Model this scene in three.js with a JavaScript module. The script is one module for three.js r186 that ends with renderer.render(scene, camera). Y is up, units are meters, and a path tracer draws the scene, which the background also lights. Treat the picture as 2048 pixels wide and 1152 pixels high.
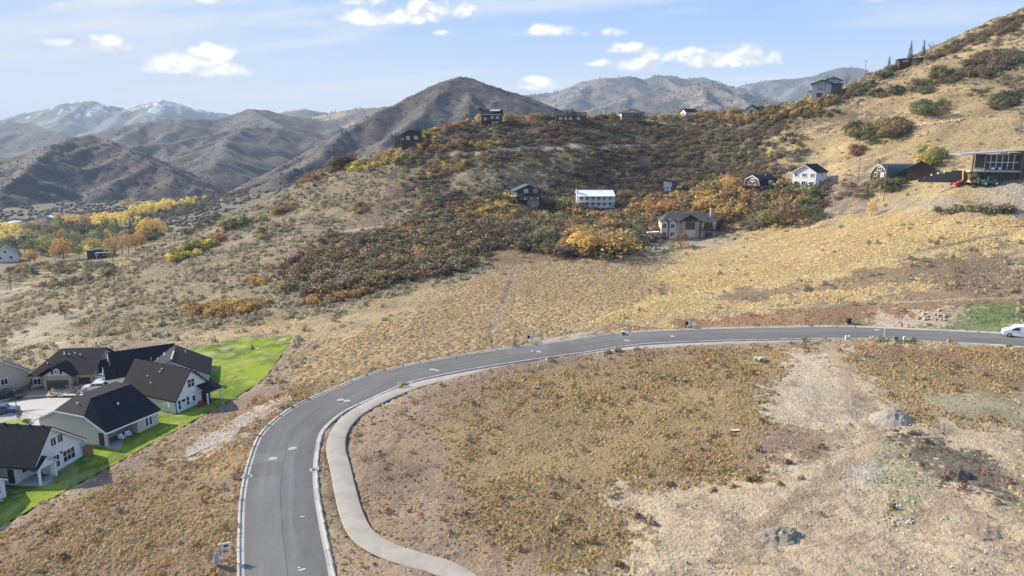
import * as THREE from 'three';
import { mergeGeometries, mergeVertices } from 'three/addons/utils/BufferGeometryUtils.js';

// ---------------------------------------------------------------- camera, sun, exposure
const FOCAL = 1422, PITCH = 11.37 * Math.PI / 180, EYE = 45;      // focal length for a 2048 px wide frame, metres above the road
const scene = new THREE.Scene();
const camera = new THREE.PerspectiveCamera(2 * Math.atan(576 / FOCAL) * 180 / Math.PI, 16 / 9, 1, 30000);
camera.position.set(0, EYE, 0); camera.rotation.x = -PITCH; camera.updateMatrixWorld();
const SUN = new THREE.Vector3(-0.80, 0.475, -0.37).normalize();    // towards the sun: left, a little ahead
const sun = new THREE.DirectionalLight(new THREE.Color().setRGB(1, 0.885, 0.70), 5);
sun.position.copy(SUN).multiplyScalar(900); sun.target.position.set(0, 0, -200);
sun.position.add(sun.target.position);
sun.castShadow = true; sun.shadow.radius = 1.5; sun.shadow.mapSize.set(4096, 4096);
Object.assign(sun.shadow.camera, { left: -500, right: 500, top: 500, bottom: -500, near: 1, far: 2500 });
scene.add(sun, sun.target);
const renderer = new THREE.WebGLRenderer({ antialias: true });
renderer.toneMapping = THREE.LinearToneMapping; renderer.toneMappingExposure = 2.0;
renderer.shadowMap.enabled = true;
scene.fog = new THREE.FogExp2(new THREE.Color().setRGB(0.62, 0.78, 1.0), 0.000085);

// ---------------------------------------------------------------- numbers and noise
function rng(seed) { let a = seed >>> 0; return () => { a = (a + 0x6D2B79F5) >>> 0; let t = a; t = Math.imul(t ^ (t >>> 15), t | 1); t ^= t + Math.imul(t ^ (t >>> 7), t | 61); return ((t ^ (t >>> 14)) >>> 0) / 4294967296; }; }
const clamp = (x, a = 0, b = 1) => x < a ? a : x > b ? b : x, mix = (a, b, t) => a + (b - a) * t;
const smooth = (a, b, x) => { const t = clamp((x - a) / (b - a)); return t * t * (3 - 2 * t); };
const mix3 = (a, b, t) => [mix(a[0], b[0], t), mix(a[1], b[1], t), mix(a[2], b[2], t)];
const NT = 512;
function noiseTable(seed, base, octaves, gain) {                    // tileable value-noise sum, 0..1, mean 0.5
  const out = new Float32Array(NT * NT); let amp = 1;
  for (let o = 0, f = base; o < octaves; o++, f *= 2, amp *= gain) {
    const r = rng(seed + o * 77), lat = new Float32Array(f * f); for (let i = 0; i < f * f; i++) lat[i] = r() * 2 - 1;
    for (let y = 0; y < NT; y++) { const fy = y * f / NT, y0 = fy | 0, ty = fy - y0, sy = ty * ty * (3 - 2 * ty), y1 = (y0 + 1) % f;
      for (let x = 0; x < NT; x++) { const fx = x * f / NT, x0 = fx | 0, tx = fx - x0, sx = tx * tx * (3 - 2 * tx), x1 = (x0 + 1) % f;
        out[y * NT + x] += amp * mix(mix(lat[y0 * f + x0], lat[y0 * f + x1], sx), mix(lat[y1 * f + x0], lat[y1 * f + x1], sx), sy); } }
  }
  let m = 0, s = 0; for (const v of out) m += v; m /= out.length; for (const v of out) s += (v - m) ** 2; s = Math.sqrt(s / out.length);
  for (let i = 0; i < out.length; i++) out[i] = clamp(0.5 + (out[i] - m) / s * 0.19, 0, 1);
  return out;
}
const TA = noiseTable(11, 8, 6, 0.55), TB = noiseTable(23, 8, 6, 0.55), TC = noiseTable(37, 32, 4, 0.6);
function samp(T, x, y) {                                             // bilinear, x and y in tiles
  x = (x - Math.floor(x)) * NT; y = (y - Math.floor(y)) * NT;
  const x0 = x | 0, y0 = y | 0, tx = x - x0, ty = y - y0, a = (x0 & 511), b = (x0 + 1) & 511, c = (y0 & 511) * NT, d = ((y0 + 1) & 511) * NT;
  return (T[c + a] * (1 - tx) + T[c + b] * tx) * (1 - ty) + (T[d + a] * (1 - tx) + T[d + b] * tx) * ty;
}
const nA = (x, z, s) => samp(TA, x / (8 * s), z / (8 * s)), nB = (x, z, s) => samp(TB, x / (8 * s) + 0.37, z / (8 * s) + 0.61), nC = (x, z, s) => samp(TC, x / (32 * s), z / (32 * s)); // s = size in metres of the coarsest feature

// ---------------------------------------------------------------- from a direction of sight to a place
const SP = Math.sin(PITCH), CP = Math.cos(PITCH);
function ray(u, v) { const a = (u - 1024) / FOCAL, b = (576 - v) / FOCAL; return [a, -SP + b * CP, CP + b * SP]; }   // x, y, depth (-z)
function wpt(u, v, Z) { const d = ray(u, v), t = Z / d[2]; return [d[0] * t, EYE + d[1] * t, Z]; }
const project = (x, y, Z) => { const cy = y - EYE, f = Z * CP - cy * SP, up = cy * CP + Z * SP; return [1024 + FOCAL * x / f, 576 - FOCAL * up / f]; };

// ---------------------------------------------------------------- the lie of the land: surveyed spots and a smooth surface through them
const spots = [];
const spotT = (...l) => { for (const [u, v, t] of l) { const d = ray(u, v); spots.push([d[0] * t, EYE + d[1] * t, d[2] * t]); } };  // seen at (u,v), t metres off
const spotY = (...l) => { for (const [u, v, y] of l) { const d = ray(u, v), t = (y - EYE) / d[1]; spots.push([d[0] * t, y, d[2] * t]); } };  // seen at (u,v), y high
const spotW = (...l) => { for (const [x, y, Z] of l) spots.push([x, y, Z]); };
spotW([-60, -3, 20], [0, 0, 20], [60, 4, 20], [140, 10, 20], [-140, -7, 40], [200, 20, 60]);
spotY([0, 1152, -2.2], [250, 1152, -1], [570, 1152, 0], [1024, 1152, 1], [1500, 1152, 2.6], [2048, 1152, 4.5]);
spotY([0, 1000, -2.2], [300, 900, -1.2], [600, 900, 0.6], [800, 950, 1.2], [1024, 900, 2.6], [1500, 900, 5.5], [2048, 900, 7]);
spotY([1000, 700, 5], [1400, 670, 8], [1700, 662, 10], [2025, 672, 12], [800, 740, 3], [600, 830, 1.5], [540, 920, 0.7], [1200, 780, 5], [1650, 760, 8], [2048, 760, 9.5]);
spotY([100, 960, -2], [200, 880, -1.7], [390, 810, -1.2], [150, 775, -2.2], [30, 800, -2.6], [585, 670, 0], [500, 720, -0.6], [350, 690, -1.2]);
spotY([700, 640, 3], [640, 700, 1.5], [1000, 600, 6], [1000, 530, 8]);
spotT([1190, 510, 231], [1500, 600, 166], [1500, 530, 206], [1500, 480, 246], [1500, 450, 264], [1370, 472, 266], [1300, 480, 262]);
spotY([1800, 600, 13], [1800, 530, 17], [1800, 470, 21], [2048, 600, 15], [2048, 500, 20], [2048, 445, 26], [1960, 640, 13]);
spotT([1680, 425, 235], [1800, 420, 222], [1750, 352, 262], [1620, 372, 282], [1520, 384, 287], [1990, 365, 206], [1900, 397, 204], [1950, 417, 195], [1770, 395, 232], [1900, 366, 212]);
spotT([1700, 300, 300], [1700, 230, 340], [1640, 195, 372], [1560, 218, 420], [1500, 232, 440], [1850, 230, 300], [1850, 140, 350], [1950, 100, 350], [2048, 20, 375], [2048, 150, 310], [2048, 280, 250]);
spotW([330, 120, 330], [300, 70, 220], [230, 32, 150], [420, 150, 420], [500, 150, 250]);
spotT([1185, 418, 318], [1340, 388, 332], [1052, 412, 318], [1250, 400, 330], [1400, 330, 352], [1400, 260, 398], [1400, 230, 430], [1200, 300, 365], [1200, 243, 415], [1000, 244, 405], [1000, 300, 362], [1000, 350, 337], [1000, 430, 296], [950, 500, 246], [1100, 470, 265]);
spotT([800, 292, 395], [880, 258, 398], [800, 350, 350], [800, 430, 300], [800, 500, 255], [800, 570, 210], [600, 366, 385], [600, 450, 302], [600, 520, 252], [600, 600, 200], [700, 324, 392]);
spotT([430, 441, 331], [430, 500, 285], [430, 570, 235], [430, 640, 192], [250, 522, 290], [250, 600, 228], [250, 660, 186], [120, 582, 262], [100, 640, 215], [0, 690, 190], [0, 640, 235], [0, 602, 300], [130, 690, 178]);
spotT([60, 570, 388], [100, 520, 475], [280, 480, 560], [50, 440, 850], [0, 520, 480], [200, 440, 850], [430, 402, 1000], [560, 352, 1000], [330, 440, 800], [700, 318, 1000]);
spotW([-90, 22, 470], [-60, 12, 560], [0, 40, 480], [0, 18, 600], [100, 48, 500], [100, 20, 620], [200, 50, 540], [320, 60, 620], [-190, -14, 420], [-260, -28, 360], [-150, 2, 470], [-330, -30, 420], [-500, -40, 700], [0, 10, 850], [300, 20, 900], [450, 130, 600], [-130, -12, 640]);
const SR = 18;                                                        // rounding of the surface at a spot
const wts = (() => {
  const n = spots.length, A = [];
  for (let i = 0; i < n; i++) { const r = new Float64Array(n + 1); for (let j = 0; j < n; j++) r[j] = Math.sqrt((spots[i][0] - spots[j][0]) ** 2 + (spots[i][2] - spots[j][2]) ** 2 + SR * SR); r[i] -= 1.2; r[n] = spots[i][1]; A.push(r); }
  for (let i = 0; i < n; i++) { let p = i; for (let k = i + 1; k < n; k++) if (Math.abs(A[k][i]) > Math.abs(A[p][i])) p = k; [A[i], A[p]] = [A[p], A[i]];
    for (let k = i + 1; k < n; k++) { const f = A[k][i] / A[i][i]; if (f) for (let j = i; j <= n; j++) A[k][j] -= f * A[i][j]; } }
  const w = new Float64Array(n); for (let i = n - 1; i >= 0; i--) { let s = A[i][n]; for (let j = i + 1; j < n; j++) s -= A[i][j] * w[j]; w[i] = s / A[i][i]; }
  return w;
})();
const SX = Float64Array.from(spots, s => s[0]), SZ = Float64Array.from(spots, s => s[2]);
function landExact(x, Z) {
  let h = 0; for (let i = 0; i < wts.length; i++) { const a = x - SX[i], b = Z - SZ[i]; h += wts[i] * Math.sqrt(a * a + b * b + SR * SR); }
  const off = Math.max(smooth(950, 1300, Z), smooth(650, 1300, Math.abs(x)), smooth(60, -300, Z));
  h = mix(h, -55, off);
  if (off < 1) { const hill = smooth(150, 260, Z) * (1 - off); h += ((nA(x, Z, 34) - 0.5) * 5 + (nB(x, Z, 11) - 0.5) * 1.6) * hill * smooth(2, 26, h + Math.max(0, -x - 40) * 0.1) + (nB(x, Z, 7) - 0.5) * 0.35 * (1 - smooth(400, 600, Z)); }
  return h;
}
const GX0 = -480, GZ0 = 30, GW = 960, GD = 720, land = new Float32Array((GW + 1) * (GD + 1));
for (let j = 0; j <= GD; j++) for (let i = 0; i <= GW; i++) land[j * (GW + 1) + i] = landExact(GX0 + i, GZ0 + j);
function ground(x, Z) {
  const fx = x - GX0, fz = Z - GZ0; if (fx < 0 || fz < 0 || fx >= GW || fz >= GD) return landExact(x, Z);
  const i = fx | 0, j = fz | 0, tx = fx - i, tz = fz - j, k = j * (GW + 1) + i;
  return (land[k] * (1 - tx) + land[k + 1] * tx) * (1 - tz) + (land[k + GW + 1] * (1 - tx) + land[k + GW + 2] * tx) * tz;
}
function hit(u, v) {                                                  // where a line of sight meets the land: [x, y, Z]
  const d = ray(u, v); let t = 40, step = 1.5, p = t;
  for (; t < 1800; p = t, t += step, step *= 1.004) if (EYE + d[1] * t < ground(d[0] * t, d[2] * t)) {
    for (let k = 0; k < 20; k++) { const m = (p + t) / 2; if (EYE + d[1] * m < ground(d[0] * m, d[2] * m)) t = m; else p = m; }
    return [d[0] * t, ground(d[0] * t, d[2] * t), d[2] * t];
  }
  return null;
}
const below = (u, v) => { for (let k = 0; k < 60; k++) { const h = hit(u, v + k); if (h && h[2] < 1100) return h; } return wpt(u, v, 400); };   // the first land under a point of a skyline
const numbers = {};
function numbered(n) { const k = numbers[n] = (numbers[n] ?? -1) + 1; return k ? `${n}_${String(k).padStart(3, '0')}` : n; }
const matte = (r, g, b, o = {}) => new THREE.MeshStandardMaterial({ color: new THREE.Color().setRGB(r, g, b), roughness: 0.95, ...o });
function structure(name, geo, m) { const o = new THREE.Mesh(geo, m); o.name = numbered(name); o.userData = { kind: 'structure' }; o.castShadow = o.receiveShadow = true; scene.add(o); return o; }

// ---------------------------------------------------------------- sky: blue air, thin high streaks, fair-weather clouds
{
  const SW = 4096, SH = 2048, px = new Float32Array(SW * SH * 4), r = rng(5);
  const clouds = [], AIR = .51;                                         // radiance of the sky against its look in the picture
  const azel = (u, v) => { const d = ray(u, v), l = Math.hypot(...d); return [Math.atan2(-d[2], d[0]), Math.asin(d[1] / l)]; };
  const cloud = (u, v, w, h, k = 1) => { const [a, e] = azel(u, v); clouds.push([a, e, w / FOCAL * 1.08, h / FOCAL * 1.12, k, r() * 10]); };
  cloud(380, 138, 118, 20); cloud(410, 122, 62, 28); cloud(440, 140, 60, 22);
  cloud(232, 98, 62, 15, .9); cloud(215, 88, 30, 14, .9); cloud(135, 89, 40, 7, .6);
  cloud(790, 34, 128, 24); cloud(745, 40, 70, 18); cloud(860, 22, 46, 24); cloud(930, 27, 30, 20); cloud(740, 4, 72, 12);
  cloud(1108, 62, 56, 16); cloud(1130, 55, 32, 14); cloud(1168, 68, 10, 4, .7); cloud(1190, 44, 30, 8, .55); cloud(1232, 66, 26, 9, .7); cloud(895, 67, 26, 5, .7);
  cloud(1265, 99, 58, 11); cloud(1470, 122, 128, 22); cloud(1490, 108, 56, 22); cloud(1360, 114, 80, 14); cloud(1195, 127, 34, 10); cloud(1285, 133, 48, 14); cloud(1270, 126, 26, 10);
  cloud(1060, 172, 42, 16); cloud(1110, 178, 40, 12, .45); cloud(115, 20, 20, 12, .6); cloud(425, 3, 30, 7, .6); cloud(640, 45, 18, 5, .5); cloud(1745, 2, 30, 5, .7);
  for (let i = 0; i < 60; i++) { const a = (r() * 2 - 1) * Math.PI; if (Math.abs(a + Math.PI / 2) < 0.85) continue; const e = 0.1 + r() * 0.5, w = 0.03 + r() * 0.07; for (let k = 0; k < 3; k++) clouds.push([a + (r() - .5) * w * 1.4, e + (r() - .4) * w * .15, w * (.5 + r() * .6), w * (.16 + r() * .12), 1, r() * 10]); }
  const az = Math.atan2(SUN.z, SUN.x);
  for (let j = 0; j < SH; j++) {
    const el = (j + .5) / SH * Math.PI - Math.PI / 2, sy = Math.sin(el), ce = Math.cos(el);
    for (let i = 0; i < SW; i++) {
      const o = (j * SW + i) * 4; let c;
      if (el < -0.02) { c = [0.34, 0.31, 0.27]; }
      else {
        const a = (i + .5) / SW * 2 * Math.PI - Math.PI, x = Math.cos(a) * ce, z = Math.sin(a) * ce, e = Math.max(0, sy);
        const glow = Math.pow(Math.max(0, x * SUN.x + sy * SUN.y + z * SUN.z), 3), side = 0.5 + 0.5 * Math.cos(a - az);
        c = mix3([0.88, 0.92, 0.95], [0.31, 0.56, 1.0], smooth(-0.04, 0.17 + 0.08 * side, e));
        c = mix3(c, [0.20, 0.42, 0.94], smooth(0.15, 0.8, e));
        const q = 1 / (e + 0.12), X = x * q, Z = z * q;
        const s = samp(TA, X * 0.05 + Z * 0.03, Z * 0.16 - X * 0.05) * 0.6 + samp(TB, X * 0.12 + Z * 0.1, Z * 0.5 - X * 0.17) * 0.4;
        const veil = smooth(0.40, 0.74, s) * (0.26 + 0.42 * side) + 0.06 * side + glow * 0.3;
        c = mix3(c, [0.86, 0.885, 0.91], clamp(veil, 0, 0.85));
      }
      px[o] = c[0] * AIR; px[o + 1] = c[1] * AIR; px[o + 2] = c[2] * AIR; px[o + 3] = 1;
    }
  }
  for (const [a0, e0, w, h, k, ph] of clouds) {
    const i0 = Math.floor(((a0 - w * 1.4) / (2 * Math.PI) + .5) * SW), i1 = Math.ceil(((a0 + w * 1.4) / (2 * Math.PI) + .5) * SW), j0 = Math.floor(((e0 - h * 1.6) / Math.PI + .5) * SH), j1 = Math.ceil(((e0 + h * 2) / Math.PI + .5) * SH);
    for (let j = Math.max(0, j0); j <= Math.min(SH - 1, j1); j++) for (let ii = i0; ii <= i1; ii++) {
      const i = ((ii % SW) + SW) % SW, dx = ((ii + .5) / SW * 2 * Math.PI - Math.PI - a0) / w, dy = ((j + .5) / SH * Math.PI - Math.PI / 2 - e0) / h;
      const gx = dx * w, gy = dy * h, n = samp(TA, gx * 1.6 + ph, gy * 2.2 + ph) * .62 + samp(TB, gx * 7 + ph, gy * 9) * .38;
      const body = 1 - dx * dx - (dy > 0 ? dy * dy : dy * dy * 2.6) + (n - .5) * (dy > 0 ? 2.6 : 1.5);
      const al = smooth(0.05, 1.0, body) * k; if (al <= 0) continue;
      const n2 = samp(TA, (gx - .006) * 1.6 + ph, (gy + .008) * 2.2 + ph) * .62 + samp(TB, (gx - .003) * 7 + ph, (gy + .004) * 9) * .38;
      const lit = clamp(0.56 + dy * 0.36 - dx * 0.14 + (n - n2) * 2.6 + (n - .5) * .7, 0, 1), cc = mix3([0.70, 0.73, 0.80], [1.28, 1.25, 1.2], smooth(0.1, 0.95, lit)), o = (j * SW + i) * 4;
      for (let q = 0; q < 3; q++) px[o + q] = mix(px[o + q], cc[q] * AIR, al * .97);
    }
  }
  const t = new THREE.DataTexture(px, SW, SH, THREE.RGBAFormat, THREE.FloatType);
  t.mapping = THREE.EquirectangularReflectionMapping; t.magFilter = THREE.LinearFilter; t.needsUpdate = true;
  scene.background = t; scene.environment = t;
}

// ---------------------------------------------------------------- what covers the ground, in metres across the land
const ZN = ['sage', 'oak', 'slope', 'tan', 'gold', 'brown', 'redweed', 'track', 'pale', 'weed', 'lotweed', 'redsoil', 'dirt', 'gravel', 'dark', 'green', 'soil', 'valley', 'meadow', 'none', 'ochre', 'duff', 'white', 'reddirt', 'brush', 'bank'];
const ZI = Object.fromEntries(ZN.map((n, i) => [n, i]));
const ZX0 = -480, ZZ0 = 30, ZS = 2, ZW = 1920, ZD = 1440, zone = new Uint8Array(ZW * ZD);   // half-metre cells
for (let j = 0; j < ZD; j++) for (let i = 0; i < ZW; i++) { const x = ZX0 + i / ZS, Z = ZZ0 + j / ZS; zone[j * ZW + i] = Z > 330 + Math.max(0, x + 130) * 3 || x < -165 - Math.max(0, 300 - Z) * 0.4 && Z > 270 ? ZI.valley : ZI.sage; }
function fillWorld(id, pts) {
  let a = 1e9, b = -1e9; for (const p of pts) { a = Math.min(a, p[1]); b = Math.max(b, p[1]); }
  for (let j = Math.max(0, Math.floor((a - ZZ0) * ZS)); j <= Math.min(ZD - 1, Math.ceil((b - ZZ0) * ZS)); j++) {
    const Z = ZZ0 + (j + .5) / ZS, xs = [];
    for (let k = 0; k < pts.length; k++) { const p = pts[k], q = pts[(k + 1) % pts.length]; if ((p[1] > Z) !== (q[1] > Z)) xs.push(p[0] + (Z - p[1]) / (q[1] - p[1]) * (q[0] - p[0])); }
    xs.sort((m, n) => m - n);
    for (let k = 0; k + 1 < xs.length; k += 2) for (let i = Math.max(0, Math.round((xs[k] - ZX0) * ZS)); i < Math.min(ZW, Math.round((xs[k + 1] - ZX0) * ZS)); i++) zone[j * ZW + i] = id;
  }
}
function area(n, ...pts) {                                            // an area outlined by lines of sight
  const w = []; for (let i = 0; i < pts.length; i++) { const p = pts[i], q = pts[(i + 1) % pts.length], s = Math.ceil(Math.hypot(p[0] - q[0], p[1] - q[1]) / 40); for (let k = 0; k < s; k++) { const h = hit(mix(p[0], q[0], k / s), mix(p[1], q[1], k / s)); if (h) w.push([h[0], h[2]]); } }
  if (w.length > 2) fillWorld(ZI[n], w);
}
function curve(pts, step) {                                           // an even polyline through [x, Z] points
  const c = new THREE.CatmullRomCurve3(pts.map(p => new THREE.Vector3(p[0], 0, p[1])), false, 'centripetal'), n = Math.max(2, Math.round(c.getLength() / step));
  c.arcLengthDivisions = 600; c.updateArcLengths();
  return c.getSpacedPoints(n).map(p => [p.x, p.z]);
}
const seen = pts => pts.map(p => { const h = hit(p[0], p[1]); return [h[0], h[2]]; });
function band(line, lo, hi) { const L = [], R = []; for (let i = 0; i < line.length; i++) { const a = line[Math.max(0, i - 1)], b = line[Math.min(line.length - 1, i + 1)], l = Math.hypot(b[0] - a[0], b[1] - a[1]), nx = (b[1] - a[1]) / l, nz = -(b[0] - a[0]) / l; L.push([line[i][0] + nx * lo, line[i][1] + nz * lo]); R.push([line[i][0] + nx * hi, line[i][1] + nz * hi]); } return [...L, ...R.reverse()]; }
const strip = (n, w, ...pts) => fillWorld(ZI[n], band(curve(seen(pts), 2), -w / 2, w / 2));

area('slope', [1470, 300], [1560, 262], [1640, 235], [1700, 215], [1770, 170], [1890, 112], [2047, 70], [2047, 430], [1640, 440], [1660, 375], [1560, 330]);
area('brown', [1560, 258], [1700, 215], [1790, 232], [1800, 250], [1560, 262]);
area('oak', [800, 300], [880, 262], [960, 246], [1250, 244], [1480, 232], [1570, 225], [1600, 250], [1500, 292], [1560, 330], [1580, 370], [1640, 385], [1640, 445], [1500, 460], [1420, 450], [1320, 485], [1280, 492], [1190, 515], [1060, 505], [980, 520], [900, 545], [800, 560], [700, 602], [620, 610], [590, 570], [600, 520], [700, 490], [760, 465], [830, 450], [850, 400], [800, 350]);
area('brush', [1890, 98], [2047, 26], [2047, 72], [1960, 96], [1890, 120]); area('brush', [1930, 140], [2047, 100], [2047, 190], [1960, 190]);
area('sage', [870, 330], [1100, 340], [1150, 370], [900, 390]);
area('brown', [690, 470], [760, 380], [820, 330], [850, 340], [800, 420], [770, 470]);
area('brown', [920, 520], [1020, 470], [1070, 500], [1180, 522], [1000, 545]);
area('tan', [580, 800], [590, 730], [600, 672], [700, 645], [800, 600], [940, 562], [1000, 535], [1190, 520], [1330, 506], [1350, 560], [1260, 605], [1150, 655], [1000, 695], [860, 740], [700, 780]);
area('meadow', [590, 680], [640, 640], [760, 600], [930, 560], [800, 640], [640, 690]);
area('gold', [1130, 665], [1220, 618], [1310, 590], [1345, 565], [1290, 560], [1330, 508], [1420, 490], [1490, 462], [1640, 428], [1800, 412], [2047, 420], [2047, 560], [1800, 600], [1500, 625], [1350, 645]);
area('brown', [1440, 578], [1560, 568], [1650, 560], [1760, 538], [2047, 480], [2047, 600], [1800, 605], [1640, 608], [1480, 604]);
area('gold', [1520, 605], [1620, 588], [1800, 565], [1900, 560], [1750, 598]);
area('redweed', [1150, 678], [1220, 655], [1400, 636], [1700, 610], [2047, 596], [2047, 650], [1700, 655], [1400, 664], [1200, 682]);
area('pale', [1040, 690], [1100, 668], [1200, 656], [1170, 684]); area('pale', [1720, 650], [1760, 625], [1850, 612], [1960, 600], [1930, 625], [1820, 652]);
area('bank', [1820, 656], [1890, 634], [1985, 604], [2047, 596], [2047, 668]);

area('weed', [0, 1040], [200, 935], [400, 830], [560, 770], [700, 752], [900, 700], [1000, 690], [760, 760], [640, 820], [560, 880], [515, 960], [495, 1152], [0, 1152]);
area('bank', [2047, 596], [2047, 668], [2047, 640]); fillWorld(ZI.weed, [[-120, 30], [-20, 30], [-22, 68], [-60, 82], [-120, 60]]);
area('redweed', [480, 1152], [500, 960], [540, 890], [640, 800], [800, 740], [740, 790], [640, 850], [560, 950], [430, 1152]);
area('ochre', [560, 860], [620, 800], [760, 745], [1000, 690], [980, 700], [760, 765], [640, 822], [560, 890], [470, 960], [420, 940]);
area('lotweed', [690, 900], [780, 800], [1000, 725], [1300, 692], [1600, 685], [2047, 700], [2047, 1152], [1000, 1152], [740, 1050]);
area('redsoil', [650, 1152], [640, 900], [700, 840], [860, 760], [1100, 708], [1560, 682], [1600, 690], [1250, 715], [1040, 750], [900, 800], [850, 870], [900, 960], [930, 1040], [1060, 1152]);
fillWorld(ZI.redsoil, [[-25, 40], [-20, 70], [4, 70], [4, 40]]);
area('dirt', [1230, 1152], [1290, 1040], [1210, 1000], [1250, 960], [1400, 960], [1540, 945], [1490, 880], [1530, 810], [1590, 760], [1612, 685], [1680, 685], [1700, 740], [1780, 800], [1860, 850], [2047, 860], [2047, 1152]); area('redsoil', [1480, 850], [1560, 850], [1700, 860], [1690, 900], [1560, 930], [1500, 920]); area('redweed', [1330, 930], [1500, 930], [1540, 950], [1400, 965]);
fillWorld(ZI.dirt, [[14, 30], [12, 68], [70, 70], [70, 30]]); fillWorld(ZI.lotweed, [[70, 30], [70, 75], [140, 110], [160, 60]]);
area('lotweed', [1240, 960], [1330, 935], [1440, 930], [1500, 940], [1480, 960], [1300, 975]);
area('pale', [1520, 800], [1610, 700], [1680, 700], [1720, 760], [1780, 830], [1700, 850], [1560, 840]);
area('redweed', [1690, 690], [2047, 700], [2047, 720], [1750, 725]);
area('duff', [1780, 862], [1890, 872], [1970, 920], [2047, 945], [2047, 1010], [1940, 985], [1880, 960], [1830, 920]);
area('green', [1700, 870], [1790, 890], [1860, 980], [1800, 960], [1720, 910]); area('green', [1790, 985], [1850, 990], [1870, 1030], [1800, 1050], [1770, 1010]);
area('green', [1860, 790], [2047, 780], [2047, 850], [1880, 830]);
area('gravel', [1690, 930], [1750, 925], [1775, 950], [1740, 970], [1690, 960]);
area('reddirt', [1620, 1060], [1780, 1050], [1790, 1152], [1560, 1152]);
area('soil', [0, 1048], [200, 942], [400, 836], [520, 770], [590, 672], [600, 690], [560, 780], [420, 850], [200, 965], [0, 1070]);
area('soil', [60, 705], [330, 680], [420, 690], [590, 662], [600, 672], [420, 705], [330, 700], [60, 720]);
area('slope', [340, 690], [400, 660], [560, 640], [640, 640], [590, 665], [420, 690]);
area('pale', [0, 690], [60, 640], [200, 600], [150, 640], [100, 690]);
area('pale', [362, 912], [420, 872], [520, 812], [590, 790], [560, 830], [470, 880], [400, 915]);
area('slope', [1770, 405], [1810, 372], [1880, 372], [1990, 372], [1990, 412], [1900, 412]);
area('gravel', [1980, 420], [1990, 370], [1960, 362], [2047, 362], [2047, 440]);
area('gravel', [1880, 370], [1900, 362], [2000, 362], [1990, 370]);
strip('gravel', 5, [1650, 425], [1780, 413], [1880, 411], [1960, 415], [2047, 422]);
area('soil', [1640, 420], [1690, 340], [1760, 350], [1740, 400], [1720, 425]);
area('pale', [1300, 486], [1330, 476], [1500, 478], [1460, 492], [1380, 496]);
strip('pale', 5, [-60, 590], [0, 582], [90, 572], [175, 560]); strip('gold', 7, [-60, 556], [60, 549], [150, 544], [240, 536]); strip('gold', 4, [-40, 566], [60, 560], [140, 553]);


 
const lineOf = new Uint8Array(ZW * ZD);
function trail(n, w, ...pts) { const keep = zone.slice(); fillWorld(200, band(curve(seen(pts), 2), -w / 2, w / 2)); for (let i = 0; i < zone.length; i++) if (zone[i] === 200) lineOf[i] = ZI[n] + 1; zone.set(keep); }   // worn or grown lines that keep their edge
trail('track', 1.6, [1010, 700], [1110, 672], [1200, 655], [1300, 641], [1500, 622], [1700, 608], [1900, 600], [2040, 592]);
trail('soil', 1.4, [1030, 540], [1015, 580], [995, 630], [978, 672]);
trail('soil', 1.6, [1790, 516], [1860, 497], [1930, 483], [2010, 466]);
trail('soil', 1.2, [600, 555], [780, 553], [900, 548], [980, 540], [1080, 535]);
trail('pale', 2, [690, 463], [780, 452], [860, 442]);
trail('pale', 4, [885, 312], [980, 303], [1100, 297], [1200, 296], [1280, 292]);
trail('pale', 1.4, [600, 460], [690, 463]);
trail('soil', 1.2, [430, 560], [520, 545], [600, 552]);
trail('brown', 1.6, [1560, 262], [1640, 256], [1740, 256], [1800, 250]);
trail('pale', 1.0, [1480, 296], [1540, 288], [1600, 278]);
trail('sage', 1.4, [300, 570], [380, 540], [430, 512]);
trail('soil', 1.0, [150, 640], [300, 600], [400, 570]);
trail('track', 2.2, [1480, 1150], [1560, 1020], [1700, 930], [1760, 850], [1700, 770], [1660, 690]);
trail('track', 2, [2040, 1120], [1930, 1010], [1900, 1000], [1850, 1030], [1880, 1100]);
const zoneAt = (x, Z) => { const i = (x - ZX0) * ZS | 0, j = (Z - ZZ0) * ZS | 0; return i < 0 || j < 0 || i >= ZW || j >= ZD ? ZI.valley : zone[j * ZW + i]; };
const zoneRagged = (x, Z) => { const k = clamp(Z / 160, .5, 2), a = nC(x, Z, 1.7) - .5, b = nC(Z + 9, x, 1.7) - .5, li = (x + a * 1.6 - ZX0) * ZS | 0, lj = (Z + b * 1.6 - ZZ0) * ZS | 0; if (li >= 0 && lj >= 0 && li < ZW && lj < ZD) { const l = lineOf[lj * ZW + li]; if (l) return l - 1; } return zoneAt(x + ((nA(x, Z, 6) - .5) * 8 + a * 9) * k + (nC(x, Z, .5) - .5) * 4.5, Z + ((nB(x, Z, 6) - .5) * 8 + b * 9) * k + (nC(Z, x, .5) - .5) * 4.5); };

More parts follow.
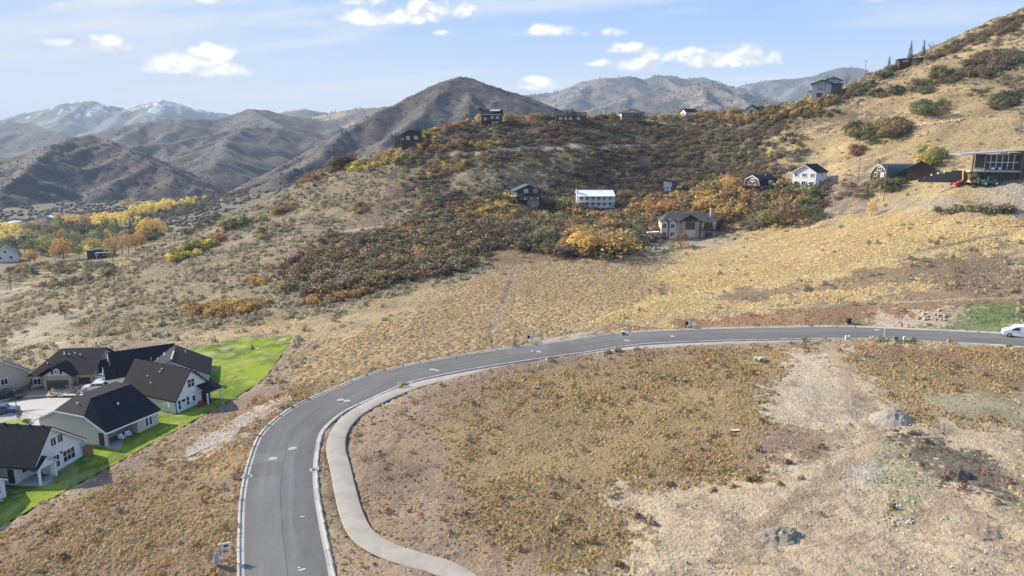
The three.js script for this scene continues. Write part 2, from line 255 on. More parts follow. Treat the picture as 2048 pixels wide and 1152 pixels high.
// two tones of bare ground or litter for each cover
const TONE = {
  sage: [[.40, .335, .225], [.25, .205, .14]], oak: [[.26, .195, .13], [.18, .135, .095]], slope: [[.56, .45, .26], [.40, .31, .18]], tan: [[.50, .38, .23], [.36, .265, .155]], gold: [[.60, .47, .23], [.45, .34, .16]],
  brown: [[.30, .225, .14], [.21, .155, .10]], redweed: [[.37, .23, .13], [.26, .165, .105]], track: [[.46, .36, .26], [.38, .29, .20]], pale: [[.58, .50, .385], [.47, .395, .30]], weed: [[.34, .245, .14], [.24, .175, .115]],
  lotweed: [[.34, .25, .125], [.25, .185, .11]], redsoil: [[.34, .255, .18], [.225, .165, .12]], dirt: [[.57, .475, .335], [.46, .38, .27]], gravel: [[.50, .46, .42], [.36, .33, .30]], dark: [[.2, .17, .13], [.15, .12, .09]], green: [[.40, .35, .24], [.24, .255, .135]],
  soil: [[.31, .245, .20], [.22, .17, .135]], valley: [[.25, .215, .125], [.13, .13, .075]], meadow: [[.47, .37, .22], [.33, .265, .15]], none: [[.3, .25, .2], [.25, .2, .15]], ochre: [[.48, .34, .17], [.36, .25, .12]], duff: [[.20, .17, .13], [.11, .095, .075]], bank: [[.24, .29, .13], [.14, .20, .075]], brush: [[.42, .34, .21], [.28, .22, .14]], reddirt: [[.55, .44, .325], [.45, .35, .26]], white: [[.6, .6, .58], [.5, .5, .48]],
};
const tones = ZN.map(n => TONE[n].map(c => c.map((v, i) => v * [.66, .64, .61][i])));
const rutted = (x, Z) => { const w = nA(x, Z, 30) * 5, c = Math.cos(w), q = Math.sin(w), s = x * c + Z * q + (nB(x, Z, 9) - .5) * 9, a = samp(TC, s * .045, (x * q - Z * c) * .004); return [smooth(.60, .72, a), smooth(.42, .30, a)]; };   // wheel ruts and scrapes, along drifting directions
function groundColor(x, Z, out) {
  const z = zoneRagged(x, Z), a = tones[z][0], b = tones[z][1], n = nA(x, Z, 9) * .4 + nB(x, Z, 1.6) * .28 + nC(x, Z, .35) * .32, t = smooth(.36, .64, n), m0 = (0.80 + .40 * nC(x + 31, Z, .16)) * (.76 + .48 * nA(x + 7, Z + 3, 15));
  let m = m0; if (z === ZI.dirt || z === ZI.pale || z === ZI.reddirt) m = mix(m0, 1, .4); if (z === ZI.dirt || z === ZI.pale || z === ZI.reddirt || z === ZI.track || z === ZI.gravel) { const r = rutted(x, Z); m *= 1 - .30 * r[0] - .28 * smooth(.55, .72, nB(x, Z, 4.5) * .6 + nC(x, Z, .8) * .4) + .10 * r[1]; }
  out[0] = mix(a[0], b[0], t) * m; out[1] = mix(a[1], b[1], t) * m; out[2] = mix(a[2], b[2], t) * m;
}
// ---------------------------------------------------------------- roads and other laid surfaces are cut into the land a little
const from = (L, end) => { const a = L[0], b = L[2], l = Math.hypot(a[0] - b[0], a[1] - b[1]), o = d => [a[0] + (a[0] - b[0]) / l * d, a[1] + (a[1] - b[1]) / l * d]; return [o(30), o(12), ...L, ...end]; };
const roadLine = curve(from(seen([[573, 1148], [564, 1060], [560, 980], [568, 915], [588, 862], [640, 818], [690, 794], [787, 755], [912, 728], [1020, 710], [1150, 692], [1256, 677], [1400, 670], [1512, 666], [1700, 663], [1850, 666], [1998, 674], [2040, 678]]), [[108, 118], [135, 110]]), 1.5);
const pathLine = curve([[10, 50], [2, 58], ...seen([[896, 1138], [824, 1116], [764, 1096], [724, 1068], [704, 1030], [692, 985], [681, 935], [672, 896], [678, 864], [702, 834], [734, 812], [785, 787], [832, 771], [910, 751], [1022, 725], [1110, 711], [1205, 700], [1358, 688], [1512, 682], [1665, 677], [1819, 679], [1972, 688], [2040, 693]]), [105, 112], [130, 103]], 1.5);
function level(line, half, fade) {                                    // grade the land to an even run along a line, return the heights of the run
  let y = line.map(p => ground(p[0], p[1])); for (let k = 0; k < 3; k++) y = y.map((_, i) => { let s = 0, n = 0; for (let q = -5; q <= 5; q++) if (y[i + q] !== undefined) { s += y[i + q]; n++; } return s / n; });
  const near = new Map();
  line.forEach((p, i) => { for (let Z = Math.floor(p[1] - fade); Z <= p[1] + fade; Z++) for (let x = Math.floor(p[0] - fade); x <= p[0] + fade; x++) { const I = x - GX0, J = Z - GZ0; if (I < 0 || J < 0 || I > GW || J > GD) continue; const d = Math.hypot(x - p[0], Z - p[1]), k = J * (GW + 1) + I, o = near.get(k); if (!o || d < o[0]) near.set(k, [d, y[i]]); } });
  for (const [k, [d, h]] of near) land[k] = mix(h, land[k], smooth(half, fade, d));
  return y;
}
const pathY = level(pathLine, 2.4, 6), roadY = level(roadLine, 6, 13);
const lawnPts = [[0, 1052], [100, 997], [200, 943], [300, 888], [400, 833], [470, 795], [530, 755], [562, 710], [585, 671], [480, 676], [420, 690], [345, 700], [200, 760], [180, 830], [0, 930]].map(p => { const h = hit(p[0], p[1]); return [h[0], h[2]]; });
lawnPts.push([-95, 88], [-82, 70]);
const inPoly = (x, Z, P) => { let c = false; for (let i = 0, j = P.length - 1; i < P.length; j = i++) if ((P[i][1] > Z) !== (P[j][1] > Z) && x < P[i][0] + (Z - P[i][1]) / (P[j][1] - P[i][1]) * (P[j][0] - P[i][0])) c = !c; return c; };
const culPts = [[-100, 132], [-112, 112], [-112, 86], [-88, 88], [-74, 96], [-70, 112], [-72, 128], [-88, 138]];
const sunk = new Uint8Array(ZW * ZD);
{ const keep = zone.slice(), mark = P => { zone.fill(0); fillWorld(1, P); for (let i = 0; i < zone.length; i++) sunk[i] |= zone[i]; };
  mark(band(roadLine, -4.8, 4.8)); mark(band(pathLine, -1.4, 1.4)); mark(lawnPts); mark([[0, 806], [110, 792], [185, 788], [236, 762], [215, 800], [200, 830], [120, 870], [60, 890], [0, 930]].map(p => { const h = hit(p[0], p[1]); return [h[0], h[2]]; })); zone.set(keep); }
const cut = (x, Z) => { const i = (x - ZX0) * ZS | 0, j = (Z - ZZ0) * ZS | 0; return i < 0 || j < 0 || i >= ZW || j >= ZD ? 0 : sunk[j * ZW + i]; };
// ---------------------------------------------------------------- the ground: one sheet out to the horizon
function axis(parts) { const a = [parts[0][0]]; for (let k = 0; k + 1 < parts.length; k++) { let [p, s] = parts[k]; const [q, s2] = parts[k + 1]; while (a[a.length - 1] < q - s * .5) { const t = (a[a.length - 1] - p) / (q - p); a.push(a[a.length - 1] + mix(s, s2, t)); } a[a.length - 1] = q; } return a; }
const gx = axis([[-12000, 1500], [-1400, 60], [-480, 12], [-220, 2.5], [-130, .8], [130, .8], [220, 2], [480, 12], [1400, 60], [12000, 1500]]), gz = axis([[-600, 100], [30, 4], [50, .8], [200, .8], [300, 1.4], [470, 2.2], [760, 12], [1400, 60], [12000, 1500]]);
const TILES = [[-130, 0, 46, 176, 2048], [0, 130, 46, 176, 2048], [-220, 0, 176, 396, 1536], [0, 220, 176, 396, 1536]];
{
  const nx = gx.length, nz = gz.length, pos = new Float32Array(nx * nz * 3), uv = new Float32Array(nx * nz * 2), uv1 = new Float32Array(nx * nz * 2), col = new Float32Array(nx * nz * 3), c = [0, 0, 0];
  for (let j = 0; j < nz; j++) for (let i = 0; i < nx; i++) {
    const k = j * nx + i, x = gx[i], Z = gz[j]; let y = ground(x, Z);
    if (cut(x, Z)) y -= .3; else if (Math.abs(x) < 135 && Z < 200) { y += (nC(x, Z, 1.3) - .5) * .22; const z = zoneAt(x, Z); if (z === ZI.dirt || z === ZI.pale) y -= rutted(x, Z)[0] * .14 - (nB(x, Z, 5) - .5) * .5; }
    pos[k * 3] = x; pos[k * 3 + 1] = y; pos[k * 3 + 2] = -Z; uv1[k * 2] = x / 130; uv1[k * 2 + 1] = Z / 130; uv[k * 2] = x / 9; uv[k * 2 + 1] = Z / 9;
    groundColor(x, Z, c); if (Z > 760 || Math.abs(x) > 480) { const t = nA(x, Z, 90); c[0] = mix(.115, .08, t); c[1] = mix(.10, .072, t); c[2] = mix(.076, .06, t); } col.set(c, k * 3);
  }
  const lists = TILES.map(() => []).concat([[]]);
  for (let j = 0; j + 1 < nz; j++) for (let i = 0; i + 1 < nx; i++) {
    const x = (gx[i] + gx[i + 1]) / 2, Z = (gz[j] + gz[j + 1]) / 2, a = j * nx + i, b = a + 1, d = a + nx, e = d + 1; let w = TILES.findIndex(T => x > T[0] && x < T[1] && Z > T[2] && Z < T[3]); if (w < 0) w = TILES.length;
    lists[w].push(a, b, d, b, e, d);
  }
  const bumpPx = new Uint8Array(512 * 512 * 4); for (let i = 0; i < 512 * 512; i++) { const v = 255 * clamp(TC[i] * .6 + TB[i] * .4); bumpPx[i * 4] = bumpPx[i * 4 + 1] = bumpPx[i * 4 + 2] = v; bumpPx[i * 4 + 3] = 255; }
  const bump = new THREE.DataTexture(bumpPx, 512, 512); bump.wrapS = bump.wrapT = THREE.RepeatWrapping; bump.magFilter = THREE.LinearFilter; bump.needsUpdate = true;
  const mats = TILES.map(([x0, x1, z0, z1, S]) => {
    const px = new Uint8Array(S * S * 4), c = [0, 0, 0];
    for (let j = 0; j < S; j++) for (let i = 0; i < S; i++) { groundColor(mix(x0, x1, (i + .5) / S), mix(z0, z1, (j + .5) / S), c); const o = (j * S + i) * 4; for (let q = 0; q < 3; q++) px[o + q] = 255 * Math.pow(clamp(c[q]), 1 / 2.2); px[o + 3] = 255; }
    const t = new THREE.DataTexture(px, S, S); t.colorSpace = THREE.SRGBColorSpace; t.magFilter = THREE.LinearFilter; t.wrapS = t.wrapT = THREE.ClampToEdgeWrapping; t.channel = 1;
    t.repeat.set(130 / (x1 - x0), 130 / (z1 - z0)); t.offset.set(-x0 / (x1 - x0), -z0 / (z1 - z0)); t.needsUpdate = true;
    return new THREE.MeshStandardMaterial({ map: t, bumpMap: bump, bumpScale: z0 < 100 ? .16 : .5, roughness: 1 });
  });
  mats.push(new THREE.MeshStandardMaterial({ vertexColors: true, roughness: 1 }));
  const idx = [], g = new THREE.BufferGeometry();
  lists.forEach((l, w) => { g.addGroup(idx.length, l.length, w); for (const v of l) idx.push(v); });
  g.setAttribute('position', new THREE.BufferAttribute(pos, 3)); g.setAttribute('uv', new THREE.BufferAttribute(uv, 2)); g.setAttribute('uv1', new THREE.BufferAttribute(uv1, 2)); g.setAttribute('color', new THREE.BufferAttribute(col, 3));
  g.setIndex(idx); g.computeVertexNormals();
  const o = structure('ground', g, mats); o.userData.label = 'rolling dry grass, brush and bare dirt of the hillside';
}

// ---------------------------------------------------------------- mountains beyond the valley
const brushTex = (() => { // mottled brush seen from afar, grey values about 1
  const S = 512, a = new Float32Array(S * S).fill(0), r = rng(91);
  for (let k = 0; k < 5200; k++) { const cx = r() * S, cy = r() * S, R = 2 + r() * r() * 7, d = r() < .6 ? -.35 : .25; for (let y = -R | 0; y <= R; y++) for (let x = -R | 0; x <= R; x++) { const q = (x * x + y * y) / (R * R); if (q < 1) { const i = ((cy + y + S) % S | 0) * S + ((cx + x + S) % S | 0); a[i] = a[i] * .5 + d * (1 - q * .5); } } }
  const px = new Uint8Array(S * S * 4); for (let i = 0; i < S * S; i++) { const v = 255 * clamp(.76 + a[i] * .4 + (TC[i] - .5) * .35); px[i * 4] = px[i * 4 + 1] = px[i * 4 + 2] = v; px[i * 4 + 3] = 255; }
  const t = new THREE.DataTexture(px, S, S); t.wrapS = t.wrapT = THREE.RepeatWrapping; t.magFilter = THREE.LinearFilter; t.needsUpdate = true; return t;
})();
const slopesOf = [];
function mountain({ ridges, slope, step, cell, floor = -75, tone, seed, rough = .55, label, back = 1 }) {
  const r = rng(seed), seg = [];
  const add = (a, b) => seg.push([a[0], a[2], b[0], b[2], a[1], b[1]]);
  let x0 = 1e9, x1 = -1e9, z0 = 1e9, z1 = -1e9, top = -1e9;
  for (const ridge of ridges) {
    const P = ridge.map(p => wpt(...p));
    for (let i = 0; i + 1 < P.length; i++) {
      const a = P[i], b = P[i + 1]; add(a, b);
      const L = Math.hypot(b[0] - a[0], b[2] - a[2]), n = Math.max(1, Math.round(L / step));
      for (let k = 0; k < n; k++) for (const s of back ? [1, -1] : [1]) {
        const t = (k + r()) / n, p = [mix(a[0], b[0], t), mix(a[1], b[1], t) - 1, mix(a[2], b[2], t)], dx = (b[0] - a[0]) / L, dz = (b[2] - a[2]) / L;
        let nx = dz, nz = -dx; if (nz * s > 0) { nx = -nx; nz = -nz; } let ang = Math.atan2(nz, nx) + (r() - .5) * 1.5, q = p;
        for (let m = 0; m < 3; m++) { const len = (p[1] - floor) / slope / 2.4 * (.7 + r() * .6), e = [q[0] + Math.cos(ang) * len, q[1] - len * slope * (.62 + .3 * m), q[2] + Math.sin(ang) * len]; add(q, e); q = e; ang += (r() - .5) * .7; if (q[1] < floor) break; }
      }
    }
    for (const p of P) top = Math.max(top, p[1]);
  }
  for (const s of seg) { x0 = Math.min(x0, s[0], s[2]); x1 = Math.max(x1, s[0], s[2]); z0 = Math.min(z0, s[1], s[3]); z1 = Math.max(z1, s[1], s[3]); }
  const R = (top - floor) / slope * .6; x0 -= R; x1 += R; z0 -= R; z1 += R * .5;
  const nx = Math.ceil((x1 - x0) / cell) + 1, nz = Math.ceil((z1 - z0) / cell) + 1, pos = new Float32Array(nx * nz * 3), col = new Float32Array(nx * nz * 3), uv = new Float32Array(nx * nz * 2), H = new Float32Array(nx * nz);
  const K = cell * slope * 1.3;
  for (let j = 0; j < nz; j++) for (let i = 0; i < nx; i++) {
    const x = x0 + i * cell + (nA(x0 + i * cell, z0 + j * cell, cell * 9) - .5) * cell * 6 * rough, Z = z0 + j * cell + (nB(x0 + i * cell, z0 + j * cell, cell * 9) - .5) * cell * 6 * rough; let h = floor - 10;
    for (const s of seg) { const vx = s[2] - s[0], vz = s[3] - s[1], t = clamp(((x - s[0]) * vx + (Z - s[1]) * vz) / (vx * vx + vz * vz + 1e-6)), d = Math.hypot(x - s[0] - vx * t, Z - s[1] - vz * t), y = s[4] + (s[5] - s[4]) * t - d * slope;
      if (y > h - K) { const e = clamp(.5 + .5 * (y - h) / K); h = mix(h, y, e) + K * e * (1 - e) * .35; } }
    const k = j * nx + i, low = clamp((top - h) / (top - floor) * 3); H[k] = h + ((nB(x, Z, cell * 5) - .5) * cell * .7 + (nA(x, Z, cell * 2) - .5) * cell * .4) * rough * (.25 + low * .75);
    pos[k * 3] = x0 + i * cell; pos[k * 3 + 1] = H[k]; pos[k * 3 + 2] = -(z0 + j * cell); uv[k * 2] = (x0 + i * cell) / (cell * 36); uv[k * 2 + 1] = (z0 + j * cell) / (cell * 36);
  }
  const idx = [];
  for (let j = 0; j + 1 < nz; j++) for (let i = 0; i + 1 < nx; i++) { const a = j * nx + i, b = a + 1, d = a + nx, e = d + 1; if (Math.max(H[a], H[b], H[d], H[e]) > floor) idx.push(a, b, d, b, e, d); }
  const g = new THREE.BufferGeometry(); g.setAttribute('position', new THREE.BufferAttribute(pos, 3)); g.setAttribute('uv', new THREE.BufferAttribute(uv, 2)); g.setIndex(idx); g.computeVertexNormals();
  const N = g.attributes.normal.array;
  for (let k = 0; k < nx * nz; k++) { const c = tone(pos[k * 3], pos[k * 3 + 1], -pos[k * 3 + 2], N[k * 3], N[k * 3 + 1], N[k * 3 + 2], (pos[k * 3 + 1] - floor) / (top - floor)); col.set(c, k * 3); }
  g.setAttribute('color', new THREE.BufferAttribute(col, 3));
  const o = structure('mountain', g, new THREE.MeshStandardMaterial({ vertexColors: true, map: brushTex, roughness: 1, bumpMap: brushTex, bumpScale: cell * .12 })); o.userData.label = label;
  const height = (x, Z) => { const i = Math.floor((x - x0) / cell), j = Math.floor((Z - z0) / cell); if (i < 0 || j < 0 || i + 1 >= nx || j + 1 >= nz) return -1e9; const tx = (x - x0) / cell - i, tz = (Z - z0) / cell - j, k = j * nx + i; return mix(mix(H[k], H[k + 1], tx), mix(H[k + nx], H[k + nx + 1], tx), tz); };
  slopesOf.push({ x0, x1, z0, z1, height, top, floor });
  return o;
}
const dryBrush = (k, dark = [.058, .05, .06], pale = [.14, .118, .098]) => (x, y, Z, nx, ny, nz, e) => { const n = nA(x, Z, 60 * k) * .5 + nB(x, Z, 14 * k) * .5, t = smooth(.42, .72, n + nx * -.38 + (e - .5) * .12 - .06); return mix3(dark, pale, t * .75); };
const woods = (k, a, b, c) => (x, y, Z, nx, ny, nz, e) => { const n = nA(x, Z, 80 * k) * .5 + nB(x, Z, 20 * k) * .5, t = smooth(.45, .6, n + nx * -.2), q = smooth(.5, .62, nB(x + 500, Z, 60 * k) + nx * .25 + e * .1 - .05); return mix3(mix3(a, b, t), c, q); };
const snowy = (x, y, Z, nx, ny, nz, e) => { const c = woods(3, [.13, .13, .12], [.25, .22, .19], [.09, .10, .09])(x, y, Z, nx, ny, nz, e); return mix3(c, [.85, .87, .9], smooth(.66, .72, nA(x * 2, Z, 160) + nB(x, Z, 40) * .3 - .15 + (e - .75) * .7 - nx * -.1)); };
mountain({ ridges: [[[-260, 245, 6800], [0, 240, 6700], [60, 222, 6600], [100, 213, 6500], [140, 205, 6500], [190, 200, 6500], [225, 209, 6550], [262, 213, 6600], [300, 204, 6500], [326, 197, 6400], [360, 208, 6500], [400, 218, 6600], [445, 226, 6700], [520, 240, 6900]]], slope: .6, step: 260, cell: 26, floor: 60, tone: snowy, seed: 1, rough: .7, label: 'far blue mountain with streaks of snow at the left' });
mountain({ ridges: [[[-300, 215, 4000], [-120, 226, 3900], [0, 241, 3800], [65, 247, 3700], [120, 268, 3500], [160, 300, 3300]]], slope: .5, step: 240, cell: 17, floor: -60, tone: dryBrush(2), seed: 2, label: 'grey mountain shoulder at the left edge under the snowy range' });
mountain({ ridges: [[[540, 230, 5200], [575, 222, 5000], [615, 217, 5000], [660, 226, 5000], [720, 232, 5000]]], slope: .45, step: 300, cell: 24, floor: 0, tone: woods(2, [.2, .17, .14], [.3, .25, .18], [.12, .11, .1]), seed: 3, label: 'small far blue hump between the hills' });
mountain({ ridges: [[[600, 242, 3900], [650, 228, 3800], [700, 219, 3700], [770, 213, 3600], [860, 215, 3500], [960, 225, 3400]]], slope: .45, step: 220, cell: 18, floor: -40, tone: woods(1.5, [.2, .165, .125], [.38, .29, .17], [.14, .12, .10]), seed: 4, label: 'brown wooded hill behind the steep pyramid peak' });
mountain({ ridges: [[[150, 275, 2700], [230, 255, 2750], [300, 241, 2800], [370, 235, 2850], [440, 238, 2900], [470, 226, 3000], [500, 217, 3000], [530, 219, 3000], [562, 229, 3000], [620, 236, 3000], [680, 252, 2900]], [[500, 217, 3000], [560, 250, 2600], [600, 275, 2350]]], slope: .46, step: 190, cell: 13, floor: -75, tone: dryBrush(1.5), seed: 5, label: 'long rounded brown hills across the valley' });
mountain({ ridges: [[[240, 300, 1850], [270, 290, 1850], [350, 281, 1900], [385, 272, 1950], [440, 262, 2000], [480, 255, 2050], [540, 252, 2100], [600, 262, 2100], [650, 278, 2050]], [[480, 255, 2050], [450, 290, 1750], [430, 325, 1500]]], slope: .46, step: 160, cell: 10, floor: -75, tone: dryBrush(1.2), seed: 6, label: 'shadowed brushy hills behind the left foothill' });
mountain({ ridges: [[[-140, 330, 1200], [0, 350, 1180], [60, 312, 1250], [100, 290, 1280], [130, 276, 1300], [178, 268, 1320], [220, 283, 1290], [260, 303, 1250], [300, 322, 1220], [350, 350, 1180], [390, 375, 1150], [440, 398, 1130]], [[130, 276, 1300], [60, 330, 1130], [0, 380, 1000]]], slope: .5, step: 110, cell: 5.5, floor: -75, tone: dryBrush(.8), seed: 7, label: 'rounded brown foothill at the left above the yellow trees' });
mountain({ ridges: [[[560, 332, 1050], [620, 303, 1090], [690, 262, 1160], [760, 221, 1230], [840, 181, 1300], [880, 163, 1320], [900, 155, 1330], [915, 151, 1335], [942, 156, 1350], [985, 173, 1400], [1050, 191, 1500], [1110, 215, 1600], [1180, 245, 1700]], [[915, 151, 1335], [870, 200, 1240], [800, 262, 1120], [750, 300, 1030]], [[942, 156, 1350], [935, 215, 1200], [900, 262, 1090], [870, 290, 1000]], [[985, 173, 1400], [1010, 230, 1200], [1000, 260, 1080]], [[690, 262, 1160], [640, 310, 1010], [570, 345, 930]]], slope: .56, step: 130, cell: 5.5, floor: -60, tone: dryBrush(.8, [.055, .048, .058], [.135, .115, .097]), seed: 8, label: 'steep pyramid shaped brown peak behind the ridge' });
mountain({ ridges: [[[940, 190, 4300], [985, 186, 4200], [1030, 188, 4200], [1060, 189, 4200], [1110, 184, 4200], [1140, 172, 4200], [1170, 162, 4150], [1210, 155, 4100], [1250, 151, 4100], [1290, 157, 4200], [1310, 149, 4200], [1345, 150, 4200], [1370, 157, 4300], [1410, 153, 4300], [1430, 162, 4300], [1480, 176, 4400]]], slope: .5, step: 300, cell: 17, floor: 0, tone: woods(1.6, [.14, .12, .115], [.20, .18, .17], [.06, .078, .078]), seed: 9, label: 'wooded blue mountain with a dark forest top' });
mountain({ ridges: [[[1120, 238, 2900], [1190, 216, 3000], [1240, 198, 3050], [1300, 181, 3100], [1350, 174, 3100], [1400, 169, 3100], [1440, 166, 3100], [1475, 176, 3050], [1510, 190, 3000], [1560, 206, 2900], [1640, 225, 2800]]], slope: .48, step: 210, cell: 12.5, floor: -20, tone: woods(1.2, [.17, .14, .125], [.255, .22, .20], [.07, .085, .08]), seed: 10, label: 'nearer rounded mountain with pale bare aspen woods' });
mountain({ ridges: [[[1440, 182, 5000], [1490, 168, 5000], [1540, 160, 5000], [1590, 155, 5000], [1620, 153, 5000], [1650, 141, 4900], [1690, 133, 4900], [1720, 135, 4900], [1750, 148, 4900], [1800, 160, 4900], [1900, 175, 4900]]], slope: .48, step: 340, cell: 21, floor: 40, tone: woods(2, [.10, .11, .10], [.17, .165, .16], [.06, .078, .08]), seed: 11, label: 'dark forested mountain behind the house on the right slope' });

// ---------------------------------------------------------------- builders shared by all that is made
function tag(o, label, category, group, kind) { if (label) o.userData.label = label; if (category) o.userData.category = category; if (group) o.userData.group = group; if (kind) o.userData.kind = kind; return o; }
function thing(name, label, category, x = 0, y = 0, Z = 0, turn = 0, group) { const o = new THREE.Group(); o.name = numbered(name); o.position.set(x, y, -Z); o.rotation.y = turn; scene.add(o); return tag(o, label, category, group); }
function part(name, geos, m, parent) { const g = Array.isArray(geos) ? (geos.length > 1 ? mergeGeometries(geos.map(q => { const n = q.index ? q.toNonIndexed() : q; for (const k of Object.keys(n.attributes)) if (!['position', 'normal', 'uv'].includes(k)) n.deleteAttribute(k); return n; })) : geos[0]) : geos; const o = new THREE.Mesh(g, m); o.name = name; o.castShadow = o.receiveShadow = true; parent.add(o); return o; }
const box = (w, h, d, x = 0, y = 0, z = 0) => new THREE.BoxGeometry(w, h, d).translate(x, y, z);           // centred
const block = (x0, x1, y0, y1, z0, z1) => new THREE.BoxGeometry(x1 - x0, y1 - y0, z1 - z0).translate((x0 + x1) / 2, (y0 + y1) / 2, (z0 + z1) / 2);
const cyl = (r0, r1, h, x, y, z, n = 12) => new THREE.CylinderGeometry(r0, r1, h, n).translate(x, y, z);
const outline = P => { const s = new THREE.Shape(); P.forEach((p, i) => i ? s.lineTo(p[0], p[1]) : s.moveTo(p[0], p[1])); s.closePath(); return s; };
const prism = (P, z0, z1) => new THREE.ExtrudeGeometry(outline(P), { depth: z1 - z0, bevelEnabled: false }).translate(0, 0, z0);
function bar(a, b, w, h = w) { const A = new THREE.Vector3(...a), B = new THREE.Vector3(...b), d = B.clone().sub(A), g = new THREE.BoxGeometry(w, h, d.length()); g.applyQuaternion(new THREE.Quaternion().setFromUnitVectors(new THREE.Vector3(0, 0, 1), d.normalize())); return g.translate((A.x + B.x) / 2, (A.y + B.y) / 2, (A.z + B.z) / 2); }
function rod(a, b, r0, r1 = r0, n = 8) { const A = new THREE.Vector3(...a), B = new THREE.Vector3(...b), d = B.clone().sub(A), g = new THREE.CylinderGeometry(r1, r0, d.length(), n); g.applyQuaternion(new THREE.Quaternion().setFromUnitVectors(new THREE.Vector3(0, 1, 0), d.normalize())); return g.translate((A.x + B.x) / 2, (A.y + B.y) / 2, (A.z + B.z) / 2); }
function speckle(S, seed, base, amp, fn) { const px = new Uint8Array(S * S * 4), r = rng(seed); for (let j = 0; j < S; j++) for (let i = 0; i < S; i++) { const v = fn ? fn(i / S, j / S, r) : 1 + (r() - .5) * amp + (samp(TA, i / S, j / S) - .5) * amp; const o = (j * S + i) * 4; for (let q = 0; q < 3; q++) px[o + q] = 255 * Math.pow(clamp(base[q] * v), 1 / 2.2); px[o + 3] = 255; } const t = new THREE.DataTexture(px, S, S); t.colorSpace = THREE.SRGBColorSpace; t.wrapS = t.wrapT = THREE.RepeatWrapping; t.magFilter = THREE.LinearFilter; t.needsUpdate = true; return t; }
const withMap = (t, o = {}) => new THREE.MeshPhysicalMaterial({ map: t, roughness: .95, specularIntensity: .3, ...o });
const shingleFn = amp => (u, v, r) => 1 + (r() - .5) * amp + (samp(TB, u, v) - .5) * .5 - (Math.abs((v * 24) % 1 - .5) > .42 ? .18 : 0);
const M = {
  shingle: withMap(speckle(128, 1, [.011, .0125, .02], 0, shingleFn(.7)), { roughness: .85 }), shingleGrey: withMap(speckle(128, 2, [.072, .072, .078], 0, shingleFn(.6)), { roughness: .85 }), shingleTaupe: withMap(speckle(128, 3, [.085, .078, .076], 0, shingleFn(.5)), { roughness: .85 }),
  white: matte(.72, .73, .74), offwhite: matte(.68, .66, .60), beige: matte(.52, .50, .45), cream: matte(.56, .50, .40), tanWall: matte(.5, .42, .31), grey: matte(.42, .43, .43), trim: matte(.8, .8, .8), dark: matte(.03, .028, .027), darkWood: matte(.055, .036, .028), redWood: matte(.12, .04, .03), brown: matte(.10, .065, .045), log: matte(.075, .055, .045), garage: matte(.055, .045, .038), charcoal: matte(.045, .05, .055), slate: matte(.085, .095, .10),
  stone: withMap(speckle(128, 4, [.34, .30, .25], 0, (u, v, r) => .75 + .5 * samp(TC, u * .5, v) + (r() - .5) * .2)), greenRoof: matte(.05, .10, .085, { roughness: .5 }), greenMetal: matte(.022, .05, .043, { roughness: .45 }), metal: new THREE.MeshStandardMaterial({ color: 0xb9bcc0, metalness: .6, roughness: .45 }), whiteMetal: matte(.72, .75, .78, { roughness: .45 }),
  glass: new THREE.MeshPhysicalMaterial({ color: new THREE.Color().setRGB(.025, .032, .04), roughness: .07 }), paleGlass: new THREE.MeshPhysicalMaterial({ color: new THREE.Color().setRGB(.30, .36, .38), roughness: .1 }), concrete: withMap(speckle(128, 6, [.38, .37, .35], .16)), concreteDark: withMap(speckle(128, 7, [.32, .31, .295], .16)), patio: withMap(speckle(128, 8, [.28, .27, .26], .2)), iron: matte(.05, .05, .05, { roughness: .6 }), wood: matte(.25, .13, .07), pole: matte(.16, .115, .085), tyre: matte(.018, .018, .02), chrome: new THREE.MeshStandardMaterial({ color: 0xcccccc, metalness: .9, roughness: .25 }), black: matte(.014, .014, .015, { roughness: .6 }),
};
function drape(name, P, lift, cell, m, uvScale = 1) {                  // a sheet over the land inside an outline of [x, Z]
  let x0 = 1e9, x1 = -1e9, z0 = 1e9, z1 = -1e9; for (const p of P) { x0 = Math.min(x0, p[0]); x1 = Math.max(x1, p[0]); z0 = Math.min(z0, p[1]); z1 = Math.max(z1, p[1]); }
  const pos = [], uv = [], idx = [], clip = (S, ax, lim, sg) => { const o = []; for (let i = 0; i < S.length; i++) { const a = S[i], b = S[(i + 1) % S.length], ia = (a[ax] - lim) * sg >= 0, ib = (b[ax] - lim) * sg >= 0; if (ia) o.push(a); if (ia !== ib) { const t = (lim - a[ax]) / (b[ax] - a[ax]); o.push([mix(a[0], b[0], t), mix(a[1], b[1], t)]); } } return o; };
  for (let x = x0; x < x1; x += cell) { const col = clip(clip(P, 0, x, 1), 0, Math.min(x + cell, x1), -1); if (col.length < 3) continue;
    for (let z = z0; z < z1; z += cell) { const c = clip(clip(col, 1, z, 1), 1, Math.min(z + cell, z1), -1); if (c.length < 3) continue;
      const v = c.map(p => new THREE.Vector2(p[0], p[1])); if (Math.abs(THREE.ShapeUtils.area(v)) < 1e-4) continue; if (THREE.ShapeUtils.isClockWise(v)) { v.reverse(); }
      const f = THREE.ShapeUtils.triangulateShape(v, []), o = pos.length / 3; for (const p of v) { pos.push(p.x, ground(p.x, p.y) + lift, -p.y); uv.push(p.x / uvScale, p.y / uvScale); } for (const t of f) idx.push(o + t[0], o + t[1], o + t[2]); } }
  let g = new THREE.BufferGeometry(); g.setAttribute('position', new THREE.Float32BufferAttribute(pos, 3)); g.setAttribute('uv', new THREE.Float32BufferAttribute(uv, 2)); g.setIndex(idx); g = mergeVertices(g, .01); g.computeVertexNormals();
  return structure(name, g, m);
}
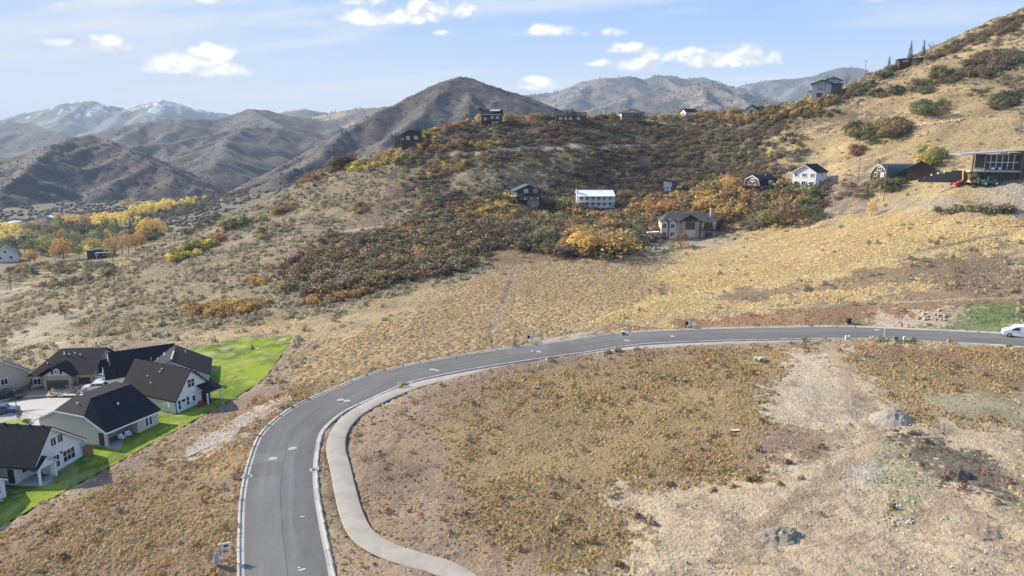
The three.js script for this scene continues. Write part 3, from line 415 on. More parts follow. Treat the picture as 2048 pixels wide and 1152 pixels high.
function ribbon(line, ys, offs, lift) {                               // a run of sheet along a line: offs = [[offset, height above the run], ...]
  const pos = [], uv = [], idx = [], n = offs.length; let s = 0;
  for (let i = 0; i < line.length; i++) { const a = line[Math.max(0, i - 1)], b = line[Math.min(line.length - 1, i + 1)], l = Math.hypot(b[0] - a[0], b[1] - a[1]), nx = (b[1] - a[1]) / l, nz = -(b[0] - a[0]) / l; if (i) s += Math.hypot(line[i][0] - line[i - 1][0], line[i][1] - line[i - 1][1]);
    offs.forEach(([o, h], k) => { pos.push(line[i][0] + nx * o, ys[i] + h + lift, -(line[i][1] + nz * o)); uv.push(o, s); if (i && k) { const q = i * n + k; idx.push(q - n - 1, q - n, q - 1, q - n, q, q - 1); } }); }
  const g = new THREE.BufferGeometry(); g.setAttribute('position', new THREE.Float32BufferAttribute(pos, 3)); g.setAttribute('uv', new THREE.Float32BufferAttribute(uv, 2)); g.setIndex(idx); g.computeVertexNormals(); return g;
}
// ---------------------------------------------------------------- the road, its kerbs and the trail beside it
const roadLen = roadLine.length * 1.5;
{
  const w = 256, h = 2048, px = new Uint8Array(w * h * 4), r = rng(8);
  for (let j = 0; j < h; j++) for (let i = 0; i < w; i++) {
    const o = (i + .5) / w * 8.6 - 4.3, s = (j + .5) / h * roadLen; let v = .125 + (r() - .5) * .012 + (nA(o * 3, s, 7) - .5) * .03 + (nC(o * 2, s * .5, .5) - .5) * .02;
    const wob = (nB(1, s, 9) - .5) * .5;
    for (const [c, k] of [[-2.5, .022], [-1.1, .016], [1.2, .026], [2.5, .012]]) v += k * Math.exp(-(((o - c - wob) / .32) ** 2)) * smooth(.3, .7, nA(c * 9, s, 14));
    if (s > 18 && s < 70) v += .03 * Math.exp(-(((o - .9 - Math.sin(s * .4) * .6) / .7) ** 2)) * nB(o, s, 4);
    v -= .05 * Math.exp(-(((o - .12 - (nA(3, s, 20) - .5) * .25) / .05) ** 2)); v -= .012 * smooth(2.4, 4.2, Math.abs(o)); v += .02 * (o < 0 ? 1 : 0) * (nA(5, s, 40) > .5 ? 1 : 0);
    if (s > 100) v *= .93;
    const k = (j * w + i) * 4; px[k] = 255 * Math.pow(clamp(v * .99), 1 / 2.2); px[k + 1] = 255 * Math.pow(clamp(v), 1 / 2.2); px[k + 2] = 255 * Math.pow(clamp(v * 1.01), 1 / 2.2); px[k + 3] = 255;
  }
  const t = new THREE.DataTexture(px, w, h); t.colorSpace = THREE.SRGBColorSpace; t.magFilter = THREE.LinearFilter; t.repeat.set(1 / 8.6, 1 / roadLen); t.offset.set(.5, 0); t.needsUpdate = true;
  structure('road', ribbon(roadLine, roadY, [[-4.25, 0], [-2, .05], [0, .08], [2, .05], [4.25, 0]], .0), withMap(t, { roughness: .9 })).userData.label = 'grey asphalt road curving round the empty lot';
  const k = thing('kerb', 'pale concrete kerb and gutter along both sides of the road', null); k.userData.kind = 'structure';
  for (const s of [-1, 1]) for (let i = 0; i + 2 < roadLine.length; i += 2) { const cut = roadLine.slice(i, i + 3).map(p => p.slice()); // each cast length between joints
    const a = cut[0], b = cut[1], l = Math.hypot(b[0] - a[0], b[1] - a[1]); a[0] += (b[0] - a[0]) / l * .03; a[1] += (b[1] - a[1]) / l * .03;
    const p = [[4.2, .012], [4.55, .0], [4.58, .0], [4.66, .13], [4.95, .14], [5.0, -.15]], g = ribbon(cut, roadY.slice(i, i + 3), s > 0 ? p : p.map(q => [-q[0], q[1]]).reverse(), .006); part('kerb_length', g, (i / 2) % 5 ? M.concrete : M.concreteDark, k); }
  const pt = speckle(256, 12, [.345, .32, .285], .1, (u, v, q) => .94 + (q() - .5) * .10 + (samp(TA, u, v) - .5) * .22); pt.repeat.set(1 / 9, 1 / 9);
  structure('path', ribbon(pathLine, pathY, [[-1.42, -.2], [-1.3, 0], [0, .02], [1.3, 0], [1.42, -.2]], .03), withMap(pt)).userData.label = 'grey paved trail that follows the inside of the bend';
  // bottom verge: pale concrete sidewalk strip ends, inlets, manholes with concrete collars, patches left by old marks
  const on = (s, o) => { const i = clamp(Math.round(s / 1.5), 0, roadLine.length - 2), a = roadLine[i], b = roadLine[i + 1], l = Math.hypot(b[0] - a[0], b[1] - a[1]), nx = (b[1] - a[1]) / l, nz = -(b[0] - a[0]) / l; return [a[0] + nx * o, roadY[i], a[1] + nz * o, Math.atan2(b[0] - a[0], -(b[1] - a[1]))]; };
  const nearest = (x, Z) => { let bi = 0, bd = 1e9; roadLine.forEach((p, i) => { const d = Math.hypot(p[0] - x, p[1] - Z); if (d < bd) { bd = d; bi = i; } }); return bi; };
  let mh = null;
  const places = [[546, 918, 'manhole cover in a pale collar on the left lane before the bend'], [585, 898, 'manhole cover in a pale collar on the right lane before the bend'], [681, 801, 'left one of two manhole covers side by side in the bend'], [694, 803, 'right one of two manhole covers side by side in the bend'], [865, 740, 'left one of two manhole covers after the bend'], [877, 741, 'right one of two manhole covers after the bend'], [1068, 702, 'first of two manhole covers on the far straight of the road'], [1079, 704, 'second of two manhole covers on the far straight of the road'], [1247, 679, 'manhole cover near the far lane below the two panel sign'], [1254, 682, 'manhole cover near the close lane below the green box'], [1347, 673, 'lone manhole cover on the road below the larger lot sign'], [1755, 660, 'manhole cover on the road right of the thin white pole']];
  for (const [u, v, label] of places) { const p = hit(u, v), i = nearest(p[0], p[2]); let o;
    if (!mh) { o = mh = thing('manhole', label, 'manhole cover'); part('collar', new THREE.CylinderGeometry(.62, .62, .05, 24), M.concrete, o); part('lid', new THREE.CylinderGeometry(.36, .36, .02, 20).translate(0, .032, 0), matte(.31, .305, .295), o); } else { o = mh.clone(); o.name = numbered('manhole'); o.userData = { ...o.userData, label }; scene.add(o); }
    o.position.set(p[0], roadY[i] + .058, -p[2]); o.userData.group = 'manholes in the road'; }
  for (const [u, v, s, label] of [[507, 957, -1, 'storm drain inlet in the left kerb at the start of the bend'], [618, 938, 1, 'storm drain inlet in the right kerb beside the trail']]) { const p = hit(u, v), i = nearest(p[0], p[2]), q = on(i * 1.5, s * 4.62), o = thing('storm_inlet', label, 'storm drain', q[0], roadY[i], q[2], q[3], 'kerb inlets'); part('apron', new THREE.CylinderGeometry(.75, .75, .06, 20).translate(s * .1, .0, 0), M.concrete, o); part('hood', box(.4, .2, 1.2, -s * .25, .1, 0), M.concreteDark, o); part('grate', box(.5, .03, .9, s * .3, .045, 0), M.iron, o); for (let k = 0; k < 5; k++) part('grate_bar', box(.46, .03, .04, s * .3, .07, -.34 + k * .17), M.metal, o); }
  for (const [u, v, w2, l2, a] of [[605, 1034, .5, .1, .2], [604, 1140, .7, .12, .5], [598, 1136, .16, .16, 0]]) { const p = hit(u, v), i = nearest(p[0], p[2]), o = part('paint_mark', box(w2, .006, l2), M.trim, scene); o.name = numbered('road_marking'); o.position.set(p[0], roadY[i] + .075, -p[2]); o.rotation.y = a; o.userData = { kind: 'structure' }; }
}
// ---------------------------------------------------------------- lawn, street of the housing estate
let lx0 = 1e9, lx1 = -1e9, lz0 = 1e9, lz1 = -1e9; for (const p of lawnPts) { lx0 = Math.min(lx0, p[0]); lx1 = Math.max(lx1, p[0]); lz0 = Math.min(lz0, p[1]); lz1 = Math.max(lz1, p[1]); }
const lawnTex = (() => { const S = 1024, px = new Uint8Array(S * S * 4), r = rng(61); for (let j = 0; j < S; j++) for (let i = 0; i < S; i++) { const x = mix(lx0, lx1, (i + .5) / S), Z = mix(lz0, lz1, (j + .5) / S), n = nA(x, Z, 7) * .5 + nB(x, Z, 1.8) * .3 + nC(x, Z, .5) * .2, mow = Math.sin((x * .55 + Z * .32 + (nA(x, Z, 22) - .5) * 6) * 3.2) * .05 * smooth(125, 140, Z), end = smooth(.50, .60, nB(x, Z, 6) * .55 + nA(x, Z, 3) * .45) * smooth(142, 166, Z + (x + 60) * .1), edge = smooth(.66, .72, nB(x + 9, Z, 3)) * .35;
  let c = mix3([.085, .135, .016], [.195, .26, .024], smooth(.3, .7, n) + mow); c = mix3(c, [.36, .34, .17], clamp(end * .85 + edge)); const k = .8 + r() * .4, o = (j * S + i) * 4; for (let q = 0; q < 3; q++) px[o + q] = 255 * Math.pow(clamp(c[q] * k), 1 / 2.2); px[o + 3] = 255; }
  const t = new THREE.DataTexture(px, S, S); t.colorSpace = THREE.SRGBColorSpace; t.magFilter = THREE.LinearFilter; t.wrapS = t.wrapT = THREE.ClampToEdgeWrapping; t.repeat.set(1 / (lx1 - lx0), 1 / (lz1 - lz0)); t.offset.set(-lx0 / (lx1 - lx0), -lz0 / (lz1 - lz0)); t.needsUpdate = true; return t; })();
const lawnBump = brushTex.clone(); lawnBump.repeat.set(.2, .2); lawnBump.needsUpdate = true;
drape('lawn', lawnPts, -.02, 2, withMap(lawnTex, { roughness: 1, bumpMap: lawnBump, bumpScale: .1 }), 1).userData.label = 'bright green mown lawn behind the houses';
const flat = pts => pts.map(p => { const h = hit(p[0], p[1]); return [h[0], h[2]]; });
drape('street', flat([[0, 806], [40, 800], [110, 796], [180, 795], [215, 800], [200, 830], [120, 870], [60, 890], [0, 930]]), .03, 2, withMap(speckle(128, 22, [.40, .39, .375], .15)), 6).userData.label = 'pale concrete cul-de-sac between the houses';
drape('pavement', flat([[0, 803], [40, 797], [110, 792], [185, 790], [230, 770], [236, 762], [226, 755], [190, 786], [110, 789], [40, 794], [0, 800]]), .07, 1.5, M.concrete, 3).userData.label = 'pale concrete pavement round the cul-de-sac';
drape('driveway', flat([[88, 793], [108, 779], [150, 773], [184, 766], [188, 767], [125, 793]]), .06, 1.5, M.concrete, 3).userData.label = 'grey concrete driveway before the stone fronted garage';
drape('driveway', flat([[186, 792], [200, 778], [214, 768], [236, 760], [232, 772], [205, 790]]), .05, 1.5, M.concrete, 3).userData.label = 'narrow concrete driveway where the silver car stands';

// ---------------------------------------------------------------- houses
function chevron(top, th, over, z0, z1, drop = 0) {                   // a bent roof sheet over a line of [x, y], eaves carried on by `over`
  const P = top.map(p => p.slice()), ext = (a, b) => { const l = Math.hypot(a[0] - b[0], a[1] - b[1]); return [a[0] + (a[0] - b[0]) / l * over, a[1] + (a[1] - b[1]) / l * over]; };
  P[0] = ext(top[0], top[1]); P[P.length - 1] = ext(top[top.length - 1], top[top.length - 2]);
  return prism([...P.map(p => [p[0], p[1] + th - drop]), ...P.reverse().map(p => [p[0], p[1] - drop])], z0, z1);
}
function metreUV(g, s = 1) { const p = g.attributes.position, u = g.attributes.uv; g.computeVertexNormals(); const n = g.attributes.normal; for (let i = 0; i < p.count; i++) { const ax = Math.abs(n.getX(i)) > Math.abs(n.getZ(i)); u.setXY(i, (ax ? p.getZ(i) : p.getX(i)) / s, (Math.abs(n.getY(i)) > .9 ? p.getZ(i) : p.getY(i)) / s); } return g; }
const roofUV = g => { const q = g.index ? g.toNonIndexed() : g; return metreUV(q, 4); };
const spin = (g, x, y, z, ry) => { g.rotateY(ry); return g.translate(x, y, z); };
function window_(o, x, y, z, ry, w, h, { cols = 1, rows = 1, m = M.trim, glass = M.glass, name = 'window', bar = .07, fr = .1, d = .12, label } = {}) { // frame with bars, pane behind; x y z = middle of the opening on the wall
  const fs = [box(w + fr, fr, d, 0, h / 2, 0), box(w + fr * 1.4, fr, d * 1.3, 0, -h / 2, 0), box(fr, h, d, -w / 2, 0, 0), box(fr, h, d, w / 2, 0, 0)];
  for (let i = 1; i < cols; i++) fs.push(box(bar, h - fr, d * .8, -w / 2 + i * w / cols, 0, 0)); for (let i = 1; i < rows; i++) fs.push(box(w - fr, bar, d * .7, 0, -h / 2 + i * h / rows, 0));
  const f = part(name, fs.map(g => spin(g, x, y, z, ry)), m, o); if (label) f.userData.label = label; part('pane', spin(box(w - fr * .5, h - fr * .5, .05), x, y, z, ry), glass, f); return f;
}
function vents(o, list) { for (const [x, y, z, k] of list) { const g = [cyl(.06, .06, .5, x, y + .2, z, 8), cyl(.13, .13, .1, x, y + .45, z, 8)]; if (k) g.push(box(.45, .08, .45, x, y + .05, z)); part('vent_pipe', g, M.whiteMetal, o); } }
function sideTurn(A, B) { const a = hit(...A), b = hit(...B), l = Math.hypot(b[0] - a[0], b[2] - a[2]), dx = (b[0] - a[0]) / l, dZ = (b[2] - a[2]) / l; return { a, b, l, turn: Math.atan2(dZ, dx), y: Math.min(a[1], b[1]) }; } // local +x runs from A to B
function pad(x, Z, r, y) { }
// white two storey house nearest the camera at the left edge
{
  const s = sideTurn([70, 971], [169, 909]), o = thing('white_house', 'white gabled house with black roof and corner porch, nearest at the left edge', 'house', s.a[0], s.y, s.a[2], s.turn), W = s.l, top = [[0, 2.8], [3.7, 7.2], [W, 2.9]], L = 15, q = 3.1;
  part('wall', [metreUV(prism([[q, -1], [W, -1], [W, 2.9], [3.7, 7.2], [q, 6.45]], -L, 0), 3), prism([[0, 2.35], [q, 2.35], [q, 6.45], [0, 2.8]], -.18, 0), block(0, q, -1, 2.75, -L, -2.8)], M.white, o);
  part('roof', roofUV(chevron(top, .2, .45, -L - .3, .45)), M.shingle, o);
  part('rake_board', chevron(top, .22, .46, .36, .47, .22), M.trim, o);
  part('porch_floor', block(-.1, q + 2.6, -.3, .12, -2.8, 1.5), M.concrete, o);
  part('porch_roof', roofUV(chevron([[-.25, 2.45], [1.5, 3.7], [3.3, 2.45]], .14, .2, -.1, 1.1)), M.shingle, o); part('porch_gable', prism([[-.1, 2.35], [1.5, 3.55], [3.1, 2.35]], .8, .95), M.white, o); part('porch_trim', chevron([[-.25, 2.45], [1.5, 3.7], [3.3, 2.45]], .16, .22, 1.05, 1.14, .1), M.trim, o);
  for (const x of [.12, 2.95]) part('post', block(x - .13, x + .13, .1, 2.4, .7, .96), M.trim, o);
  window_(o, 4.05, 4.85, .03, 0, 1.0, 1.3, { cols: 2 }); window_(o, 5.35, 4.85, .03, 0, 1.0, 1.3, { cols: 2 }); window_(o, 6.6, 1.75, .03, 0, 2.3, 1.75, { cols: 3, rows: 2 }); window_(o, 4.2, 1.75, .03, 0, 1.1, 1.9, { cols: 2, rows: 2 }); window_(o, 9.2, 2.05, .03, 0, 1.0, 1.2, { cols: 2, glass: M.paleGlass });
  window_(o, 1.8, 1.6, -2.76, 0, 1.7, .9, { cols: 2 }); window_(o, -.03, 1.5, -6.2, -Math.PI / 2, 1.9, 1.7, { cols: 2, rows: 2, glass: M.paleGlass }); part('door', box(.08, 2.1, 1.0, -.02, 1.15, -3.6), M.dark, o);
  part('wall_lamp', box(.2, .28, .18, 5.2, 2.7, .1), M.iron, o);
  for (let k = 0; k < 6; k++) part('ridge_vent', box(.35, .14, .3, 3.75, 7.42, -1 - k * 2.1), M.shingleGrey, o);
  part('step', block(8.0, 9.1, -.2, .1, .6, 1.3), M.concrete, o);
  for (const [n, x, z, l] of [['patio_chair', 1.0, .1, 'dark patio chair under the white corner porch'], ['patio_chair', 2.2, -.4, 'second dark patio chair on the porch by the post']]) { const c = thing(n, l, 'chair', 0, 0, 0, s.turn + .5); c.position.copy(new THREE.Vector3(x, .12, z).applyEuler(o.rotation).add(o.position)); part('seat', box(.55, .06, .55, 0, .42, 0), M.iron, c); part('backrest', box(.55, .55, .06, 0, .7, -.26), M.iron, c); for (const [a, b] of [[-1, -1], [1, -1], [-1, 1], [1, 1]]) part('leg', box(.05, .42, .05, a * .24, .21, b * .24), M.iron, c); }
}
{ // corner of the next white house, cut by the frame
  const s = sideTurn([-40, 1010], [13, 993]), o = thing('white_house', 'corner of a white house with black eave cut off by the left frame edge', 'house', s.a[0], s.y, s.a[2], s.turn), W = s.l;
  part('wall', metreUV(prism([[-6, -1], [W, -1], [W, 2.9], [-3, 6.2], [-6, 3.4]], -12, 0), 3), M.white, o); part('roof', roofUV(chevron([[-6, 3.4], [-3, 6.2], [W, 2.9]], .2, .45, -12.3, .4)), M.shingle, o); part('rake_board', chevron([[-6, 3.4], [-3, 6.2], [W, 2.9]], .2, .46, .32, .42, .2), M.trim, o); window_(o, W - .8, 1.4, .03, 0, .7, 1.3, { rows: 2, glass: M.paleGlass }); part('step', block(W - 1, W + .6, -.3, .08, .3, 1.1), M.concrete, o);
}
{ // grey beige house with the long roof and recessed patio
  const s = sideTurn([217, 895], [316.5, 847]), o = thing('beige_house', 'grey beige house with long black roof and a recessed brick patio', 'house', s.a[0], s.y, s.a[2], s.turn), W = s.l + .2, D = 15.4;
  const q = 5.6;
  part('wall', [metreUV(prism([[-0, -1], [0, 2.75], [-4.4, 4.75], [-10.6, 4.75], [-D, 2.5], [-D, -1]].map(p => [-p[0], p[1]]), 0, .2).rotateY(Math.PI / 2), 3), block(q, W, -1, 2.75, -D, 0), block(.2, q, -1, 2.75, -D, -2.9), block(W - .2, W, 2.7, 5.5, -10, -5)], M.beige, o);
  const R = (pts) => { const g = new THREE.BufferGeometry(), v = [], u = []; for (const f of pts) for (let i = 1; i + 1 < f.length; i++) for (const k of [0, i, i + 1]) v.push(...f[k]); g.setAttribute('position', new THREE.Float32BufferAttribute(v, 3)); g.setAttribute('uv', new THREE.Float32BufferAttribute(new Float32Array(v.length / 3 * 2), 2)); return metreUV(g, 4); };
  const e = .45, f0 = [-e, 2.6, e], f1 = [W + e, 2.6, e], r0 = [2.6, 6.4, -6.2], r1 = [W + e, 6.4, -6.2], j0 = [-e, 4.72, -4.1], j1 = [-e, 4.72, -10.9], r2 = [2.6, 6.4, -9.8], r3 = [W + e, 6.4, -9.8], b0 = [-e, 2.4, -D - e], b1 = [W + e, 2.4, -D - e];
  part('roof', R([[f0, f1, r1, r0, j0], [j0, r0, r2, j1], [r0, r1, r3, r2], [j1, r2, r3, b1, b0], [f0, [f0[0], 2.4, e], [f1[0], 2.4, e], f1], [f1, b1, r3, r1]]), M.shingle, o);
  part('fascia', [bar([-e, 2.5, e], [W + e, 2.5, e], .08, .22), bar([-e - .03, 2.5, e], [-e - .03, 4.6, -4.1], .08, .22), bar([-e - .03, 4.6, -4.1], [-e - .03, 4.6, -10.9], .08, .22), bar([-e - .03, 4.6, -10.9], [-e - .03, 2.35, -D - e], .08, .22)], M.trim, o);
  part('post', block(.02, .22, 0, 2.6, -.2, 0), M.beige, o); const pf = part('patio_floor', block(-.1, q + 1.2, -.4, .12, -2.9, 2.2), M.patio, o);
  window_(o, 1.5, 1.6, -2.85, 0, .9, 1.2); window_(o, 4.8, 1.7, -2.85, 0, .6, 1.2); part('patio_door', box(1.0, 2.1, .06, 3.3, 1.15, -2.88), M.offwhite, o); part('patio_door', box(.08, 2.2, 1.1, -.02, 1.1, -1.3), M.dark, o);
  window_(o, 7.35, 1.55, .03, 0, .55, 1.6); window_(o, 8.1, 1.55, .03, 0, .55, 1.6);
  vents(o, [[5.2, 4.6, -3.4, 0], [3.2, 6.4, -9, 1], [1.2, 5.5, -7.5, 0]]);
  for (let k = 0; k < 5; k++) part('ridge_vent', box(.35, .14, .3, 3.2 + k * 1.5, 6.42, -6.3), M.shingleGrey, o);
  for (const [x, z, t, l] of [[2.9, -.5, .2, 'left white cushioned patio chair on the recessed patio'], [4.2, -.6, -.3, 'right white cushioned patio chair on the recessed patio']]) { const c = thing('lounge_chair', l, 'chair', 0, 0, 0, s.turn + t); c.position.copy(new THREE.Vector3(x, .12, z).applyEuler(o.rotation).add(o.position)); part('seat', box(.8, .22, .7, 0, .35, 0), M.white, c); part('backrest', box(.8, .5, .18, 0, .65, -.32), M.white, c); for (const a of [-1, 1]) { part('armrest', box(.1, .16, .7, a * .42, .55, 0), M.white, c); for (const b of [-1, 1]) part('leg', box(.06, .26, .06, a * .35, .13, b * .3), M.iron, c); } }
}
{ // small timber bin screen between the two houses
  const p = hit(177, 910), o = thing('wooden_fence', 'short orange brown wooden fence between the white and beige houses', 'fence', p[0], p[1], p[2], .25); for (let k = 0; k < 9; k++) part('board', box(.17, 1.6 + (k % 2) * .03, .03, -.9 + k * .19, .75, 0), M.wood, o); part('rail', box(1.8, .08, .05, -.1, 1.2, -.04), M.wood, o); part('rail', box(1.8, .08, .05, -.1, .4, -.04), M.wood, o);
}
{ // white house with the black shed roofed porch
  const s = sideTurn([353, 827], [424, 797]), o = thing('white_house', 'white gabled house with long black roof and a small black porch roof by the lawn', 'house', s.a[0], s.y, s.a[2], s.turn), W = s.l, top = [[0, 2.45], [3.5, 7.0], [W, 3.0]], L = 14;
  part('wall', metreUV(prism([[0, -1], [W, -1], [W, 3.0], [3.5, 7.0], [0, 2.45]], -L, 0), 3), M.white, o); part('roof', roofUV(chevron(top, .2, .45, -L - .3, .35)), M.shingle, o); part('rake_board', chevron(top, .1, .46, .3, .37, .1), M.dark, o);
  part('corner_board', block(-.06, .08, -1, 2.4, -.02, .06), M.iron, o);
  window_(o, 3.5, 4.55, .03, 0, 1.5, 1.5, { cols: 2, rows: 2 }); window_(o, .75, 1.35, .03, 0, .6, 1.7, { rows: 2 }); window_(o, 1.6, 1.9, .03, 0, .9, .6); window_(o, 2.5, 1.55, .03, 0, .6, 1.6, { rows: 2 }); window_(o, 3.8, 1.6, .03, 0, .65, 1.1);
  part('porch_roof', roofUV(prism([[0, 3.75], [2.5, 2.75], [2.5, 2.6], [0, 3.6]], 4.6, W + .5).rotateY(-Math.PI / 2).translate(W + 5.1, 0, 0)), M.shingle, o);
  part('porch_floor', block(4.2, W + .3, -.4, .1, 0, 2.5), M.concrete, o); for (const x of [5.0, W + .1]) part('post', block(x - .1, x + .1, .1, 2.75, 2.05, 2.25), M.white, o); window_(o, 6.4, 1.2, .03, 0, 1.6, 2.1, { cols: 2, m: M.dark });
  vents(o, [[1.8, 4.6, -9, 1], [2.5, 5.6, -6.5, 0], [1.1, 3.8, -7.4, 0], [2.8, 6.1, -6.3, 0]]); for (let k = 0; k < 8; k++) part('ridge_vent', box(.3, .14, .35, 3.52, 7.2, -.9 - k * 1.5), M.shingleGrey, o);
  const dish = thing('satellite_dish', 'white round dish on the wall between the beige and white houses', 'satellite dish', 0, 0, 0, s.turn - 1.2); dish.position.copy(new THREE.Vector3(-.1, 1.35, -2.2).applyEuler(o.rotation).add(o.position)); part('dish', new THREE.SphereGeometry(.9, 16, 8, 0, Math.PI * 2, 0, .55).rotateX(Math.PI / 2).translate(0, 0, -.45), M.white, dish); part('arm', rod([0, -.9, .1], [0, .1, .1], .04), M.metal, dish);
  const q = new THREE.Vector3(3.9, .1, 1.6).applyEuler(o.rotation).add(o.position), b = thing('grill', 'grill under a dark red cover beside the small porch', 'grill', q.x, q.y, -q.z, s.turn); part('body', new THREE.CylinderGeometry(.42, .5, 1.2, 8).scale(1.4, .8, .9).translate(0, .48, 0), matte(.22, .02, .03), b); part('lid', new THREE.SphereGeometry(.42, 10, 6, 0, 6.3, 0, 1.6).scale(1.4, .7, .9).translate(0, .95, 0), matte(.24, .025, .035), b);
  const tq = new THREE.Vector3(5.9, .1, 1.3).applyEuler(o.rotation).add(o.position), t = thing('patio_table', 'dark round patio table under the black porch roof', 'table', tq.x, tq.y, -tq.z); part('tabletop', cyl(.6, .6, .05, 0, .72, 0, 16), M.iron, t); part('pedestal', cyl(.06, .25, .7, 0, .35, 0, 10), M.iron, t);
}
function edgeHouse(label, uv, y, turn, W, L, top, opt) { const p = uv.length > 2 ? [uv[0], y, uv[2]] : hit(...uv), o = thing(opt.name || 'white_house', label, 'house', p[0], y ?? p[1], p[2], turn); part('wall', metreUV(prism([[top[0][0], -2], [top[top.length - 1][0], -2], ...top.slice().reverse()], -L, 0), 3), opt.wall || M.white, o); part('roof', roofUV(chevron(top, .2, .45, -L - .4, .45)), opt.roof || M.shingle, o); if (opt.trim !== null) part('rake_board', chevron(top, .2, .46, .38, .47, .2), opt.trim || M.trim, o); return o; }
const ang = (dx, dZ) => Math.atan2(dx, -dZ);                          // turn that faces (dx, dZ)
{ // white house with a sun struck roof half hidden behind
  const w = wpt(342, 722, 133), o = edgeHouse('white house with a sunlit pale roof slope, half hidden behind two black roofs', [w[0], 0, w[2]], w[1] - 6.6, ang(.35, -.94), 10, 11, [[-5.6, 3.6], [0, 6.6], [6.4, 3.2]], {});
  part('dormer_roof', roofUV(prism([[-4, 4.3], [0, 5.2], [4.4, 4.2], [4.4, 4.0], [-4, 4.0]], .2, .9)), M.shingle, o); for (let k = 0; k < 7; k++) part('ridge_vent', box(.32, .16, .3, 0, 6.85, -.6 - k * .9), M.trim, o); vents(o, [[-2, 5.8, -8, 1], [-3, 5.3, -6, 0], [2, 5.8, -8, 0]]); window_(o, 0, 1.6, .03, 0, 1.6, 1.4, { cols: 2 });
}
{ // white house with twin front gables
  const w = wpt(220, 706, 138), o = edgeHouse('white house with twin front gables and a broad black roof by the driveway', [w[0], 0, w[2]], w[1] - 6.4, ang(-.83, -.57), 9, 11.5, [[-4.6, 2.6], [0, 6.4], [4.6, 2.6]], {});
  part('front_gable', metreUV(prism([[1.2, -1], [5.2, -1], [5.2, 2.6], [3.2, 4.6], [1.2, 2.6]], 0, 1.4), 3), M.offwhite, o); part('gable_roof', roofUV(chevron([[1.2, 2.6], [3.2, 4.6], [5.2, 2.6]], .16, .3, -.5, 1.75)), M.shingle, o); part('gable_trim', chevron([[1.2, 2.6], [3.2, 4.6], [5.2, 2.6]], .18, .31, 1.7, 1.78, .16), M.trim, o);
  part('porch_roof', roofUV(chevron([[-5.4, 2.4], [-3.6, 4.2], [-1.8, 2.4]], .16, .25, -.5, 2.2)), M.shingle, o); part('porch_gable', prism([[-5.3, 2.3], [-3.6, 4.0], [-1.9, 2.3]], 1.7, 1.85), M.offwhite, o); part('porch_trim', chevron([[-5.4, 2.4], [-3.6, 4.2], [-1.8, 2.4]], .18, .26, 2.15, 2.23, .16), M.trim, o); for (const x of [-5.2, -2]) part('post', block(x - .12, x + .12, -1, 2.4, 1.6, 1.84), M.trim, o); part('door', block(-4.1, -3.1, 0, 2.1, 0, .05), M.dark, o);
  window_(o, 0, 4.1, .03, 0, 1.3, 1.3, { cols: 2, rows: 2 }); window_(o, 3.2, 1.5, 1.43, 0, 1.4, 1.4, { cols: 2, rows: 2 }); window_(o, -.2, 1.3, .03, 0, .8, 1.8); vents(o, [[2.6, 4.4, -7, 0], [3.2, 3.9, -7.6, 0]]);
}
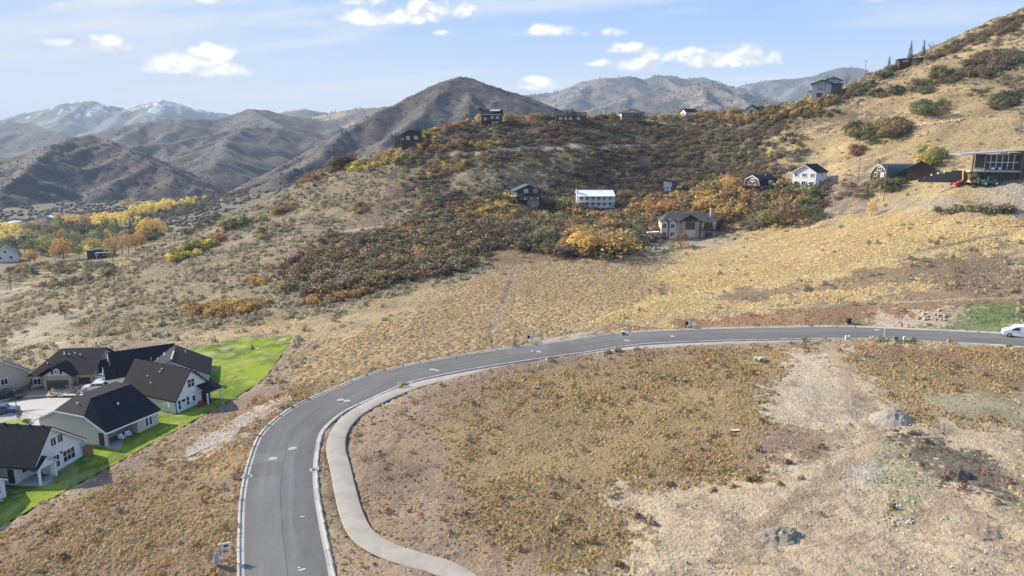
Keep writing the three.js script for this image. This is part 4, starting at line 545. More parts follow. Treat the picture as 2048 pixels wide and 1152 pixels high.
{ // stone fronted house with garages
  const s = sideTurn([64, 778], [187, 766]), o = thing('stone_house', 'house with grey stone front, dark garage doors and hipped dark roof', 'house', s.a[0], s.y, s.a[2], s.turn), W = s.l, D = 12.5, e = .5;
  part('wall', [block(0, W, -1, 2.8, -D, 0), prism([[-D, 2.8], [-6.2, 6.4], [0, 2.8]], W - .22, W - .02).rotateY(-Math.PI / 2).translate(0, 0, 0).rotateY(Math.PI).translate(0, 0, 0)].slice(0, 1), M.tanWall, o);
  part('gable_wall', (() => { const g = prism([[0, 2.8], [-6.2, 6.3], [-D, 2.8]].map(p => [-p[0], p[1]]), 0, .2); g.rotateY(Math.PI / 2); return g.translate(W - .2, 0, 0); })(), M.tanWall, o);
  const v = [], F = [[[-e, 2.75, e], [W + e, 2.75, e], [W + e, 6.5, -6.2], [3.2, 6.5, -6.2]], [[-e, 2.75, -D - e], [-e, 2.75, e], [3.2, 6.5, -6.2]], [[W + e, 2.75, -D - e], [-e, 2.75, -D - e], [3.2, 6.5, -6.2], [W + e, 6.5, -6.2]]]; for (const f of F) for (let i = 1; i + 1 < f.length; i++) for (const k of [0, i, i + 1]) v.push(...f[k]);
  const g = new THREE.BufferGeometry(); g.setAttribute('position', new THREE.Float32BufferAttribute(v, 3)); g.setAttribute('uv', new THREE.Float32BufferAttribute(new Float32Array(v.length / 3 * 2), 2)); part('roof', metreUV(g, 4), M.shingle, o);
  part('stone_gable', metreUV(prism([[3.0, -.5], [8.4, -.5], [8.4, 3.0], [5.9, 4.7], [3.0, 3.0]], 0, 1.5), 4), M.stone, o); part('gable_wall', prism([[3.2, 3.1], [8.2, 3.1], [5.9, 4.6]], 1.5, 1.56), M.beige, o); part('gable_roof', roofUV(chevron([[3.0, 3.0], [5.8, 4.9], [8.6, 3.0]], .18, .4, -2.5, 1.9)), M.shingle, o); part('gable_roof', roofUV(chevron([[1.8, 2.9], [4.2, 4.5], [5.6, 3.4]], .16, .2, -2.5, .9)), M.shingleTaupe, o);
  window_(o, 5.8, 3.85, 1.57, 0, .9, .8, { cols: 2, rows: 2 }); for (const x of [5.0, 6.6]) part('shutter', box(.42, .9, .06, x, 3.85, 1.6), M.dark, o);
  const door = part('garage_door', box(4.0, 2.1, .08, 5.7, 1.05, 1.52), M.garage, o); for (let k = 0; k < 3; k++) part('door_panel', box(3.8, .56, .04, 5.7, .4 + k * .64, 1.57), M.brown, door);
  part('stone_pier', [block(8.5, 9.0, -.5, 2.5, 0, .25), block(11.3, W, -.5, 2.5, 0, .25), block(8.5, W, 2.5, 2.75, 0, .2)], M.stone, o); part('garage_door', box(2.2, 2.1, .08, 10.15, 1.05, .06), M.garage, o);
  part('door', box(1.1, 2.2, .08, 2.5, 1.1, .06), M.dark, o); window_(o, 1.2, 1.5, .05, 0, 1.5, 1.3, { cols: 2, rows: 1 }); for (const x of [.2, 2.2]) part('shutter', box(.3, 1.4, .06, x, 1.5, .07), M.dark, o); part('stone_base', block(0, 2.9, -.5, .7, 0, .2), M.stone, o);
  vents(o, [[4.5, 5.6, -4.8, 1], [5.6, 5.4, -4.4, 0], [6.6, 5.5, -4.6, 0], [7.8, 5.3, -4.2, 0], [2.2, 4.1, -2.5, 0]]); window_(o, W + .02, 4.4, -5.4, Math.PI / 2, .8, 1.1, {});
}
{ // house at the far left with taupe roof
  const w = wpt(62, 766, 137), o = edgeHouse('tan house with taupe grey roof and white garage at the left edge', [w[0], 0, w[2]], w[1], ang(.80, -.6), 9, 13, [[-9, 2.7], [-4.2, 5.6], [0, 2.7]], { name: 'tan_house', wall: M.tanWall, roof: M.shingleTaupe });
  part('garage_wing', block(-14, -9, -1, 2.7, -7, -1), M.white, o); part('garage_roof', roofUV(prism([[-14.4, 2.6], [-11.5, 4.2], [-8.6, 2.6]], -7.4, -.6)), M.shingle, o); part('garage_door', box(3, 2, .08, -11.5, 1, -.96), M.offwhite, o); vents(o, [[-2.4, 4.2, -5, 1], [-3.2, 4.8, -6, 1]]); window_(o, -4.5, 1.5, .03, 0, 1.2, 1.2, { cols: 2 });
}
// ---------------------------------------------------------------- houses on the hill: walls, a roof of any section, openings on any face
function hillHouse(name, label, u, v, turn, { W, D, top, wall, roof, trim, win = [], chim = [], storeys = 1, over = .5, found = 5, side }) {
  const p = below(u, v), o = thing(name, label, 'house', p[0], p[1], p[2], turn); const h = W / 2;
  const at = x => { for (let i = 0; i + 1 < top.length; i++) if (x >= top[i][0] - 1e-6 && x <= top[i + 1][0] + 1e-6) return mix(top[i][1], top[i + 1][1], (x - top[i][0]) / (top[i + 1][0] - top[i][0])); return x < 0 ? top[0][1] : top[top.length - 1][1]; };
  part('wall', metreUV(prism([[-h, -found], [h, -found], [h, at(h)], ...top.slice().reverse().filter(q => Math.abs(q[0]) < h - .01), [-h, at(-h)]], -D / 2, D / 2), 3), wall, o);
  part('roof', roofUV(chevron(top, .25, over, -D / 2 - over, D / 2 + over)), roof, o); if (trim) part('rake_board', chevron(top, .3, over + .02, D / 2 + over - .02, D / 2 + over + .1, .28), trim, o);
  for (const [f, x, y, w, hh, c = 1, r = 1, g] of win) { const P = f === 'f' ? [x, y, D / 2 + .04, 0] : f === 'r' ? [h + .04, y, -x, Math.PI / 2] : f === 'l' ? [-h - .04, y, x, -Math.PI / 2] : [x, y, -D / 2 - .04, Math.PI]; window_(o, P[0], P[1], P[2], P[3], w, hh, { cols: c, rows: r, fr: .18, bar: .12, m: trim || M.trim, glass: g || M.glass }); }
  for (const [x, z, y0, y1, w, m] of chim) { const c = part('chimney', block(x - w / 2, x + w / 2, y0, y1, z - w / 2, z + w / 2), m || M.stone, o); part('chimney_cap', block(x - w * .6, x + w * .6, y1, y1 + .25, z - w * .6, z + w * .6), M.iron, c); }
  return o;
}
const gable = (W, e, r, k = 0) => [[-W / 2, e], [k, r], [W / 2, e]];
function gallery(o, x0, x1, y, z, depth, n, m, rail = 1, hgt = 2.4) { part('deck', block(x0, x1, y - .2, y, z, z + depth), m, o); for (let k = 0; k <= n; k++) part('post', box(.2, hgt, .2, mix(x0 + .1, x1 - .1, k / n), y + hgt / 2, z + depth - .12), m, o); if (rail) { const r = part('railing', [box(x1 - x0, .12, .1, (x0 + x1) / 2, y + 1, z + depth - .1), box(x1 - x0, .1, .1, (x0 + x1) / 2, y + .2, z + depth - .1)], m, o); const g = []; for (let k = 0; k < (x1 - x0) / .35; k++) g.push(box(.07, .8, .06, x0 + k * .35, y + .6, z + depth - .1)); part('baluster', g, m, r); } }
{ const o = hillHouse('chalet', 'dark timber chalet with green roofs stepped in two tiers among the brush', 1054, 413, .15, { W: 10.5, D: 9, top: [[-6, 7.2], [-.2, 9.6], [6, 7.4]], wall: M.darkWood, roof: M.greenRoof, win: [['f', -1.2, 7.2, 1.6, 1.2, 2, 1, M.paleGlass], ['f', 3, 7.2, 1.6, 1.2, 2], ['f', 2.0, 1.6, 4.6, 2.6, 2, 1, M.paleGlass]] }); part('lower_roof', roofUV(chevron([[-6.4, 4.6], [0, 6.4], [5.6, 5.0]], .22, .5, 4.2, 7.2)), M.greenRoof, o); part('lower_gable', prism([[-5.2, 3.2], [5.2, 3.2], [5.2, 5], [0, 6.2], [-5.2, 4.8]], 4.5, 6.4), M.darkWood, o); for (let k = 0; k < 6; k++) window_(o, -3.4 + k * 1.4, 4.1, 6.44, 0, .9, 1.1, { glass: k % 2 ? M.paleGlass : M.glass, m: M.cream }); gallery(o, -7.5, -3, 5.0, 1, 3.2, 2, M.offwhite); }
{ const o = hillHouse('gallery_house', 'long white house with white metal roof and two tiers of galleries', 1189, 413, .03, { W: 15.6, D: 8, top: [[-7.8, 5.0], [-7.4, 5.2], [7.6, 5.4], [7.8, 5.2]], wall: M.offwhite, roof: M.whiteMetal, win: [] }); o.remove(o.children.find(c => c.name === 'roof')); const rf = prism([[5.6, 5.0], [-1, 7.3], [-5, 5.6], [-5, 5.4], [-1, 7.05], [5.6, 4.8]], -8.4, 8.4); rf.rotateY(-Math.PI / 2).scale(1, 1, 1); part('roof', roofUV(rf), M.whiteMetal, o); for (let k = 0; k < 17; k++) part('roof_seam', bar([-8.2 + k * 1.02, 5.06, 5.58], [-8.2 + k * 1.02, 7.36, -.98], .06, .05), M.whiteMetal, o); for (const y of [0, 2.5]) { for (let k = 0; k < 6; k++) window_(o, -6.4 + k * 2.5, y + 1.25, 4.04, 0, 1.5, 1.6, { cols: 2, m: M.white }); gallery(o, -8, 8, y, 4, 1.6, 6, M.white, 1, 2.4); } const c = part('chimney', block(-8.6, -7.8, -2, 7.4, 1.5, 3), M.white, o); part('chimney_cap', block(-8.7, -7.7, 7.4, 7.6, 1.4, 3.1), M.whiteMetal, c); part('flue', cyl(.18, .18, 1.2, 1.8, 7.2, -.5), M.metal, o); }
{ const o = hillHouse('narrow_house', 'narrow dark green grey house with tall windows standing in the brush', 1339, 386, -.5, { W: 4.6, D: 6.4, top: [[-2.3, 6.6], [-2.0, 6.7], [2.3, 5.8]], wall: M.slate, roof: M.shingleTaupe, win: [] }); for (let k = 0; k < 4; k++) window_(o, -1.5 + k * .95, 4.2, 3.24, 0, .7, 2.1, { glass: M.paleGlass }); window_(o, 0, 1.8, 3.24, 0, 2.8, 1.6, { cols: 3, glass: M.paleGlass }); gallery(o, -2.6, 2.6, .2, 3.2, 1.2, 2, M.charcoal); part('flue', cyl(.15, .15, 1.2, 1.2, 6.9, -1), M.metal, o); }
{ const o = hillHouse('manor_house', 'large grey roofed stone manor with twin arched bays and a tall chimney', 1374, 470, -.08, { W: 20, D: 11, top: [[0, 0], [1, 1]], wall: M.cream, roof: M.shingleGrey }); for (const n of ['wall', 'roof']) o.remove(o.children.find(c => c.name === n));
  part('wall', [block(-10, 9.5, -4, 5.4, -6, 4), block(-3, 3.5, -4, 6.2, 2, 5)], M.cream, o); part('stone_base', block(4, 9.6, -4, 2.4, 3, 5.2), M.stone, o);
  const v = [], e = .8, F = [[[-10.6, 5.3, 4.7], [10.2, 5.3, 4.7], [9.4, 8.2, -1], [-7.4, 8.2, -1]], [[-10.6, 5.3, -6.6], [-10.6, 5.3, 4.7], [-7.4, 8.2, -1]], [[10.2, 5.3, 4.7], [10.2, 5.3, -6.6], [9.4, 8.2, -1]], [[10.2, 5.3, -6.6], [-10.6, 5.3, -6.6], [-7.4, 8.2, -1], [9.4, 8.2, -1]]]; for (const f of F) for (let i = 1; i + 1 < f.length; i++) for (const k of [0, i, i + 1]) v.push(...f[k]); const g = new THREE.BufferGeometry(); g.setAttribute('position', new THREE.Float32BufferAttribute(v, 3)); g.setAttribute('uv', new THREE.Float32BufferAttribute(new Float32Array(v.length / 3 * 2), 2)); part('roof', metreUV(g, 4), M.shingleGrey, o);
  for (const x of [-9.2, -6.3]) { part('bay', prism([[x - 1.15, -4], [x + 1.15, -4], [x + 1.15, 5.2], [x + .7, 5.9], [x, 6.15], [x - .7, 5.9], [x - 1.15, 5.2]], 4, 5.8), M.cream, o); part('bay_roof', chevron([[x - 1.4, 5.3], [x - .8, 6.0], [x, 6.3], [x + .8, 6.0], [x + 1.4, 5.3]], .2, .1, 3, 6.2), M.shingleGrey, o); window_(o, x, 4.0, 5.84, 0, 1.4, 1.6, { cols: 2, fr: .15, m: M.offwhite }); window_(o, x, .9, 5.84, 0, 1.5, 1.6, { cols: 2, fr: .15, m: M.offwhite }); }
  part('gable_roof', roofUV(chevron([[-3.6, 5.6], [.2, 7.8], [4.0, 5.6]], .25, .5, -1, 5.8)), M.shingle, o); part('gable_wall', prism([[-3.2, 5.5], [3.6, 5.5], [.2, 7.5]], 4.9, 5.1), M.darkWood, o); window_(o, .2, 4.0, 5.06, 0, 3.4, 2.6, { cols: 3, m: M.brown }); window_(o, 6.6, 3.9, 4.1, 0, 3.2, 2.6, { cols: 3, m: M.brown }); window_(o, 6.9, .6, 5.24, 0, 2.2, 2.0, { cols: 2, m: M.brown }); for (const x of [-2.4, 2.9, 4.6, 8.9]) part('stone_pier', block(x - .5, x + .5, -3, 5.2, 4.1, 5.5), M.stone, o); gallery(o, 3.6, 9.6, 2.5, 4.2, 1.8, 2, M.brown);
  const c = part('chimney', block(8.0, 9.7, 0, 10.4, -.4, 1.6), matte(.36, .27, .22), o); part('chimney_cap', block(7.9, 9.8, 10.4, 11.0, -.5, 1.7), M.dark, c); }
{ const o = hillHouse('farmhouse', 'white two storey house with black gable roof behind the trees', 1618, 372, .6, { W: 9, D: 11.5, top: gable(9, 5.6, 8.4), wall: M.white, roof: M.shingle, trim: M.trim, win: [['f', -3, 4.4, 1.3, 1.3, 2, 1], ['f', 0, 4.4, 1.6, 1.3, 2, 1], ['f', 3, 4.4, 1.3, 1.3, 2, 1], ['f', -3, 1.2, 1.6, 1.6, 2], ['f', 0, 1.2, 1.8, 1.8, 2], ['f', 3, 1.2, 1.6, 1.6, 2], ['r', -3.6, 4.8, 1, 1.2], ['r', .4, 4.8, 1, 1.8], ['r', 4, 4.8, .9, 1.0], ['r', -1, 1.6, 2, 1.8, 2]] }); o.rotation.y = -.75; }
{ const o = hillHouse('barn_house', 'grey barn roofed house with white trimmed gambrel front and red deck', 1521, 383, -.75, { W: 8, D: 9, top: [[-4.1, 2.8], [-3.2, 5.6], [0, 7.2], [3.2, 5.6], [4.1, 2.8]], wall: M.slate, roof: M.shingle, trim: M.trim, over: .3, win: [['f', 0, 5.2, 1.6, 1.4, 2], ['f', -1.2, 2.2, 1.4, 1.8], ['f', 1.4, 2.2, 1.4, 1.8], ['r', .5, 1.2, 3, 1.9, 4]] }); gallery(o, -5.5, 5, 2.9, 4.4, 3, 3, M.redWood); window_(o, 4.2, 4.1, -.5, Math.PI / 2, 1.3, 1.2, { cols: 2, fr: .2 }); part('lower_wall', block(4.0, 4.35, -3, 2.7, -4.5, 4.5), M.beige, o); part('dormer_arch', new THREE.TorusGeometry(.9, .16, 6, 12, Math.PI).rotateY(Math.PI / 2).translate(4.1, 4.1, -.5), M.trim, o); part('flue', cyl(.16, .16, 1, 1, 7.3, -1), M.metal, o); }
{ const P = []; for (let k = 0; k <= 8; k++) { const a = Math.PI - k / 8 * Math.PI; P.push([Math.cos(a) * 4.5, .2 + Math.sin(a) * 5.3 * (1 - .12 * Math.abs(Math.cos(a)))]); } const o = hillHouse('arched_house', 'house under a curved dark green barrel roof on the golden slope', 1790, 356, -1.42, { W: 9, D: 13, top: P, wall: M.charcoal, roof: M.greenMetal, trim: M.offwhite, over: .25, win: [['f', 0, 3.7, 2.2, 1.4, 2], ['f', -1.8, 1.4, 1.4, 1.6], ['f', 1.8, 1.4, 1.6, 1.8, 2, 1, M.paleGlass]] }); part('side_wing', metreUV(prism([[-4, -3], [4, -3], [4, 4.2], [0, 6.6], [-4, 4.2]], -4, 4).rotateY(.9).translate(7, 0, -4.5), 3), M.darkWood, o); part('side_roof', roofUV(chevron([[-4, 4.2], [0, 6.8], [4, 4.2]], .2, .5, -4.4, 4.4).rotateY(.9).translate(7, 0, -4.5)), M.greenMetal, o); part('skylight', new THREE.SphereGeometry(.6, 10, 6).scale(1, .5, 1).translate(4.5, 3.0, 1), M.glass, o); }
{ const o = hillHouse('ridge_house', 'dark brown timber house on the left shoulder of the ridge', 822, 286, .12, { W: 11, D: 9, top: [[-5.6, 5.2], [-.2, 8.2], [5.8, 6.6]], wall: M.darkWood, roof: M.brown, win: [['f', -1.6, 3.2, 1.7, 2.0, 2, 1, M.paleGlass], ['f', 3.0, 3.4, 2.0, 1.8, 2, 1, M.paleGlass], ['f', -4.6, 2.4, 1, 1]] }); part('porch_roof', roofUV(prism([[-9.2, 2.8], [-5.4, 4.4], [-5.4, 4.7], [-9.2, 3.1]], -3.5, 4.8)), M.brown, o); for (const z of [-2, 1.2, 4.2]) part('post', box(.3, 4.6, .3, -8.6, .6, z), M.brown, o); part('wing_roof', roofUV(chevron([[2, 7.4], [5, 7.9], [7.4, 6.8]], .25, .4, -4, 4.8)), M.brown, o); }
{ const o = hillHouse('log_house', 'dark log house with bright metal dormer roof on the ridge top', 984, 246, -.12, { W: 11.5, D: 9, top: [[0, 0], [1, 1]], wall: M.log, roof: M.shingle }); for (const n of ['wall', 'roof']) o.remove(o.children.find(c => c.name === n)); part('wall', block(-5.7, 5.7, -4, 5.2, -4.5, 4.5), M.log, o); part('gable_wall', (() => { const g = prism([[-4.5, 5.2], [0, 8.4], [4.5, 5.2]], 0, .25); g.rotateY(Math.PI / 2); return g.translate(-5.7, 0, 0); })(), M.log, o); const rf = prism([[5.4, 4.8], [0, 8.7], [-5.4, 4.8], [-5.4, 4.5], [0, 8.4], [5.4, 4.5]], -6.3, 6.3); rf.rotateY(-Math.PI / 2); part('roof', roofUV(rf), M.shingle, o); part('dormer', block(-.5, 4.8, 5.4, 8.0, -2, 2.2), M.log, o); const dr = prism([[3.0, 7.8], [-3, 9.0], [-3, 8.7], [3.0, 7.5]], -.8, 5.2); dr.rotateY(-Math.PI / 2).translate(4.4, 0, 0).scale(1, 1, 1); part('dormer_roof', dr.translate(-.1, 0, 0), M.whiteMetal, o); part('porch_roof', prism([[-6.4, 4.9], [6.6, 4.9], [6.6, 5.15], [-6.4, 5.15]], 4.4, 6.0), M.whiteMetal, o); for (const [x, y] of [[-3.4, 2.4], [.9, 3.4], [4.0, 3.4], [1.4, -.2], [3.6, -.2]]) window_(o, x, y, 4.55, 0, 1.5, 1.4, { cols: 2, glass: M.paleGlass, fr: .25 }); window_(o, 1.6, 6.7, 2.25, 0, 1.4, 1, { fr: .2 }); gallery(o, -7, 2, .8, 4.5, 2, 3, M.log); }
{ const p = below(961, 240), o = thing('stone_chimney', 'stone chimney stack left of the dark log house on the ridge', 'chimney', p[0], p[1], p[2] + 2); part('stack', block(-.8, .8, -2, 6.2, -.8, .8), M.stone, o); part('hood', block(-1, 1, 6.2, 7.8, -1, 1), M.dark, o); part('shoulder', block(-2.6, .6, -2, 2.6, -1, 1), M.offwhite, o); }
{ const o = hillHouse('shingle_house', 'long brown shingled house with pale dormer roof on the ridge', 1141, 243, 0, { W: 18, D: 8, top: [[0, 0], [1, 1]], wall: M.brown, roof: M.shingleTaupe }); for (const n of ['wall', 'roof']) o.remove(o.children.find(c => c.name === n)); part('wall', block(-9, 9, -4, 3.6, -4, 4), M.brown, o); const mk = (x0, x1, e, r) => { const g = prism([[4.8, e], [0, r], [-4.8, e], [-4.8, e - .3], [0, r - .3], [4.8, e - .3]], x0, x1); g.rotateY(-Math.PI / 2); return g; }; part('roof', roofUV(mk(-2, 9.6, 3.6, 7.4)), M.shingleTaupe, o); part('wing_roof', roofUV(mk(-9.6, -2.01, 3.4, 6.2)), M.shingleTaupe, o); for (const [x, r] of [[-8.9, 7.1], [1.6, 7.1], [8.9, 5.9]]) part('gable_wall', prism([[-4, 3.6], [0, r], [4, 3.6]], 0, .2).rotateY(Math.PI / 2).translate(x, 0, 0), M.brown, o); part('dormer', block(-4.6, .6, 4.4, 6.5, -1, 2.6), M.brown, o); part('dormer_roof', block(-5, 1.2, 6.5, 6.75, -1.6, 3.0), M.whiteMetal, o); for (const x of [-3.4, -.7]) window_(o, x, 5.4, 2.65, 0, 1.3, 1.1, { fr: .3 }); for (const [x, w] of [[-6.2, 1.8], [-3.2, 1.2], [-.4, 1.4], [4.4, 1.6]]) window_(o, x, 1.9, 4.05, 0, w, 1.6, { fr: .2, glass: M.paleGlass }); for (const x of [-9, .9]) part('chimney', block(x - .4, x + .4, 2, 8, -.6, .6), M.dark, o); }
{ const o = hillHouse('gallery_house', 'tan hip roofed house with two dark balconies across its front on the ridge', 1262, 243, .05, { W: 14, D: 9, top: [[0, 0], [1, 1]], wall: M.cream, roof: M.shingleTaupe }); for (const n of ['wall', 'roof']) o.remove(o.children.find(c => c.name === n)); part('wall', block(-7, 7, -4, 5.6, -4.5, 4), M.cream, o); part('roof', new THREE.CylinderGeometry(3.2, 10.6, 2.6, 4, 1).rotateY(Math.PI / 4).scale(1.05, 1, .8).translate(0, 6.9, 0), M.shingleTaupe, o); part('front_gable', prism([[-3, 5.6], [0, 6.9], [3, 5.6]], 3, 6.2), M.cream, o); for (const y of [0, 2.9]) { for (let k = 0; k < 6; k++) window_(o, -5.6 + k * 2.25, y + 1.4, 4.04, 0, 1.2, 1.7, { cols: 2, fr: .15 }); gallery(o, -7.3, 7.3, y, 4, 1.8, 6, M.dark, 1, 2.6); } }
{ const o = hillHouse('ridge_house', 'small house with a sunlit white gable end on the far ridge', 1377, 236, .9, { W: 6, D: 9, top: gable(6, 4, 6.2), wall: M.white, roof: M.shingle, win: [['f', 0, 2.6, 1.2, 1.2]] }); o.rotation.y = -1.15; }
{ const o = hillHouse('turret_house', 'dark roofed house with gable, cone turret and pale chimneys behind the brush', 1505, 233, -.5, { W: 9, D: 9, top: gable(9, 3.4, 7.2), wall: M.cream, roof: M.shingle, trim: M.dark, win: [['f', 0, 3, 1.6, 1.6, 2]] }); part('long_roof', roofUV((() => { const g = prism([[4, 3.6], [0, 6.4], [-4, 3.6]], 0, 17); g.rotateY(Math.PI / 2); return g.translate(2, .4, -4); })()), M.shingle, o); part('turret', cyl(1.9, 1.9, 6, 16, 2.2, -2, 16), M.cream, o); part('turret_roof', new THREE.ConeGeometry(2.5, 3.6, 16).translate(16, 7.2, -2), M.shingle, o); for (const [x, z, y] of [[6, -4, 10], [22, -4, 9]]) { const c = part('chimney', block(x - .6, x + .6, -2, y, z - .6, z + .6), M.cream, o); part('chimney_cap', block(x - .75, x + .75, y, y + .3, z - .75, z + .75), M.iron, c); } }
{ const o = hillHouse('hillside_villa', 'grey stucco villa with wide dark eaves on the right slope', 1643, 196, -.45, { W: 9, D: 9, top: gable(9, 7.0, 8.6), wall: M.grey, roof: M.shingle, trim: M.dark, over: 1, found: 7, win: [['f', 0, 5.3, 3.2, 2.6, 2, 1, M.paleGlass], ['l', 1, 4.4, 1.6, 2.2, 2], ['l', 1.5, .5, 2, 2.4, 2], ['f', -1, 1.2, 2.4, 2, 2]] }); part('upper_roof', roofUV(chevron([[1, 8.6], [5, 10.2], [9, 8.4]], .3, .6, -6, 1)), M.shingle, o); part('upper_wall', prism([[1.6, 4], [8.4, 4], [8.4, 8.5], [5, 10], [1.6, 8.7]], -5.4, .4), M.grey, o); window_(o, 5, 9.1, .45, 0, 2, .8); part('balcony', [block(-6.2, -4.4, 3, 3.25, -1, 3.5), block(-6.2, -6.1, 3.2, 4.2, -1, 3.5)], M.dark, o); part('side_roof', block(4.2, 10, 6.4, 6.7, -1, 5.5), M.shingle, o); part('side_wall', block(4.4, 9.4, -6, 6.4, -1.5, 4.4), M.slate, o); part('chimney', block(1.4, 2.4, 8, 11, -2.5, -1.5), M.grey, o); }
{ const o = hillHouse('flat_roof_cabin', 'dark flat roofed cabin among conifers high on the right slope', 1822, 128, -.2, { W: 14, D: 6, top: [[-7.4, 2.6], [0, 2.8], [7.4, 3.4]], wall: M.darkWood, roof: M.shingleTaupe, win: [['f', -4, 1.6, 2.6, 1, 3], ['f', 1, 1.7, 2.2, 1, 2]] }); }
// glass fronted modern house under construction at the right edge
{ const p = hit(1985, 364), o = thing('modern_house', 'modern glass fronted house with thin flat roof at the right edge', 'house', p[0], p[1], p[2], -.28);
  part('lower_wall', block(-3.6, 12, -2, 2.9, -8, 0), M.slate, o); part('concrete_wall', block(-6, -3.6, -1, 2.8, -7, -1.5), M.grey, o); part('deck_slab', block(-6.6, 6.2, 2.9, 3.25, -8, 1.8), M.grey, o); part('end_wall', [block(6.0, 6.5, -1, 8.2, -8, 1.6), block(6.5, 12, 2.9, 8.0, -8, 0)], M.slate, o);
  for (let i = 0; i < 6; i++) for (let j = 0; j < 2; j++) window_(o, -1.9 + i * 1.45, 4.5 + j * 2.2, .04, 0, 1.35, 2.1, { m: M.offwhite, fr: .1 }); part('glass_wall_back', block(-2.7, 6, 3.25, 7.8, -8, -.1), M.charcoal, o); for (const x of [-2, .6, 3.2]) window_(o, x, 1.3, .05, 0, 2.2, 2.3, { cols: 2, m: M.iron }); for (const x of [-5.8, -2.6]) part('post', block(x - .15, x + .15, -1, 7.7, .9, 1.2), M.iron, o);
  const rf = prism([[-9.6, 7.9], [5.5, 9.1], [16, 7.4], [16, 7.1], [5.5, 8.75], [-9.6, 7.65]], -9, 2.4); part('roof', rf, M.metal, o); const rl = part('railing', [box(12.4, .07, .06, -.3, 4.2, 1.7)], M.iron, o); for (let k = 0; k < 9; k++) part('baluster', box(.06, .95, .06, -6.4 + k * 1.52, 3.72, 1.7), M.iron, rl);
  const w = (k, h) => block(-12 - k * 1.7, -10.3 - k * 1.7, -.4, h, -2.2, -1.8); part('retaining_wall', [block(-10.3, -6, -.4, 3.2, -2.2, -1.8), w(0, 2.7), w(1, 2.2), w(2, 1.7), w(3, 1.2), w(4, .7)], M.slate, o); part('coping', [0, 1, 2].map(k => block(-12.1 - k * 1.7, -11.7 - k * 1.7, 2.6 - k * .5, 3.0 - k * .5, -2.3, -1.7)), M.white, o);
  for (const [x, l] of [[-.6, 'left white chair on the deck of the modern house'], [1.1, 'right white chair on the deck of the modern house']]) { const c = thing('deck_chair', l, 'chair', 0, 0, 0, -.28); c.position.copy(new THREE.Vector3(x, 3.25, 1.0).applyEuler(o.rotation).add(o.position)); part('seat', box(.8, .2, .7, 0, .4, 0), M.white, c); part('backrest', box(.8, .55, .15, 0, .75, -.3), M.white, c); for (const a of [-1, 1]) part('leg', box(.08, .4, .6, a * .34, .2, 0), M.white, c); } }
// houses in the valley
{ hillHouse('valley_house', 'white gabled farmhouse in the valley at the left edge under green trees', 15, 522, .5, { W: 13, D: 12, top: gable(13, 5.5, 10), wall: M.offwhite, roof: M.slate, trim: M.trim, win: [['f', -3, 3, 1.8, 1.8], ['f', 3, 3, 1.8, 1.8], ['f', 0, 6.8, 1.6, 1.6]] });
  const b = hillHouse('valley_house', 'low dark roofed cabin in the valley below the orange trees', 203, 514, .35, { W: 15, D: 8, top: [[-7.6, 4.8], [0, 5.6], [7.6, 4.4]], wall: M.darkWood, roof: M.shingleGrey, win: [['f', -2, 2.4, 1.8, 1.6], ['f', 3, 2.4, 2.4, 1.6]] }); part('awning', block(-2, 8, 3.6, 3.85, 4, 7.5), M.whiteMetal, b); for (const x of [-1.6, 7.6]) part('post', box(.3, 6, .3, x, .7, 7.2), M.whiteMetal, b);
  hillHouse('barn', 'pale flat barn at the foot of the left foothill', 36, 454, 0, { W: 18, D: 10, top: [[-9, 5.2], [0, 6.6], [9, 5.2]], wall: M.offwhite, roof: M.whiteMetal, win: [['f', -4, 2, 2.5, 2.5], ['f', 4, 2, 2.5, 2.5]] }).rotation.y = 1.4;
  const w = hillHouse('valley_house', 'white house with shining roofs behind the orange trees in the valley', 100, 447, .3, { W: 20, D: 12, top: gable(20, 5, 9), wall: M.white, roof: M.whiteMetal, win: [['f', -5, 2.5, 3, 2], ['f', 4, 2.5, 3, 2]] }); part('side_roof', prism([[-4, 4], [0, 7], [4, 4]], -9, 9).translate(10, 0, 0), M.whiteMetal, w); }
for (const o of scene.children) { if (/^(ridge_house|log_house|shingle_house|gallery_house_001|turret_house|flat_roof_cabin)/.test(o.name)) o.scale.set(.92, .84, .92); if (/^arched_house/.test(o.name)) o.scale.set(.95, .86, .95); if (/^barn_house/.test(o.name)) { o.rotation.y = -1.05; o.scale.set(1, .92, 1.1); } }

